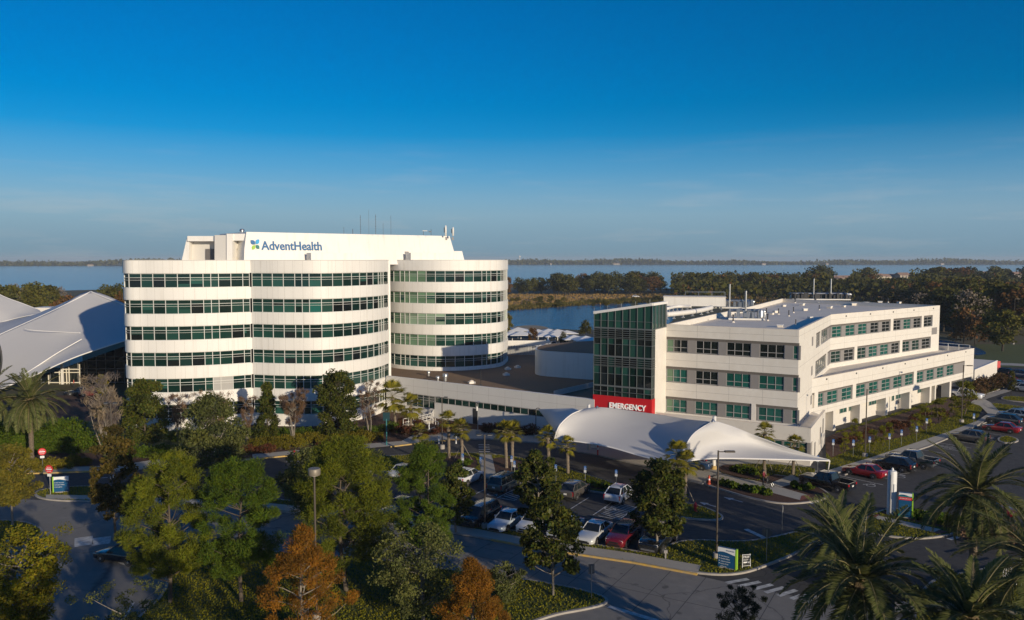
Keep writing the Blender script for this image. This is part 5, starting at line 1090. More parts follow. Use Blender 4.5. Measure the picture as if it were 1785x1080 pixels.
# ---- palms
def date_palm(label, u, v, uc, vc, rpx, seed, lo=-.35, loc=None, hz=None, nfr=46, bareness=.0):
    rng = np.random.default_rng(seed); p = at(u, v) if loc is None else Vector(loc); d = p.y; top = atd(uc, vc, d) if hz is None else Vector((p.x, p.y, hz)); Rr = rpx * d / FPX
    t = thing("date_palm", label, "palm", (p.x, p.y, .1), 0, "date palms"); H = top.z; dx = top.x - p.x
    mb = MB(); n = 26; pts = [(dx * (k / (n - 1)) ** 2, 0, -.2 + (H + .1) * k / (n - 1)) for k in range(n)]
    mb.tube(pts, [(.30 if k % 2 else .26) + (.12 if k < 2 else 0) for k in range(n)], 9); mb.build("trunk", mat("palm_trunk", (.20, .155, .105), .95, noise=(6, .5), bump=(14, 1.0)), t)
    bm = MB(); bm.lathe((dx, 0, H - .9), [(.3, 0), (.52, .35), (.55, .8), (.3, 1.25), (.1, 1.4)], 10); bm.build("crown_boss", mat("palm_boots", (.15, .105, .05), .95, noise=(9, .5), bump=(16, 1.0)), t)
    Q = []; rc_ = MB()
    for i in range(nfr):
        az = i * 2.39996 + rng.normal() * .12; f = (i + .5) / nfr; el = math.radians(88 - 128 * f ** .85 + rng.normal() * 9); L = Rr * rng.uniform(.86, 1.04) * (1.08 if f < .8 else .95)
        P = []; q = np.array([dx, 0.0, H]); e = el; ns = 15
        for k in range(ns):
            P.append(q.copy()); q = q + np.array([math.cos(e) * math.cos(az), math.cos(e) * math.sin(az), math.sin(e)]) * L / (ns - 1); e -= (1.3 + .25 * rng.normal()) / ns * (1.1 if f > .2 else .6)
        P = np.array(P); rc_.tube([tuple(x) for x in P[::2]], [.05 - .04 * k / 7 for k in range(8)], 4, cap=False)
        s = np.linspace(.12, .995, 58); ii = s * (ns - 1); i0 = np.clip(ii.astype(int), 0, ns - 2); fr = (ii - i0)[:, None]; B = P[i0] * (1 - fr) + P[i0 + 1] * fr; T = unit(P[i0 + 1] - P[i0])
        side = unit(np.cross(T, np.array([0, 0, 1.0]))); upv = np.cross(side, T)
        for sg in (-1, 1):
            ll = (L * .165 * np.sin(np.pi * np.clip(s * .86 + .1, 0, 1)) ** .6 * rng.uniform(.85, 1.1, len(s)))[:, None]; D = unit(T * .75 + side * sg * 1.0 + upv * .35 + rng.normal(size=T.shape) * .08); w = T * .05
            E = B + D * ll - np.array([0, 0, 1]) * ll * .12; M_ = B + D * ll * .5
            Q.append(np.stack([B - w * .5, M_ - w, E, M_ + w], 1))
    put("fronds", quads_mesh("fronds", np.concatenate(Q), L_PALM), t); rc_.build("frond_rib", mat("frond_rib", (.20, .17, .07), .7), t, True); return t
date_palm("tall date palm at the right with a thick notched trunk and sweeping crown", 1694, 1012, 1702, 862, 112, 61, nfr=56)
date_palm("lower date palm with upright fronds left of the tall one, behind the sign lawn", 1462, 1020, 1462, 945, 88, 62, nfr=50)
date_palm("dark spreading date palm nearest the bottom edge, in front of all the others", 1500, 1277, 1500, 1018, 155, 63, nfr=56)
date_palm("date palm cut by the right edge with fronds over the white railing", 1830, 1100, 1812, 985, 150, 64, nfr=50)
date_palm("date palm with dark fronds filling the lower right corner", 1700, 1363, 1690, 1085, 130, 65, nfr=50)
date_palm("date palm on the left in front of the tent roof", 56, 808, 52, 700, 64, 66, nfr=50)
date_palm("date palm mostly cut off by the left edge below the tent", -22, 808, -22, 690, 62, 67, nfr=44)
def fan_palm(label, u, v, uc, vc, rpx, seed, props=False, skirt=0.0, pale=True, group="sabal palms around the entrance"):
    rng = np.random.default_rng(seed); p = at(u, v); d = p.y; top = atd(uc, vc, d); Rr = rpx * d / FPX; dx = top.x - p.x; H = top.z
    t = thing("sabal_palm", label, "palm", (p.x, p.y, .12), 0, group)
    mb = MB(); n = 18; mb.tube([(dx * (k / (n - 1)) ** 1.5, 0, -.2 + (H - .1) * k / (n - 1)) for k in range(n)], [(.20 if k % 2 else .175) * (1.25 if k > n - 6 else 1) for k in range(n)], 8); mb.build("trunk", mat("sabal_trunk", (.25, .20, .145), .95, noise=(7, .45), bump=(16, .8)), t)
    if props:
        for a in (.4, 2.5, 4.6):
            m = MB(); m.tube([(dx * .3 + .15 * math.cos(a), .15 * math.sin(a), H * .5), (1.35 * math.cos(a), 1.35 * math.sin(a), -.1)], .035, 5); m.build("prop", M_BARKG, t)
    Q = []; pt = MB(); nf = 28
    for i in range(nf):
        az = i * 2.39996 + rng.normal() * .2; f = (i + .5) / nf; el = math.radians(85 - 135 * f + rng.normal() * 8) if not skirt else math.radians(80 - 150 * f + rng.normal() * 8); D = np.array([math.cos(el) * math.cos(az), math.cos(el) * math.sin(az), math.sin(el)]); o = np.array([dx, 0, H - .15]); L = Rr * rng.uniform(.42, .58); c = o + D * L - np.array([0, 0, .1]) * f
        pt.tube([tuple(o), tuple(c)], .016, 3, cap=False); side = unit(np.cross(D, np.array([0, 0, 1.0])) + 1e-6); up = np.cross(side, D)
        for a in np.linspace(-1.15, 1.15, 17):
            dd = unit(D * math.cos(a) + side * math.sin(a) + up * (.22 - .3 * abs(a) * .3) - np.array([0, 0, .18])); ll = Rr * .56 * (1 - .12 * abs(a)) * rng.uniform(.85, 1.1); w = np.cross(dd, up); w = w / max(np.linalg.norm(w), 1e-6) * .030 * Rr / 1.2
            m_ = c + dd * ll * .55; e = c + dd * ll - np.array([0, 0, 1]) * ll * .22; Q.append(np.stack([c, m_ - w, e, m_ + w]))
    put("fronds", quads_mesh("fronds", np.array(Q), L_SAB), t); pt.build("petiole", mat("frond_rib", (.20, .17, .07), .7), t); return t
fan_palm("tallest sabal palm where the round tower meets the link wing", 690, 752, 684, 690, 34, 71, skirt=1)
fan_palm("shorter sabal palm leaning right beside the tallest one at the link wing", 716, 755, 716, 706, 26, 72, skirt=1)
fan_palm("low sabal palm by the ramp railing, leftmost on the drive island", 735, 800, 733, 752, 20, 73)
fan_palm("slim sabal palm directly left of the propped one near the white bollards", 783, 800, 781, 732, 22, 74)
fan_palm("sabal palm propped by slanting poles on the mulch island", 806, 806, 804, 746, 22, 75, props=True)
fan_palm("sabal palm with twin neighbour left of the canopy, the left one", 883, 817, 880, 750, 24, 76)
fan_palm("sabal palm with twin neighbour left of the canopy, the right one", 893, 818, 893, 752, 25, 77)
fan_palm("sabal palm touching the left tip of the canopy", 957, 822, 955, 760, 24, 78)
fan_palm("short sabal palm just below the left edge of the canopy", 990, 827, 989, 776, 20, 79)
fan_palm("dark sabal palm in shade in front of the canopy valley, left of the pair", 1180, 882, 1182, 790, 30, 80, group="shaded pair of sabal palms")
fan_palm("dark sabal palm in shade in front of the canopy valley, right of the pair", 1193, 884, 1196, 806, 27, 81, props=True, group="shaded pair of sabal palms")
fan_palm("propped sabal palm behind the canopy, the taller of the two by the cream wall", 1332, 828, 1333, 752, 21, 82, props=True)
fan_palm("propped sabal palm behind the canopy, the shorter one nearer the block corner", 1382, 829, 1385, 772, 20, 83, props=True)
# ---- saplings along the long wing
SAP = tree("sapling", "thin bright green young cypress on the mulch bed beside the long wing", 1472, 792, 752, 16, 'needle', leaf_mat("sapling_leaf", (.16, .18, .014), (.24, .21, .018), .2, .35), 91, "young trees along the long wing", h0=.1, shape='egg', n=18, per=60, leafs=.28, clump=1.5, tr=.04)
rs_ = random.Random(4)
for u, v, s, w in ((1497, 788, .95, 1), (1522, 786, 1.0, 1.3), (1489, 768, 1.1, .9), (1538, 778, 1.0, 1.0), (1550, 768, .9, 1.1), (1597, 760, 1.15, 1.2), (1612, 750, 1.2, 1.4), (1638, 738, 1.3, 1.6), (1664, 728, 1.2, 1.3), (1680, 722, 1.9, 1.6)):
    p = at(u, v, .1); copy_tree(SAP, p, rs_.uniform(0, 6), (s * w, s * w, s))
# ---- shrubs and hedges
def shrub(label, H, r, leafm, seed, n=16, per=46, ls=.2, group=None, name="shrub"):
    rng = np.random.default_rng(seed); t = thing(name, label, "shrub", (0, 0, -50), 0, group)
    cen = crown_points(rng, n, H * .2, H * .85, r * .8, 'flat'); P, k = clumped(rng, cen, per, r * .45); P[:, 2] = np.maximum(P[:, 2], .03)
    put("foliage", quads_mesh("foliage", leaves(P, ls, rng, .6, .3), leafm), t)
    mb = MB()
    for c in cen[:8]: limb(mb, (0, 0, -.05), c, .03, .01, rng, 4, .1, 4)
    mb.build("stem", M_BARK, t); return t
def scatter(proto, spots, z=.12, s0=.8, s1=1.25, seed=1):
    r_ = random.Random(seed); first = True
    for u, v in spots:
        p = at(u, v, z); s = r_.uniform(s0, s1)
        if first: proto.location = p; proto.scale = (s, s, s); first = False
        else: copy_tree(proto, p, r_.uniform(0, 6.28), s)
def line(a, b, n, jit=2.0, seed=3):
    r_ = random.Random(seed); return [(a[0] + (b[0] - a[0]) * k / (n - 1) + r_.uniform(-jit, jit), a[1] + (b[1] - a[1]) * k / (n - 1) + r_.uniform(-jit, jit) * .5) for k in range(n)]
scatter(shrub("low golden green clipped shrub in the beds below the round tower", 1.15, 1.15, L_YEL, 101, group="golden shrubs below the round tower"), line((440, 781), (560, 770), 12) + line((560, 774), (660, 766), 11) + line((450, 786), (520, 780), 6), seed=11)
scatter(shrub("reddish ground shrub on the mulch beds near the tower drive", .8, .9, L_RED, 102, group="reddish shrubs near the tower drive"), line((425, 787), (470, 788), 5) + line((690, 752), (740, 760), 8, 5) + [(700, 742), (716, 750), (730, 744), (756, 758), (766, 752)] + line((560, 781), (615, 777), 6), seed=12)
scatter(shrub("dense bright green hedge shrub below the left date palms", 2.6, 2.3, L_HEDGE, 103, n=30, per=90, ls=.24, group="tall green hedge at the left"), line((-30, 792), (140, 784), 9, 4) + line((-20, 770), (120, 768), 6, 4), seed=13)
scatter(shrub("dark rounded shrub in the shaded beds at the foot of the tower", 1.3, 1.3, L_HEDGE, 104, group="dark shrubs at the tower foot"), line((200, 800), (330, 792), 10, 4) + line((300, 768), (350, 764), 5, 3) + line((440, 764), (560, 760), 9) + line((610, 758), (680, 752), 6) + [(560, 766), (548, 764)], seed=14)
scatter(shrub("clipped yellow lime shrub beside the left road", 1.0, 1.0, L_YEL, 105, group="clipped shrubs beside the left road"), [(128, 810), (140, 811), (150, 810), (60, 812)] + line((80, 816), (120, 815), 4), seed=15)
scatter(shrub("dark purple shrub along the shaded foot of the link wing", 1.2, 1.1, L_RED, 106, group="purple shrubs along the link wing"), line((845, 752), (925, 757), 9) + line((776, 752), (800, 754), 3), seed=16)
scatter(shrub("spiky low green plant on the mulch island by the canopy", .6, .55, L_HEDGE, 107, n=8, per=40, ls=.28, group="low plants on the canopy islands"), line((1262, 846), (1340, 864), 13, 3) + line((1278, 820), (1312, 828), 7, 3) + [(1398, 855), (1410, 853), (1386, 850), (800, 812), (808, 815), (815, 810), (900, 830), (920, 826), (1028, 846), (1042, 850), (1056, 852)], seed=17)
scatter(shrub("brown red low shrub on the mulch bed along the long wing", .8, .9, L_RED, 108, group="low shrubs along the long wing"), line((1470, 772), (1640, 722), 15, 9), seed=18)
scatter(shrub("rusty dark shrub massed by the annex wall at the far right", 2.2, 1.9, leaf_mat("dark_rust_leaf", (.05, .045, .02), (.12, .06, .028), .4, .15), 109, n=24, per=60, ls=.28, group="shrubs massed by the annex"), line((1702, 690), (1748, 668), 10, 5) + [(1712, 682), (1735, 676)], seed=19)
scatter(shrub("dark green shrub on the pylon sign island", .7, .8, L_HEDGE, 110, group="shrubs on the pylon island"), line((1600, 903), (1668, 916), 7, 3), seed=20)
scatter(shrub("brown grassy shrub under the tall right date palm", 1.5, 1.3, L_TWIG, 111, group="brown shrubs under the right palms"), line((1690, 940), (1790, 950), 7, 8) + [(1720, 925), (1755, 930)], seed=21)
AG = shrub("silvery spiky agave on the mulch island near the orange cone", .7, .5, L_PALM, 112, n=4, per=10, ls=.2, name="agave"); AG.location = at(1257, 842, .15)
scatter(shrub("small green palm like plant at the bottom right beside the walk", .8, .7, L_PALM, 113, n=8, per=40, ls=.3, group="low plants at the bottom right"), line((1600, 1046), (1660, 1046), 5) + line((1690, 1060), (1780, 1060), 5), seed=22)
# ---------------------------------------------------------------- trees of the middle distance and the far shore
def far_proto(kind, seed, H=14.0, Rr=6.0, n=34, per=22, ls=1.0, shape='round', h0=.25):
    rng = np.random.default_rng(seed); t = thing("far_tree", None, None, (0, 0, -60)); cen = crown_points(rng, n, H * h0, H * .96, Rr * .85, shape); P, k = clumped(rng, cen, per, Rr * .3)
    put("crown", quads_mesh("crown", leaves(P, ls, rng, .75, .2), L_FAR[kind]), t); mb = MB(); limb(mb, (0, 0, -.3), (0, 0, H * .7), .32, .1, rng, 5, .02, 6)
    for c in cen[:9]: limb(mb, (0, 0, H * .35), c, .13, .04, rng, 4, .06, 4)
    mb.build("trunk", M_BARKG if kind == 3 else M_BARKD, t); return t
PR = {k: [far_proto(k, 200 + k * 10 + j, shape=('round', 'egg', 'flat')[j % 3], Rr=(6.5, 5.2, 7.5)[j % 3], n=44, per=(32 if k != 3 else 16), ls=(1.0 if k != 3 else .7)) for j in range(3)] for k in range(5)}
FL_ = {0: "dark oak of the lakeside wood beyond the meadow and pond", 1: "mid green tree of the lakeside wood beyond the buildings", 2: "rust brown cypress of the lakeside wood beyond the buildings", 3: "grey leafless tree of the lakeside wood beyond the buildings", 4: "golden yellow tree in the wood beyond the long wing"}
used_ = set(); rf_ = random.Random(21)
def far(x, y, kind, H, wid=1.0, label=None, group="lakeside wood"):
    u_ = x / y * FPX + W0 / 2
    if y > 420 and (abs(u_ - 1468) < 16 or 1515 < u_ < 1585 or abs(u_ - 1718) < 12 or abs(u_ - 1768) < 14): H = min(H, max(4.0, CAM_Z - (33 + 4 * rf_.random()) * y / FPX))
    j = rf_.randrange(3); p = PR[kind][j]; s = H / 14.0; lab = label or FL_[kind]
    if p.name in used_: c = copy_tree(p)
    else: c = p; used_.add(p.name)
    c.location = (x, y, -.1); c.rotation_euler = (0, 0, rf_.uniform(0, 6.28)); c.scale = (s * wid, s * wid, s); c['label'] = lab; c['category'] = "bush" if group == "scrub on the pond bank" else "tree"
    if not label or group == "scrub on the pond bank": c['group'] = group
def belt(pts, n, kinds, H0, H1, depth, wid=1.0):
    """trees along a pixel line (u, v of their feet), several ranks deep"""
    P = [at(u, v) for u, v in pts]
    for k in range(n):
        f = rf_.random() * (len(P) - 1); i = min(int(f), len(P) - 2); q = P[i].lerp(P[i + 1], f - i); dd = rf_.random() * depth; r_ = q.normalized()
        far(q.x + r_.x * dd, q.y + r_.y * dd, rf_.choices(range(5), kinds)[0], rf_.uniform(H0, H1), wid * rf_.uniform(.85, 1.2))
belt([(964, 515), (1145, 514), (1400, 516)], 66, (6, 5, .6, .4, 0), 9, 15.5, 90, 1.3)
belt([(860, 520), (905, 517), (955, 515)], 12, (5, 4, 2, .5, 0), 7, 14, 50, 1.0)
belt([(1180, 518), (1480, 524), (1640, 545)], 50, (6, 6, 3, .5, 0), 10, 15, 170, 1.3)
belt([(1620, 590), (1700, 588), (1840, 584)], 34, (7, 3, 3, .5, 0), 11, 16, 50, 1.15)
belt([(1600, 560), (1700, 556), (1840, 552)], 48, (6, 4, 3, .6, 0), 11, 16, 120, 1.2)
belt([(1400, 508), (1840, 510)], 46, (6, 6, 2, .4, 0), 14, 19, 200, 1.5)
belt([(-60, 580), (90, 575), (230, 572)], 32, (4, 6, 1.6, .6, 0), 11, 15.5, 110, .95)
belt([(-60, 590), (60, 585), (150, 582)], 9, (1, 3, 5, 1, 0), 8, 12, 40, .9)
# deeper ranks of the wood, where single trees can no longer be told apart
_r = np.random.default_rng(31); n_ = 16000; d_ = _r.uniform(420, 820, n_); u_ = _r.uniform(1170, 1900, n_); x_ = (u_ - W0 / 2) * d_ / FPX; cap = np.where((np.abs(u_ - 1468) < 16) | (np.abs(u_ - 1550) < 35) | (np.abs(u_ - 1718) < 12) | (np.abs(u_ - 1768) < 14), np.maximum(4, CAM_Z - 33 * d_ / FPX), 16.5 - 3 * (u_ < 1400)) * (.80 + .2 * np.sin(x_ * .13) * np.sin(d_ * .09))
P_ = np.stack([x_, d_, _r.uniform(.1, 1, n_) ** .6 * cap], 1)
me = quads_mesh("wood", leaves(P_, 2.6, _r, .75, .3), [L_FAR[0], L_FAR[1], L_FAR[2]], np.searchsorted([.42, .86], np.clip(.5 + .35 * np.sin(x_ * .05) * np.sin(d_ * .04) + _r.normal(size=n_) * .12, 0, 1))); o = bpy.data.objects.new("wood", me); C.objects.link(o); o['kind'] = 'stuff'; o['label'] = "deep brown green wood running back toward the lake at the right"
for u, v, kind, H, w, lab in ((1737, 560, 4, 8, .9, "rounded golden yellow tree in front of the dark wood at the far right"), (1747, 612, 1, 11, 1.25, "broad olive tree on the lawn beyond the long wing"), (1680, 604, 2, 11, .75, "thin reddish cypress by the pond beyond the long wing"), (1700, 600, 2, 8, 1.2, "rusty bushy tree at the pond edge beyond the low wing roof"), (1725, 596, 0, 9, 1.3, "dark oak at the pond edge behind the broad olive tree"), (1672, 552, 3, 12, 1.0, "pale grey leafless tree against the dark wood at the right"), (1021, 588, 1, 5.5, .9, "small round green tree at the pond edge left of the glass tower"), (884, 590, 4, 8, .7, "olive gold tree half hidden by the right lobe of the round tower"), (928, 610, 2, 6.2, .55, "brown green young tree among the shade canopies"), (982, 606, 0, 4.6, .6, "dark slim tree among the shade canopies"), (885, 516, 2, 13, .8, "rust red tree at the lake edge just right of the round tower"), (968, 592, 0, 3.2, 1.0, "low dark bush by the pond behind the shade canopies"), (1762, 690, 1, 4.6, .5, "small young tree on the grass by the far parking")):
    p = at(u, v); far(p.x, p.y, kind, H, w, lab)
rr_ = random.Random(8)
for k in range(44):                                          # bushes on the pond bank
    u = rr_.uniform(880, 1150); v = rr_.uniform(524, 536); p = at(u, v); far(p.x, p.y, rr_.choice((1, 1, 4)), rr_.uniform(2, 3.6), 1.6, "low green scrub bush on the far bank of the pond", "scrub on the pond bank"); 
# reed edge of the pond: nobody could count it
rng = np.random.default_rng(77); n_ = 9000; uu = rng.uniform(800, 1200, n_); vv = rng.uniform(531, 546, n_); edge = np.interp(uu, [800, 884, 960, 1040, 1130, 1200], [548, 541, 536, 530, 527, 529]); P_ = np.array([tuple(at(a, b - rng.uniform(0, 5))) for a, b in zip(uu, edge)])
P_[:, 2] = rng.uniform(.2, 1.3, n_); Q_ = leaves(P_, 1.5, rng, .25, 0, np.array([0, 0, 1.0])); me = quads_mesh("reeds", Q_, leaf_mat("reed_leaf", (.10, .095, .022), (.16, .12, .035), 0, .2)); o = bpy.data.objects.new("reeds", me); C.objects.link(o); o['kind'] = 'stuff'; o['label'] = "belt of yellow green reeds along the far pond bank"
n_ = 26000; V_ = np.array([tuple(p) for p in md]); P_ = np.stack([rng.uniform(V_[:, 0].min(), V_[:, 0].max(), n_), rng.uniform(V_[:, 1].min(), V_[:, 1].max(), n_), rng.uniform(.15, .6, n_)], 1); P_ = P_[np.abs(P_[:, 0] / P_[:, 1] * FPX - 120) < 620]; ed_ = np.interp(P_[:, 0] / P_[:, 1] * FPX + W0 / 2, [800, 884, 960, 1040, 1130, 1200], [548, 541, 536, 530, 527, 529]); P_ = P_[P_[:, 1] > CAM_Z * FPX / (ed_ - 451)]
me = quads_mesh("dry_grass", leaves(P_, 1.1, rng, .5, 0, np.array([0, 0, 1.0])), leaf_mat("dry_grass_leaf", (.38, .22, .075), (.29, .21, .065), 0, .2)); o = bpy.data.objects.new("dry_grass", me); C.objects.link(o); o['kind'] = 'stuff'; o['label'] = "tall golden brown grass on the meadow beyond the pond"
# far shore and its wood, one mass
flat("far_shore", [(-4200, 2655), (-2200, 2725), (-1300, 2955), (-500, 3355), (300, 3505), (1200, 3425), (2300, 3565), (4200, 3505), (6500, 7000), (-6500, 7000)], .3, M_GROUND)
S_ = np.array([(-4200, 2655), (-2200, 2725), (-1300, 2955), (-500, 3355), (300, 3505), (1200, 3425), (2300, 3565), (4200, 3505)], float)
n_ = 16000; f = rng.uniform(0, len(S_) - 1.001, n_); i0 = f.astype(int); q = S_[i0] + (S_[i0 + 1] - S_[i0]) * (f - i0)[:, None]; dd = rng.uniform(0, 1, n_) ** 2 * 260; hh = 13 + 5 * np.sin(q[:, 0] * .004) + 4 * np.sin(q[:, 0] * .013 + 1) + rng.normal(size=n_) * 2.5
P_ = np.stack([q[:, 0], q[:, 1] + dd + 8, rng.uniform(.05, 1, n_) ** .7 * np.maximum(hh, 5) + dd * .02], 1)
me = quads_mesh("far_forest", leaves(P_, 13.0, rng, .7, .4), L_FAR[0]); o = bpy.data.objects.new("far_forest", me); C.objects.link(o); o['kind'] = 'stuff'; o['label'] = "low dark wooded far shore of the lake"
# houses on the far shore and among the trees
hm_ = None
M_HW = mat("house_wall", (.42, .37, .30), .8); M_HR = mat("house_roof", (.30, .20, .15), .9)
def house(x, y, z, w, d, h, rz, lab, group):
    global hm_
    t = thing("house", lab, "house", (x, y, z), rz, group); m = MB(); m.box((0, 0, h / 2 - .5), (w, d, h + 1)); m.build("wall", M_HW, t); m = MB(); e = .5
    m.add([(-w / 2 - e, -d / 2 - e, h), (w / 2 + e, -d / 2 - e, h), (w / 2 + e, d / 2 + e, h), (-w / 2 - e, d / 2 + e, h), (-w / 2, 0, h + d * .28), (w / 2, 0, h + d * .28)], [(0, 1, 5, 4), (2, 3, 4, 5), (1, 2, 5), (3, 0, 4), (3, 2, 1, 0)]); m.build("roof", M_HR, t)
    m = MB()
    for k in range(3): m.box((-w / 2 + w * (k + .5) / 3, -d / 2 - .03, h * .55), (w * .12, .1, h * .4))
    m.build("window", M_DARK, t)
for u, d, h, w, lab in ((1468, 700, 8.0, 22, "long pale house among the trees at the right, leftmost of the roofs"), (1527, 760, 8.6, 14, "cream house second from the left above the wood"), (1549, 775, 8.0, 14, "cream house with brown roof in the middle of the group above the wood"), (1572, 770, 9.4, 13, "cream house right of the middle one above the wood"), (1718, 800, 10.0, 12, "cream house among the treetops toward the right edge"), (1768, 810, 9.5, 14, "pale house nearest the right edge above the wood")):
    x = (u - W0 / 2) * d / FPX; house(x, d, 0, w, 9, h, .3, lab, "houses above the right wood")
for k, (u, d, w) in enumerate(((1074, 3490, 26), (1330, 3440, 16), (960, 3490, 8), (1640, 3490, 14), (1440, 3460, 10), (160, 2790, 16))):
    x = (u - W0 / 2) * d / FPX; house(x, d - 4, .4, w, 10, 4, 0, "tiny pale house on the waterline of the far shore", "houses on the far shore")
t = thing("water_tower", "tiny white water tower above the far shore wood", "tower", ((906 - W0 / 2) * 3600 / FPX, 3600, 0)); m = MB(); m.tube([(0, 0, 0), (0, 0, 34)], 1.5, 6); m.build("shaft", M_WHITE, t); m = MB(); m.lathe((0, 0, 32), [(1, 0), (4.5, 3), (4.5, 5), (1, 8)], 10); m.build("tank", M_WHITE, t, True)
# ---------------------------------------------------------------- vehicles
M_CARGL = mat("car_glass", (.012, .016, .018), .04, spec=.7); M_TYRE = mat("tyre_rubber", (.018, .018, .018), .85); M_RIM = mat("wheel_rim", (.45, .45, .46), .3, .8)
M_TRIM = mat("black_trim", (.015, .015, .016), .5); M_HEAD = mat("headlight_glass", (.75, .76, .76), .08, spec=.8, coat=1); M_TAIL = mat("taillight_red", (.45, .008, .01), .12, coat=1); M_PLATE = mat("number_plate", (.7, .7, .66), .4); M_CHROME = mat("chrome", (.6, .6, .6), .12, 1.0)
def paint(name, c): return mat("paint_" + name, c, .25, .15, coat=1.0)
KIND = {
 'sedan': dict(L=4.8, W=1.83, hood=.80, belt=.94, tail=1.00, H=1.45, cowl=.85, rf=.12, rr=-1.05, rb=-1.72, wr=.33, wx=(1.42, -1.40), zb=.20),
 'suv': dict(L=4.65, W=1.86, hood=.98, belt=1.10, tail=1.14, H=1.66, cowl=1.12, rf=.30, rr=-1.40, rb=-2.14, wr=.37, wx=(1.42, -1.38), zb=.25),
 'van': dict(L=5.0, W=1.95, hood=1.02, belt=1.05, tail=1.08, H=1.76, cowl=1.45, rf=.70, rr=-2.05, rb=-2.36, wr=.35, wx=(1.55, -1.50), zb=.22),
 'pickup': dict(L=5.8, W=1.98, hood=1.18, belt=1.24, tail=1.24, H=1.90, cowl=1.10, rf=.55, rr=-.78, rb=-1.02, wr=.40, wx=(1.85, -1.75), zb=.36)}
def vehicle(kind, label, p, head, col, group=None, name=None, z=.012):
    K = KIND[kind]; L, W = K['L'], K['W']; hw = W / 2; t = thing(name or {'sedan': 'sedan', 'suv': 'sports_utility_vehicle', 'van': 'minivan', 'pickup': 'pickup_truck'}[kind], label, {'sedan': 'car', 'suv': 'car', 'van': 'van', 'pickup': 'pickup truck'}[kind], (p.x, p.y, z), math.atan2(head.y, head.x), group)
    b = MB(); f, r = L / 2, -L / 2; st = []
    for x, k, top, zb in ((f, .70, K['hood'] - .28, K['zb'] + .16), (f - .05, .84, K['hood'] - .16, K['zb'] + .04), (f - .22, .95, K['hood'] - .06, K['zb']), (f - .7, .985, K['hood'], K['zb']), (K['cowl'] + .1, 1, K['belt'] - .02, K['zb']), (K['cowl'] - .5, 1, K['belt'], K['zb']), (0, 1, K['belt'], K['zb']), (K['rr'], 1, K['belt'] + .01, K['zb']), (K['rb'], 1, K['tail'], K['zb']), (r + .45, .985, K['tail'], K['zb']), (r + .14, .96, K['tail'] - .02, K['zb'] + .04), (r + .03, .88, K['tail'] - .1, K['zb'] + .1), (r, .78, K['tail'] - .2, K['zb'] + .2)):
        if kind == 'pickup' and x < K['rb'] + .01: top = .86 if r + .1 < x else top - .2
        h = top - zb; y = hw * k
        s = [(y * .80, top), (y * .955, top - .05 * min(1, h / .6)), (y, top - .18 * h), (y * 1.005, zb + h * .45), (y * .975, zb + h * .14), (y * .86, zb)]
        st.append([(x, a, c) for a, c in s] + [(x, -a, c) for a, c in s[::-1]])
    n = 12; base = []
    for s in st: base.append(len(b.v)); b.v.extend(s)
    for i in range(len(st) - 1):
        for k in range(n): b.f.append((base[i] + k, base[i] + (k + 1) % n, base[i + 1] + (k + 1) % n, base[i + 1] + k)); b.m.append(0)
    b.f.append(tuple(base[0] + k for k in range(n))[::-1]); b.m.append(0); b.f.append(tuple(base[-1] + k for k in range(n))); b.m.append(0)
    if kind == 'pickup':                                   # sides and tailgate of the load bed
        x0, x1 = r + .06, K['rb']
        for sy in (-1, 1): b.box(((x0 + x1) / 2, sy * (hw - .06), 1.02), (x1 - x0, .10, .46))
        b.box((r + .08, 0, 1.0), (.08, W - .2, .44)); b.box((x1 - .02, 0, 1.05), (.08, W - .14, .4))
    body = b.build("body", col, t, angle=38)
    cw, rw = hw * .90, hw * .70; zb_, zt = K['belt'] - .03, K['H']
    def fr(q): return [(K['cowl'], cw * q, zb_), (K['rf'], rw * q, zt - .03), (K['rr'], rw * q, zt - .03), (K['rb'], cw * q, zb_)]
    A = fr(1); B = [(x, -y, zz) for x, y, zz in A]
    g = MB(); g.add(A + B, [(0, 1, 2, 3), (7, 6, 5, 4), (4, 5, 1, 0), (3, 2, 6, 7)]); g.build("window_glass", M_CARGL, t)
    ro = MB(); e = .035; xs = [K['rf'] + .08, K['rf'] * .6 + K['rr'] * .4, K['rr'] + .1, K['rr'] - .06]; zs = [zt - .035, zt + .02, zt + .005, zt - .03]
    P = [[(x, y * (rw + e), zz - (.03 if abs(y) == 1 else 0)) for y in (-1, -.7, 0, .7, 1)] for x, zz in zip(xs, zs)]; ro.grid(P, flip=True); ro.add([(x, s * (rw + e), zz - .03 - q) for s in (-1, 1) for x, zz in zip(xs, zs) for q in (0, .05)], [])
    for s in (1, -1):
        nb = [(K['cowl'], cw * s, zb_), (K['rf'], rw * s, zt - .03), (K['rr'], rw * s, zt - .03), (K['rb'], cw * s, zb_)]
        for a, c in ((0, 1), (1, 2), (2, 3)): ro.tube([nb[a], nb[c]], .045 if a != 2 else .06, 5)
        mids = [.5] if kind in ('sedan', 'pickup') else [.36, .70]
        for q in mids:
            xb = K['cowl'] + (K['rb'] - K['cowl']) * (q + .02); xt = K['rf'] + (K['rr'] - K['rf']) * q; ro.tube([(xb, cw * s * 1.0, zb_), (xt, rw * s, zt - .03)], .04, 4)
    ro.build("roof", col, t, angle=40)
    if kind in ('suv', 'van'):
        m = MB()
        for s in (-1, 1): m.tube([(K['rf'] - .15, s * rw * .9, zt + .01), (K['rf'] - .4, s * rw * .9, zt + .06), (K['rr'] + .4, s * rw * .9, zt + .06), (K['rr'] + .15, s * rw * .9, zt + .01)], .022, 4)
        m.build("roof_rail", M_TRIM, t)
    wr = K['wr']
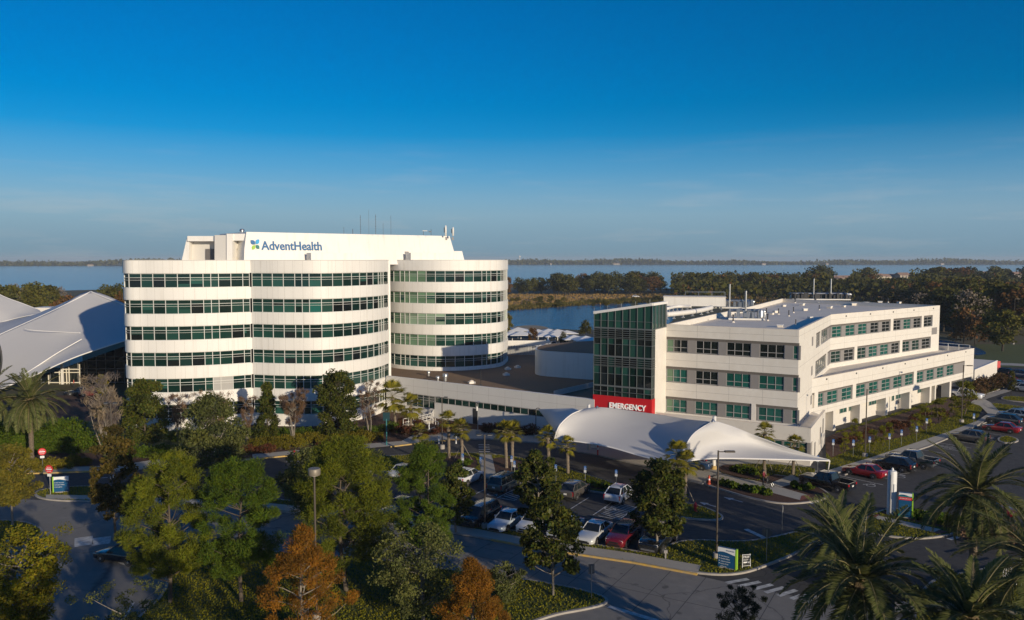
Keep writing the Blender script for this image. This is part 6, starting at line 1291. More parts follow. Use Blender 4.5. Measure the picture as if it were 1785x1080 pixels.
    for x in K['wx']:
        for s in (-1, 1):
            m = MB(); nn = 18
            for rr_, y0, y1 in ((wr + .07, s * (hw - .10), s * (hw + .006)),):
                V = [(x + rr_ * math.cos(2 * math.pi * k / nn), yy, wr + rr_ * math.sin(2 * math.pi * k / nn)) for yy in (y0, y1) for k in range(nn)]; V = [(a, q, max(c, K['zb'] + .02)) for a, q, c in V]
                m.add(V, [(k, (k + 1) % nn, nn + (k + 1) % nn, nn + k) for k in range(nn)] + [tuple(range(nn, 2 * nn))])
            m.build("wheel_arch", M_TRIM, t)
            m = MB(); V = [(x + rr_ * math.cos(2 * math.pi * k / nn), s * yy, wr + rr_ * math.sin(2 * math.pi * k / nn)) for rr_, yy in ((wr * .96, hw - .2), (wr, hw - .15), (wr, hw - .02), (wr * .93, hw + .02)) for k in range(nn)]
            m.add(V, [(i * nn + k, i * nn + (k + 1) % nn, (i + 1) * nn + (k + 1) % nn, (i + 1) * nn + k) for i in range(3) for k in range(nn)] + [tuple(range(3 * nn, 4 * nn))]); w = m.build("wheel", M_TYRE, t)
            m = MB(); V = [(x + rr_ * math.cos(2 * math.pi * k / nn), s * yy, wr + rr_ * math.sin(2 * math.pi * k / nn)) for rr_, yy in ((wr * .66, hw + .024), (wr * .58, hw + .004), (wr * .15, hw + .03)) for k in range(nn)]
            m.add(V, [(i * nn + k, i * nn + (k + 1) % nn, (i + 1) * nn + (k + 1) % nn, (i + 1) * nn + k) for i in range(2) for k in range(nn)] + [tuple(range(2 * nn, 3 * nn))]); m.build("rim", M_RIM, w)
    for s in (-1, 1):
        m = MB(); m.obox((f - .36, s * hw * .93, K['hood'] - .27), (.30, -s * hw * .12, 0), (0, -s * hw * .30, 0), (-.05, 0, .15)); m.build("headlight", M_HEAD, t)
        m = MB(); hz = .42 if kind in ('suv', 'van') else .22
        m.obox((r + (.02 if kind != 'pickup' else .0), s * hw * .95, K['tail'] - hz - .08), (.13, 0, 0), (0, -s * hw * (.20 if kind != 'sedan' else .34), 0), (.02, 0, hz)); m.build("taillight", M_TAIL, t)
        m = MB(); m.box((K['cowl'] - .35, s * (hw + .07), K['belt'] + .04), (.14, .20, .14)); m.build("mirror", col, t)
        m = MB()
        for q in (.35, -.75): m.box((q if kind != 'pickup' else q + .25, s * (hw + .008), K['belt'] - .16), (.18, .03, .04))
        m.build("door_handle", M_TRIM, t)
    m = MB(); m.box((f - .02, 0, K['hood'] - .36), (.06, W * .46, .16)); m.build("grille", M_TRIM, t)
    m = MB(); m.box((f - .03, 0, K['zb'] + .17), (.08, W * .62, .16)); m.build("bumper", M_TRIM if kind != 'pickup' else M_CHROME, t); m = MB(); m.box((r + .04, 0, K['zb'] + .16), (.12, W * .84, .18)); m.build("bumper", M_TRIM if kind != 'pickup' else M_CHROME, t)
    m = MB(); m.box((r - .0, 0, K['tail'] - .36), (.04, .34, .17)); m.build("number_plate", M_PLATE, t)
    return t
P_W = paint("white", (.74, .75, .76)); P_S = paint("silver", (.42, .44, .46)); P_K = paint("black", (.012, .013, .015)); P_R = paint("red", (.30, .012, .016)); P_DR = paint("dark_red", (.16, .010, .018)); P_G = paint("grey", (.09, .095, .10)); P_OL = paint("olive_grey", (.13, .14, .115)); P_BL = paint("blue", (.02, .05, .12)); P_PS = paint("pale_silver", (.60, .61, .60)); P_BR = paint("brown_grey", (.10, .09, .08))
FR = -BX; BK = BX
g1 = "cars parked nose out along the front row"; g2 = "cars parked in the second row"; g3 = "cars parked along the long wing walk"; g4 = "cars in the far right parking"; g5 = "cars under the shade canopies"
vehicle('van', "black van beside the lamp post base, leftmost of the front row", at(836, 909), FR, P_K, g1)
vehicle('sedan', "silver blue sedan just right of the lamp post in the front row", at(884, 917), FR, paint("ice_blue", (.45, .52, .60)), g1)
vehicle('suv', "white car half hidden by the magnolia trunk in the front row", at(933, 922), FR, P_W, g1)
vehicle('sedan', "pale silver car almost hidden behind the dark magnolia", at(986, 930), FR, P_S, g1)
vehicle('sedan', "white sedan parked left of the dark red car in the front row", at(1036, 938), FR, P_PS, g1)
vehicle('suv', "dark red car parked right of the white sedan", at(1087, 944), FR, P_DR, g1)
vehicle('pickup', "black pickup under the sunlit magnolia, rightmost of the front row", at(1149, 951), FR, P_K, g1)
vehicle('suv', "white crossover beside the mulch island, leftmost of the second row", at(815, 841), BK, P_W, g2)
vehicle('van', "olive grey minivan seen from behind beside the hatched bay", at(881, 851), BK, P_OL, g2)
vehicle('suv', "brownish black wagon just left of the wide hatched bay", at(1002, 864), BK, P_BR, g2)
vehicle('suv', "white car seen from behind right of the wide hatched bay", at(1081, 871), BK, P_W, g2)
vehicle('sedan', "silver car whose roof shows between the two big pines", at(708, 829), BK, P_S, g2)
vehicle('sedan', "deep blue car glimpsed between the two right pines", at(697, 893), FR, P_BL, g1)
HD = -SN
vehicle('pickup', "black pickup nearest the canopy tip in the right lot", at(1441, 851), HD, P_K, g3)
vehicle('sedan', "bright red sedan parked next to the black pickup, left of the white pillar", at(1507, 829), HD, P_R, g3)
vehicle('suv', "black car parked between the red sedan and the grey pickup", at(1558, 818), HD, P_K, g3)
vehicle('pickup', "dark grey pickup with silver tailgate beside the painted hatching", at(1589, 811), HD, P_G, g3)
vehicle('suv', "dark crossover behind the tips of the tall date palm", at(1690, 769), HD, P_BR, g3)
vehicle('sedan', "red sedan farther along the walk at the right edge", at(1746, 752), HD, P_R, g3)
vehicle('suv', "dark blue car directly behind the farther red sedan", at(1750, 739), HD, paint("deep_teal", (.012, .03, .05)), g3)
vehicle('suv', "silver blue car behind the dark blue one at the right edge", at(1768, 730), HD, paint("steel_blue", (.25, .32, .40)), g3)
vehicle('sedan', "white sedan at the far end of the row, cut by the right edge", at(1797, 722), HD, P_W, g3)
vehicle('sedan', "dark red car seen through the fronds of the tall date palm", at(1724, 893), SN, P_DR)
vehicle('pickup', "white pickup parked under the open end of the long wing", at(1683, 694), SN, P_W)
for u, v, k_, c_, lab in ((1757, 655, 'suv', P_K, "black car on the distant parking beyond the annex"), (1781, 658, 'suv', P_BL, "dark blue car at the right edge of the distant parking"), (1763, 668, 'sedan', P_R, "red car on the distant parking right of the annex shrubs"), (1778, 676, 'sedan', P_BL, "blue car next to the red one on the distant parking"), (1790, 683, 'suv', P_S, "silver car cut by the right edge on the distant parking")): vehicle(k_, lab, at(u, v), SN, c_, g4)
vehicle('sedan', "dark car in shadow beside the lower left pine", at(214, 977), Vector((-.9, .3, 0)), P_K)
vehicle('sedan', "black car stopped before the tent hall entrance, left one", at(139, 688), Vector((-.95, -.3, 0)), P_K, "cars before the tent hall")
vehicle('suv', "dark red car stopped before the tent hall entrance, right one", at(162, 690), Vector((-.95, -.3, 0)), P_DR, "cars before the tent hall")
vehicle('suv', "dark blue vehicle standing under the right half of the canopy", at(1209, 815), Vector((.8, -.6, 0)), P_BL)
vehicle('suv', "tiny white car driving on the road beyond the meadow", at(1108, 518.3), Vector((1, 0, 0)), P_W, z=.07)
cp_ = [P_K, P_W, P_S, P_R, P_G, P_BL, P_K, P_BR, P_W, P_K, P_G, P_S]
LB_ = ["black car at the left end under the shade canopies", "white car at the left under the shade canopies", "silver car second from the left under the shade canopies", "bright red car under the left shade canopy", "grey car in front of the young brown tree", "dark blue car under the middle shade canopies", "black car right of the dark slim tree", "brown car under the right shade canopies", "white car in the open before the shade canopies", "black car next to the glass tower under a shade canopy", "grey car beside the glass tower under a shade canopy", "silver car at the right end beside the glass tower"]
for k, (u, v) in enumerate(((888, 604), (896, 604), (905, 605), (916, 602), (933, 607), (944, 606), (1004, 606), (1013, 607), (964, 605), (1024, 607), (1031, 608), (1040, 609))): vehicle(('suv', 'sedan')[k % 2], LB_[k], at(u, v), Vector((.15, -1, 0)), cp_[k], g5)
# shade canopies of the far lot
t0 = None
for k, (u, v, s) in enumerate(((903, 589, 1.0), (893, 597, 1), (908, 598, 1.05), (938, 592, .95), (956, 592, 1), (972, 593, 1), (988, 593, .9), (950, 600, 1.05), (968, 601, 1.1), (1000, 606, 1.05), (1021, 609, 1.1), (1040, 611, 1.1))):
    p = at(u, v, .004)
    if t0 is None:
        t0 = thing("shade_canopy", "white square shade canopy on one post over the far parking rows", "canopy", p, .1, "shade canopies over the far parking"); m = MB(); hw_ = 3.4
        m.add([(-hw_, -hw_, 2.55), (hw_, -hw_, 2.55), (hw_, hw_, 2.55), (-hw_, hw_, 2.55), (0, 0, 3.5), (-hw_, -hw_, 2.47), (hw_, -hw_, 2.47), (hw_, hw_, 2.47), (-hw_, hw_, 2.47), (0, 0, 3.4)], [(0, 1, 4), (1, 2, 4), (2, 3, 4), (3, 0, 4), (6, 5, 9), (7, 6, 9), (8, 7, 9), (5, 8, 9), (5, 6, 1, 0), (6, 7, 2, 1), (7, 8, 3, 2), (8, 5, 0, 3)]); m.build("fabric", M_FAB2, t0); m = MB(); m.tube([(0, 0, -.05), (0, 0, 3.4)], .12, 8); m.build("post", M_WHITE, t0)
    else: copy_tree(t0, p, .1 + k * .01, s)
# ---------------------------------------------------------------- street furniture
M_BRONZE = mat("bronze_pole", (.085, .07, .055), .5, .3); M_LENS = mat("lamp_lens", (.55, .56, .56), .3)
def pole(label, u, v, vtop, kind, side=1, group="tall lamp posts", r_=.085):
    p = at(u, v); top = atd(u, vtop, p.y).z; t = thing("lamp_post", label, "lamp post", (p.x, p.y, .1), 0, group); m = MB(); m.tube([(0, 0, 0), (0, 0, top - .1)], [r_, r_ * .85], 8); m.build("pole", M_BRONZE if kind != 'grey' else M_STEEL, t)
    m = MB(); m.lathe((0, 0, -.1), [(.32, 0), (.32, .5), (.28, .55)], 14); m.build("base", M_KERB, t, angle=40)
    if kind == 'arm':
        m = MB(); m.box((side * .35, 0, top - .2), (.7, .07, .07)); m.build("arm", M_BRONZE, t); m = MB(); m.box((side * .95, 0, top - .18), (.85, .34, .13)); h = m.build("lamp_head", M_BRONZE, t, bevel=.03); m = MB(); m.box((side * .95, 0, top - .25), (.7, .26, .02)); m.build("lens", M_LENS, h)
    elif kind == 'twin':
        for s in (-1, 1):
            m = MB(); m.box((s * .28, 0, top - .14), (.5, .06, .06)); m.build("arm", M_DARK, t); m = MB(); m.box((s * .5, .0, top - .1), (.5, .32, .14)); h = m.build("lamp_head", M_DARK, t, bevel=.03); m = MB(); m.box((s * .5, 0, top - .18), (.4, .24, .02)); m.build("lens", M_LENS, h)
    elif kind == 'drum':
        m = MB(); m.lathe((0, 0, top - .5), [(.1, -.1), (.12, 0), (.40, .02), (.42, .1), (.42, .42), (.38, .48)], 24); h = m.build("lamp_head", mat("bronze_light", (.22, .19, .145), .5, .2), t, angle=35); m = MB(); m.lathe((0, 0, top - .515), [(.30, 0), (.30, .03)], 20); m.build("lens", M_LENS, h)
    elif kind == 'grey':
        m = MB(); m.lathe((0, 0, top - .35), [(.06, 0), (.12, .12), (.36, .26), (.38, .34), (.1, .40)], 14); m.build("lamp_head", M_STEEL, t, angle=40)
        m = MB(); m.lathe((-.12, 0, top - 1.3), [(.12, 0), (.14, .5), (.08, .6)], 8); m.build("camera", M_WHITE, t)
    elif kind == 'hook':
        m = MB(); m.tube(resample([(0, 0, top - .12), (.1, 0, top + .1), (.42, 0, top + .12), (.62, 0, top - .05)], 12), .05, 6); m.build("arm", M_DARK, t); m = MB(); m.lathe((.64, 0, top - .25), [(.2, 0), (.16, .12), (.05, .2)], 12); m.build("lamp_head", M_DARK, t)
    return t
pole("tall bronze lamp post with one arm on the sign lawn, right of the magnolia", 1249, 974, 785, 'arm')
pole("tall dark lamp post with twin heads between the black van and the silver sedan", 845, 922, 757, 'twin')
pole("lamp post with a round drum head rising between the pines", 552, 1082, 818, 'drum')
pole("dark twin headed lamp post behind the propped palms", 771, 782, 692, 'twin', r_=.07)
pole("grey lamp post with flared head and white camera before the link wing", 833, 757, 701, 'grey', r_=.06)
pole("short dark lamp post with hooked arm at the left tip of the canopy", 934, 765, 714, 'hook', r_=.06)
pole("tall bronze lamp post on the grass before the middle of the long wing", 1508, 797, 678, 'arm')
pole("tall bronze lamp post on the grass before the far end of the long wing", 1676, 737, 636, 'arm')
pole("plain lamp post rising out of the slim brown tree at the left", 197, 835, 702, 'twin')
pole("distant thin lamp post against the dark wood at the right edge", 1766, 600, 520, 'arm')
# disabled parking signs
M_SBLUE = mat("sign_panel_blue", (.015, .13, .42), .4); M_SWH = mat("sign_panel_white", (.75, .76, .75), .4); M_SRED = mat("sign_panel_red", (.60, .02, .03), .35); M_SGRN = mat("sign_panel_lime", (.28, .52, .04), .4); M_SNAVY = mat("sign_panel_navy", (.008, .075, .18), .35); M_STEAL = mat("sign_panel_teal", (.012, .20, .20), .4)
ps0 = None
SG = [(807, 826, "blue and white parking sign before the low palm, leftmost of the signs"), (917, 842, "blue and white parking sign just left of the sunlit magnolia"), (892, 826, "blue and white parking sign right of the crossing"), (897, 836, "blue and white parking sign right of the twin palms"), (969, 843, "small blue parking sign by the short palm"), (1020, 846, "blue and white parking sign left of the pair on the shaded lawn"), (1074, 853, "blue and white parking sign right of the pair on the shaded lawn"), (838, 829, "blue and white parking sign at the edge of the crossing walk"),
      (1452, 795, "blue topped parking sign on the lawn nearest the canopy tip"), (1487, 796, "blue topped parking sign second along the long wing lawn"), (1515.5, 790, "blue topped parking sign just right of the tall lamp post"), (1550, 784, "blue topped parking sign fourth along the long wing lawn"), (1571, 777, "blue topped parking sign fifth along the long wing lawn"), (1597.5, 770, "blue topped parking sign sixth along the long wing lawn"), (1615, 755, "blue topped parking sign farthest along the long wing lawn"), (1425, 826, "blue parking sign directly beside the corner of the entrance block"), (1697, 746, "small parking sign at the kerb behind the dark crossover")]
for u, v, lab in SG:
    p = at(u, v, .1)
    if ps0 is None:
        ps0 = thing("parking_sign", lab, "sign", p, R(-24), "blue parking signs"); m = MB(); m.tube([(0, 0, 0), (0, 0, 2.45)], .03, 6); m.build("post", M_STEEL, ps0)
        m = MB(); m.box((0, -.045, 2.2), (.30, .02, .45)); q_ = m.build("panel", M_SBLUE, ps0); m = MB(); m.box((0, -.045, 1.77), (.30, .02, .34)); m.build("panel", M_SWH, ps0)
        m = MB(); c_ = Vector((0, -.057, 2.2)); pts = [c_ + Vector((.09 * math.cos(R(a)), 0, -.06 + .09 * math.sin(R(a)))) for a in range(100, 381, 35)]; m.tube(pts, .014, 4); m.tube([c_ + Vector((-.02, 0, .16)), c_ + Vector((0, 0, 0)), c_ + Vector((.08, 0, 0)), c_ + Vector((.12, 0, -.1))], .016, 4); m.build("pictogram", M_SWH, q_)
        m = MB(); [m.box((0, -.056, z_), (.26, .004, .035)) for z_ in (1.83, 1.63)]; m.build("lettering", M_SNAVY, ps0)
    else: copy_tree(ps0, p, R(-24), .9, lab)
# do not enter signs
dn0 = None
for u, v, s, lab in ((514, 826, 1.0, "round red do not enter sign on the tower drive between the pines"), (88, 862, 1.15, "round red do not enter sign beside the blue direction sign"), (75, 826, 1.1, "do not enter sign glowing in the sun below the left date palm")):
    p = at(u, v, .1)
    if dn0 is None:
        dn0 = thing("no_entry_sign", lab, "sign", p, R(-8), "do not enter signs"); m = MB(); m.tube([(0, 0, 0), (0, 0, 2.75)], .035, 6); m.build("post", M_STEEL, dn0)
        m = MB(); n_ = 24; V = [(.38 * math.cos(2 * math.pi * k / n_), y, 2.4 + .38 * math.sin(2 * math.pi * k / n_)) for y in (-.045, -.065) for k in range(n_)]; m.add(V, [tuple(range(n_)), tuple(range(n_, 2 * n_))[::-1]] + [(k, n_ + k, n_ + (k + 1) % n_, (k + 1) % n_) for k in range(n_)]); d_ = m.build("disc", M_SRED, dn0)
        m = MB(); m.box((0, -.07, 2.4), (.56, .01, .11)); m.build("bar", M_SWH, d_); m = MB(); m.box((0, -.055, 1.84), (.4, .02, .24)); m.build("panel", M_SWH, dn0)
        for s_, z_ in (("DO NOT", 2.52), ("ENTER", 2.15)): text_mesh("lettering", s_, .15, M_SWH, d_, (-.21, -.072, z_), (1, 0, 0), (0, 0, 1), .01, .42)
    else: copy_tree(dn0, p, R(-8 if u > 80 else 20), s, lab)
def board(name, label, u, v, w, h, rz, cols, lines, edge, top=None, th=.28, tsz=.13):
    p = at(u, v, .12); t = thing(name, label, "sign", p, rz); m = MB(); m.box((0, 0, .12 + (h - .12) / 2), (w, th, h - .12)); m.build("panel", cols, t, bevel=.02)
    m = MB(); m.box((0, 0, .05), (w * .9, th * .8, .26)); m.build("base", M_KERB, t)
    m = MB(); m.box(((w / 2 + .06) * edge, 0, .1 + (h - .1) / 2), (.12, th + .05, h - .08)); m.build("lime_edge", M_SGRN, t)
    if top:
        m = MB(); n_ = 12; P = [(-w / 2, h - top)] + [(-w / 2 + w * k / n_, h - top + .10 * math.sin(k / n_ * math.pi * 1.2 + .4)) for k in range(n_ + 1)][1:] + [(w / 2, h + .0), (-w / 2, h + .0)]
        V = [(x, -th / 2 - y, z) for y in (.004, .018) for x, z in P]; k = len(P); m.add(V, [tuple(range(k)), tuple(range(k, 2 * k))[::-1]] + [(i, k + i, k + (i + 1) % k, (i + 1) % k) for i in range(k)]); m.build("white_header", M_SWH, t)
    for i, s_ in enumerate(lines): text_mesh("lettering", s_, tsz, M_SWH, t, (-w * .33, -th / 2 - .012, h - (top or .3) - .30 - i * tsz * 1.75), (1, 0, 0), (0, 0, 1), .01)
    for i in range(min(4, len(lines))):
        z = h - (top or .3) - .25 - i * tsz * 1.75; m = MB(); V = [(-w * .43, -th / 2 - .014, z - .05), (-w * .37, -th / 2 - .014, z), (-w * .43, -th / 2 - .014, z + .05)]; m.add(V, [(0, 1, 2)]); m.build("arrow", M_SWH, t)
    return t
s1_ = board("direction_sign", "navy direction sign with white header and lime edge by the sign lawn lamp post", 1267, 991, 1.42, 1.72, R(-33), M_SNAVY, ["Main Entrance", "Medical Offices", "Cancer Institute", "Patient Drop", "& Pick Up"], 1, .42, tsz=.12)
text_mesh("lettering", "AdventHealth", .12, M_SNAVY, s1_, (-.05, -.165, 1.5), (1, 0, 0), (0, 0, 1), .01)
s2_ = board("direction_sign", "navy direction sign with lime edge beside the left road, next to the round red sign", 108, 858, 1.45, 1.75, R(14), M_SNAVY, ["Main Entrance", "Medical Offices", "Emergency"], -1, .38, tsz=.13)
s3_ = board("pylon_sign", "tall navy pylon sign with red band and lime edge next to the white pillar", 1577, 902, 1.15, 2.45, R(-24), M_SNAVY, [], 1, .25, th=.4)
m = MB(); m.box((0, -.21, 1.92), (1.15, .03, .28)); m.build("red_band", M_SRED, s3_); m = MB(); m.box((0, -.21, 2.13), (1.15, .03, .1)); m.build("teal_band", M_STEAL, s3_); text_mesh("lettering", "EMERGENCY", .15, M_SWH, s3_, (-.48, -.235, 1.87), (1, 0, 0), (0, 0, 1), .01, .96)
for i, s_ in enumerate(("Medical Offices", "Main Hospital")): text_mesh("lettering", s_, .12, mat("sign_faint_blue", (.05, .20, .36), .4), s3_, (-.4, -.207, 1.3 - i * .25), (1, 0, 0), (0, 0, 1), .01)
m = MB(); m.add([(-.57, -.21, .14), (.2, -.21, .14), (-.57, -.21, .42)], [(0, 1, 2)]); m.build("teal_corner", M_STEAL, s3_)
board("direction_sign", "low navy and lime sign half hidden behind date palm fronds", 1425, 962, 1.1, 1.0, R(-33), M_SNAVY, [], 1, .3)
t = thing("yard_sign", "small black and white sandwich board reading FREE on the sign lawn", "sign", at(1301, 990, .12), R(12)); m = MB()
for s in (-1, 1): m.tube([(s * .36, 0, 0), (s * .33, .05, 1.15)], .025, 4)
for z in (.2, 1.12): m.tube([(-.36, 0, z), (.36, 0, z)], .02, 4)
m.build("frame", M_SWH, t); m = MB(); m.box((0, .03, .68), (.62, .03, .82)); m.build("panel", M_DARK, t)
text_mesh("lettering", "FREE", .24, M_SWH, t, (-.27, .008, .84), (1, 0, 0), (0, 0, 1), .01, .54); text_mesh("lettering", "PARKING", .13, M_SWH, t, (-.27, .008, .64), (1, 0, 0), (0, 0, 1), .01, .54); m = MB(); m.box((0, .008, .48), (.52, .01, .1)); m.build("stripe", M_SWH, t)
t = thing("white_pillar", "tall white round pillar beside the navy pylon sign in the right lot", "pillar", at(1553.5, 896, .13)); m = MB(); m.lathe((0, 0, 0), [(.42, 0), (.42, 4.15), (.37, 4.3), (.12, 4.36), (.12, 4.5), (.04, 4.62)], 20); m.build("shaft", mat("pillar_white", (.72, .72, .70), .5, noise=(2, .1)), t, angle=35); m = MB(); m.box((-.3, -.32, 2.0), (.06, .06, 4.0), .7); m.build("conduit", M_STEEL, t); m = MB(); m.box((.1, -.44, 1.6), (.25, .08, 3.0)); m.build("cable_cover", M_SWH, t)
def sign_back(label, u, v, vt, shape, rz):
    p = at(u, v, .12); top = atd(u, vt, p.y).z; t = thing("street_sign", label, "sign", p, rz); m = MB(); m.tube([(0, 0, 0), (0, 0, top - .15)], .035, 6); m.build("post", M_STEEL, t); m = MB(); n_ = 8 if shape == 'oct' else 4; a0 = 22.5 if shape == 'oct' else 45; rr = .42; V = [(rr * (1 if shape == 'oct' else .75) * math.cos(R(a0 + 360 * k / n_)), y, top - .42 + rr * (1 if shape == 'oct' else 1.25) * math.sin(R(a0 + 360 * k / n_))) for y in (.04, .06) for k in range(n_)]; m.add(V, [tuple(range(n_)), tuple(range(n_, 2 * n_))[::-1]] + [(k, n_ + k, n_ + (k + 1) % n_, (k + 1) % n_) for k in range(n_)]); m.build("panel", mat("sign_back_grey", (.10, .10, .095), .5), t)
sign_back("dark backed rectangular street sign on the tip of the lower lawn", 1031, 1043, 985, 'rect', R(6)); sign_back("dark backed octagonal sign on the sign lawn at the road mouth", 1336, 978, 922, 'oct', R(-20))
t = thing("street_sign", "thin grey sign post seen edge on in the middle of the right lot entrance", "sign", at(1363, 932, .1), R(70)); m = MB(); m.tube([(0, 0, 0), (0, 0, 2.7)], .03, 6); m.build("post", M_STEEL, t); m = MB(); m.box((0, -.04, 2.4), (.4, .02, .5)); m.build("panel", M_SWH, t)
t = thing("sign_post", "teal sign post with dark head at the edge of the red shrubs", "sign", at(674, 776, .1)); m = MB(); m.tube([(0, 0, 0), (0, 0, 3.6)], .09, 8); m.build("post", mat("teal_paint", (.02, .16, .17), .4), t); m = MB(); m.box((0, 0, 3.9), (.9, .12, 1.1)); m.build("panel", mat("dark_teal_panel", (.015, .05, .06), .4), t)
# hydrant, cones, bollards
t = thing("fire_hydrant", "red fire hydrant on the small lawn island of the drive", "hydrant", at(1212, 891, .13)); m = MB(); m.lathe((0, 0, 0), [(.20, 0), (.20, .06), (.14, .08), (.14, .62), (.17, .64), (.17, .70), (.12, .82), (.04, .90), (.04, .95)], 14); m.build("barrel", M_SRED, t, angle=40)
for a in (0, 2.1, 4.2): m = MB(); m.tube([(.1 * math.cos(a), .1 * math.sin(a), .5), (.25 * math.cos(a), .25 * math.sin(a), .5)], .07, 8); m.build("nozzle", M_SRED, t)
M_OR = mat("cone_orange", (.75, .09, .03), .5)
t = thing("traffic_cone", "orange red marker cone at the tip of the mulch island", "cone", at(1236, 844, .13)); m = MB(); m.lathe((0, 0, .04), [(.2, 0), (.12, .45), (.09, .95), (.05, 1.0)], 12); m.build("cone", M_OR, t); m = MB(); m.box((0, 0, .02), (.5, .5, .06)); m.build("base", M_TRIM, t); m = MB(); m.lathe((0, 0, .5), [(.13, 0), (.115, .16)], 12); m.build("band", M_SWH, t)
t = thing("red_marker_post", "red and white marker post under the left part of the canopy", "post", at(1042, 793, .1)); m = MB(); m.tube([(0, 0, 0), (0, 0, 1.5)], .09, 8); m.build("post", M_SRED, t); m = MB(); m.lathe((0, 0, .7), [(.10, 0), (.10, .3)], 10); m.build("band", M_SWH, t)
for k, (u, v, lab) in enumerate(((765, 773, "white bollard at the yellow kerb left of the lamp post"), (795, 773, "white bollard at the yellow kerb right of the lamp post"), (748, 749, "white bollard at the foot of the ramp, left one"), (764, 749, "white bollard at the foot of the ramp, right one"))):
    t = thing("bollard", lab, "bollard", at(u, v, .13), 0, "white bollards at the link wing"); m = MB(); m.lathe((0, 0, 0), [(.09, 0), (.09, 1.0), (.05, 1.08)], 10); m.build("post", M_SWH, t); m = MB(); m.lathe((0, 0, .85), [(.095, 0), (.095, .07)], 10); m.build("band", M_STEEL, t)
def rail(label, pts, h=1.05, group=None):
    P = [Vector(p) for p in pts]; t = wthing("handrail", label, "railing", P[0], group); m = MB()
    for z in (h, h * .5): m.tube([p + UP * z for p in P], .04, 5)
    m.build("rail", M_WHITE, t)
    for a, b in zip(P, P[1:]):
        for k in range(3): q = a.lerp(b, k / 3); m = MB(); m.tube([q, q + UP * h], .045, 5); m.build("post", M_WHITE, t)
rail("white ramp handrail running up to the link wing door", [at(703, 742, .3), at(730, 738, .3), at(752, 732, .3), at(757, 724, .3)]); rail("white handrail at the outer side of the ramp", [at(731, 741, .2), at(750, 737, .2), at(764, 741, .2)])
rail("white stair railing at the bottom right corner, lower one", [at(1748, 1016, .2), at(1762, 1012, .2), at(1790, 1034, .2)], group="white railings at the bottom right"); rail("white stair railing at the right edge under the fronds, upper one", [at(1778, 996, .2), at(1800, 990, .2)], group="white railings at the bottom right")
m = MB(); a = at(700, 748, .1); b = at(752, 738, .1); m.obox(a, b - a, Vector((.3, 1.6, 0)), UP * .5); tag(m.build("ramp", M_CONC), "pale concrete ramp rising to the link wing door", "ramp")
lm2 = MB()
for a, b in (((146, 951), (146, 936)), ((176, 949), (178, 936))): strip(lm2, at(*a), at(*b), 1.45, .014)
tag(lm2.build("road_marking", M_LINE), kind='structure')
t = thing("ground_light", "small grey ground light box in the grass by the magnolia trunk", "light box", at(1160, 973, .13)); m = MB(); m.box((0, 0, .25), (.12, .12, .5)); m.build("post", M_PANEL, t); m = MB(); m.box((0, 0, .6), (.3, .22, .26)); m.build("head", M_PANEL, t)
t = thing("hose_reel", "round red valve wheel on a dark post under the right part of the canopy", "valve", at(1226, 815, .1)); m = MB(); m.tube([(0, 0, 0), (0, 0, 1.2)], .1, 8); m.build("post", M_DARK, t); m = MB(); m.tube([(.32 * math.cos(R(a)), -.12, .9 + .32 * math.sin(R(a))) for a in range(0, 361, 24)], .09, 6); m.build("wheel", M_SRED, t)
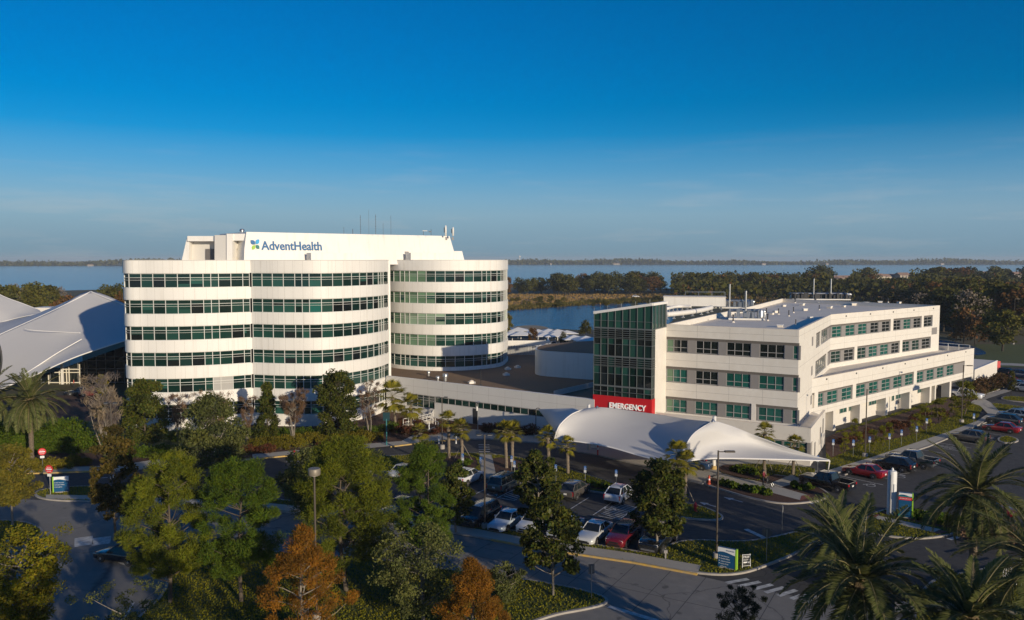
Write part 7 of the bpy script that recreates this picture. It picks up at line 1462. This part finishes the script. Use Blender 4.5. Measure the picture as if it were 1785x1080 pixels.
# ---------------------------------------------------------------- people
def person(label, p, rz, shirt, trousers, skin, hat=None, arms='down', z=.15):
    t = thing("person", label, "person", (p.x, p.y, z), rz); me = bpy.data.meshes.new("body"); bmx = bmesh.new(); lay = bmx.verts.layers.skin.verify(); vs = {}
    def V(k, co, r_): v = bmx.verts.new(co); v[lay].radius = r_ if isinstance(r_, tuple) else (r_, r_); vs[k] = v
    V('pel', (0, 0, .98), (.16, .12)); V('sp', (0, .01, 1.18), (.15, .11)); V('ch', (0, .01, 1.36), (.18, .12)); V('nk', (0, 0, 1.50), .06); V('hd', (0, .02, 1.60), (.085, .10)); V('ht', (0, .02, 1.72), (.075, .085)); V('nose', (0, .115, 1.62), .02)
    E = [('pel', 'sp'), ('sp', 'ch'), ('ch', 'nk'), ('nk', 'hd'), ('hd', 'ht'), ('hd', 'nose')]
    for s, q in ((-1, 'l'), (1, 'r')):
        st = .16 * s; V('hip' + q, (.10 * s, 0, .92), .10); V('kn' + q, (.11 * s, st * .6, .50), .07); V('an' + q, (.11 * s, st * .8 - .03, .08), .045); V('toe' + q, (.12 * s, st * .8 + .14, .04), .04); V('sh' + q, (.20 * s, 0, 1.42), .065)
        if arms == 'push': el, wr = (.25 * s, .10, 1.18), (.20 * s, .36, 1.05)
        else: el, wr = (.27 * s, -.03, 1.16), (.27 * s, .08, .92)
        V('el' + q, el, .048); V('wr' + q, wr, .035); pa = Vector(wr) + (Vector(wr) - Vector(el)).normalized() * .08; V('pa' + q, pa, .036)
        E += [('pel', 'hip' + q), ('hip' + q, 'kn' + q), ('kn' + q, 'an' + q), ('an' + q, 'toe' + q), ('ch', 'sh' + q), ('sh' + q, 'el' + q), ('el' + q, 'wr' + q), ('wr' + q, 'pa' + q)]
        dr_ = (Vector(wr) - Vector(el)).normalized()
        for k in range(4):
            V('f%d' % k + q, pa + dr_ * .045 + Vector((s * (k - 1.5) * .019, 0, 0)), .009); V('g%d' % k + q, pa + dr_ * (.075 + .01 * (k in (1, 2))) + Vector((s * (k - 1.5) * .021, 0, -.02)), .008); E += [('pa' + q, 'f%d' % k + q), ('f%d' % k + q, 'g%d' % k + q)]
        V('th' + q, Vector(wr) + dr_ * .06 + Vector((-s * .05, .02, 0)), .010); E.append(('wr' + q, 'th' + q))
    for a, b in E: bmx.edges.new((vs[a], vs[b]))
    vs['pel'][lay].use_root = True; bmx.to_mesh(me); bmx.free(); o = bpy.data.objects.new("body", me); C.objects.link(o); o.modifiers.new("skin", 'SKIN'); sb = o.modifiers.new("sub", 'SUBSURF'); sb.levels = 1; sb.render_levels = 1
    dg = bpy.context.evaluated_depsgraph_get(); dg.update(); m2 = bpy.data.meshes.new_from_object(o.evaluated_get(dg)); bpy.data.objects.remove(o); m2.materials.clear()
    for q in (skin, shirt, trousers, M_TRIM): m2.materials.append(q)
    for f in m2.polygons: c = f.center; f.material_index = 3 if c.z < .09 else 2 if c.z < .98 and abs(c.x) < .2 else 0 if c.z > 1.49 or (abs(c.x) > .17 and c.z < 1.02) or (c.y > .33 and c.z > .95) else 1
    m2.shade_smooth(); o = bpy.data.objects.new("body", m2); C.objects.link(o); o.parent = t
    m = MB(); m.lathe((0, .0, 1.64), [(.105, 0), (.11, .06), (.085, .13), (.02, .16)], 12); m.build("cap" if hat else "hair", hat or M_BARKD, t, True)
    if hat: m = MB(); m.box((0, .13, 1.66), (.16, .12, .02)); m.build("cap_brim", hat, t)
    return t
SK = mat("skin", (.35, .20, .14), .6)
pp = at(1330.5, 846, .15); hd_ = Vector((.75, -.65, 0)); person("person in a maroon top and dark cap pushing a wheelchair along the canopy walk", pp, math.atan2(hd_.y, hd_.x) - R(90), mat("maroon_cloth", (.16, .012, .03), .8), mat("dark_cloth", (.02, .022, .03), .8), SK, mat("navy_cap", (.015, .015, .03), .7), 'push')
q = pp + hd_.normalized() * .75; t = thing("wheelchair", "empty dark wheelchair pushed by the person in maroon", "wheelchair", (q.x, q.y, .15), math.atan2(hd_.y, hd_.x)); m = MB(); m.box((0, 0, .5), (.45, .46, .05)); m.build("seat", M_TRIM, t); m = MB(); m.box((-.22, 0, .78), (.04, .44, .5)); m.build("backrest", M_TRIM, t)
for s in (-1, 1):
    m = MB(); m.tube([(-.1 + .3 * math.cos(R(a)), s * .28, .31 + .3 * math.sin(R(a))) for a in range(0, 361, 20)], .022, 5); w = m.build("wheel", M_TYRE, t); m = MB(); m.lathe((-.1, s * .28, .29), [(.03, 0), (.03, .04)], 6); [m.tube([(-.1, s * .28, .31), (-.1 + .29 * math.cos(R(a)), s * .28, .31 + .29 * math.sin(R(a)))], .006, 3) for a in range(0, 360, 45)]; m.build("spoke", M_STEEL, w)
    m = MB(); m.tube([(.33 + .09 * math.cos(R(a)), s * .2, .1 + .09 * math.sin(R(a))) for a in range(0, 361, 30)], .018, 5); m.build("caster", M_TYRE, t); m = MB(); m.tube([(-.38, s * .22, .95), (-.22, s * .22, .92), (-.22, s * .22, .45), (.22, s * .22, .45), (.36, s * .2, .12)], .018, 5); m.build("frame", M_STEEL, t)
person("person in a bright red coral shirt walking before the tent hall glass front", at(129, 676, 0), 2.0, mat("coral_cloth", (.60, .12, .09), .8), mat("dark_cloth", (.02, .022, .03), .8), SK, None, 'down', .02)
# unseen oaks added below the frame edge to shade the lower left
for k, (x, y, H, w) in enumerate(((-16, 24, 12.5, 4.6), (-8, 20, 13.5, 5.0), (0, 18, 14.0, 4.8))):
    tree("oak_tree", "unseen oak added just below the lower edge to shade the lower left", 0, 0, 0, 0, 'leaf', L_OAK, 300 + k, "unseen oaks added for shade", loc=(x, y, 0), H=H, Rr=w, h0=.2, shape='round', n=60, per=70, leafs=.34, clump=.66)
# ---------------------------------------------------------------- grass blades on the lawns: nobody could count them
_r = np.random.default_rng(5); GP = []
for o in [o for o in C.objects if o.name.split('.')[0] == 'lawn']:
    V = np.array([tuple(v.co) for v in o.data.vertices]); z = V[0, 2]; x0, y0 = V[:, 0].min(), V[:, 1].min(); x1, y1 = V[:, 0].max(), V[:, 1].max()
    y0 = max(y0, 45); x0 = max(x0, -60); x1 = min(x1, 110); y1 = min(y1, 170)
    if x1 <= x0 or y1 <= y0: continue
    A = (x1 - x0) * (y1 - y0); n = int(min(A * 55, 260000)); X = _r.uniform(x0, x1, n); Y = _r.uniform(y0, y1, n); ins = np.zeros(n, bool)
    for i in range(len(V)):
        (xa, ya, _), (xb, yb, _) = V[i], V[i - 1]
        if ya != yb: ins ^= ((ya > Y) != (yb > Y)) & (X < (xb - xa) * (Y - ya) / (yb - ya) + xa)
    keep = ins & (np.abs(X / Y) < .72); GP.append(np.stack([X[keep], Y[keep], np.full(keep.sum(), z + .05)], 1))
GP = np.concatenate(GP)
for o in [o for o in C.objects if o.name.split('.')[0] in ('mulch_bed', 'sidewalk', 'path', 'brick_paving', 'plaza', 'kerb')]:
    if o.name.startswith('kerb'): continue
    V = np.array([tuple(v.co) for v in o.data.vertices]); X, Y = GP[:, 0], GP[:, 1]; ins = np.zeros(len(X), bool)
    for i in range(len(V)):
        (xa, ya, za), (xb, yb, _) = V[i], V[i - 1]
        if ya != yb: ins ^= ((ya > Y) != (yb > Y)) & (X < (xb - xa) * (Y - ya) / (yb - ya) + xa)
    GP = GP[~(ins & (GP[:, 2] - .05 < V[0, 2] + .02))]
if len(GP) > 190000: GP = GP[_r.permutation(len(GP))[:190000]]
_ax = np.array([0, 0, 1.0]) + _r.normal(size=GP.shape) * .3
o = bpy.data.objects.new("grass", quads_mesh("grass", leaves(GP, .17, _r, .55, 0, _ax), leaf_mat("grass_blade", (.15, .165, .010), (.24, .21, .018), 0, .3))); C.objects.link(o); o['kind'] = 'stuff'; o['label'] = "short green grass on the kerbed lawns"
# ---------------------------------------------------------------- morning haze over the lake
m = bpy.data.materials.new("haze_air"); m.use_nodes = True; n = m.node_tree.nodes; n.clear(); o_ = n.new('ShaderNodeOutputMaterial'); v_ = n.new('ShaderNodeVolumePrincipled')
v_.inputs['Color'].default_value = (.75, .84, .95, 1); v_.inputs['Density'].default_value = .00012; v_.inputs['Anisotropy'].default_value = 0; m.node_tree.links.new(v_.outputs[0], o_.inputs['Volume'])
hb = MB(); hb.box((0, 3500, 19.5), (19000, 9000, 41)); o = hb.build("haze", m); o['kind'] = 'stuff'
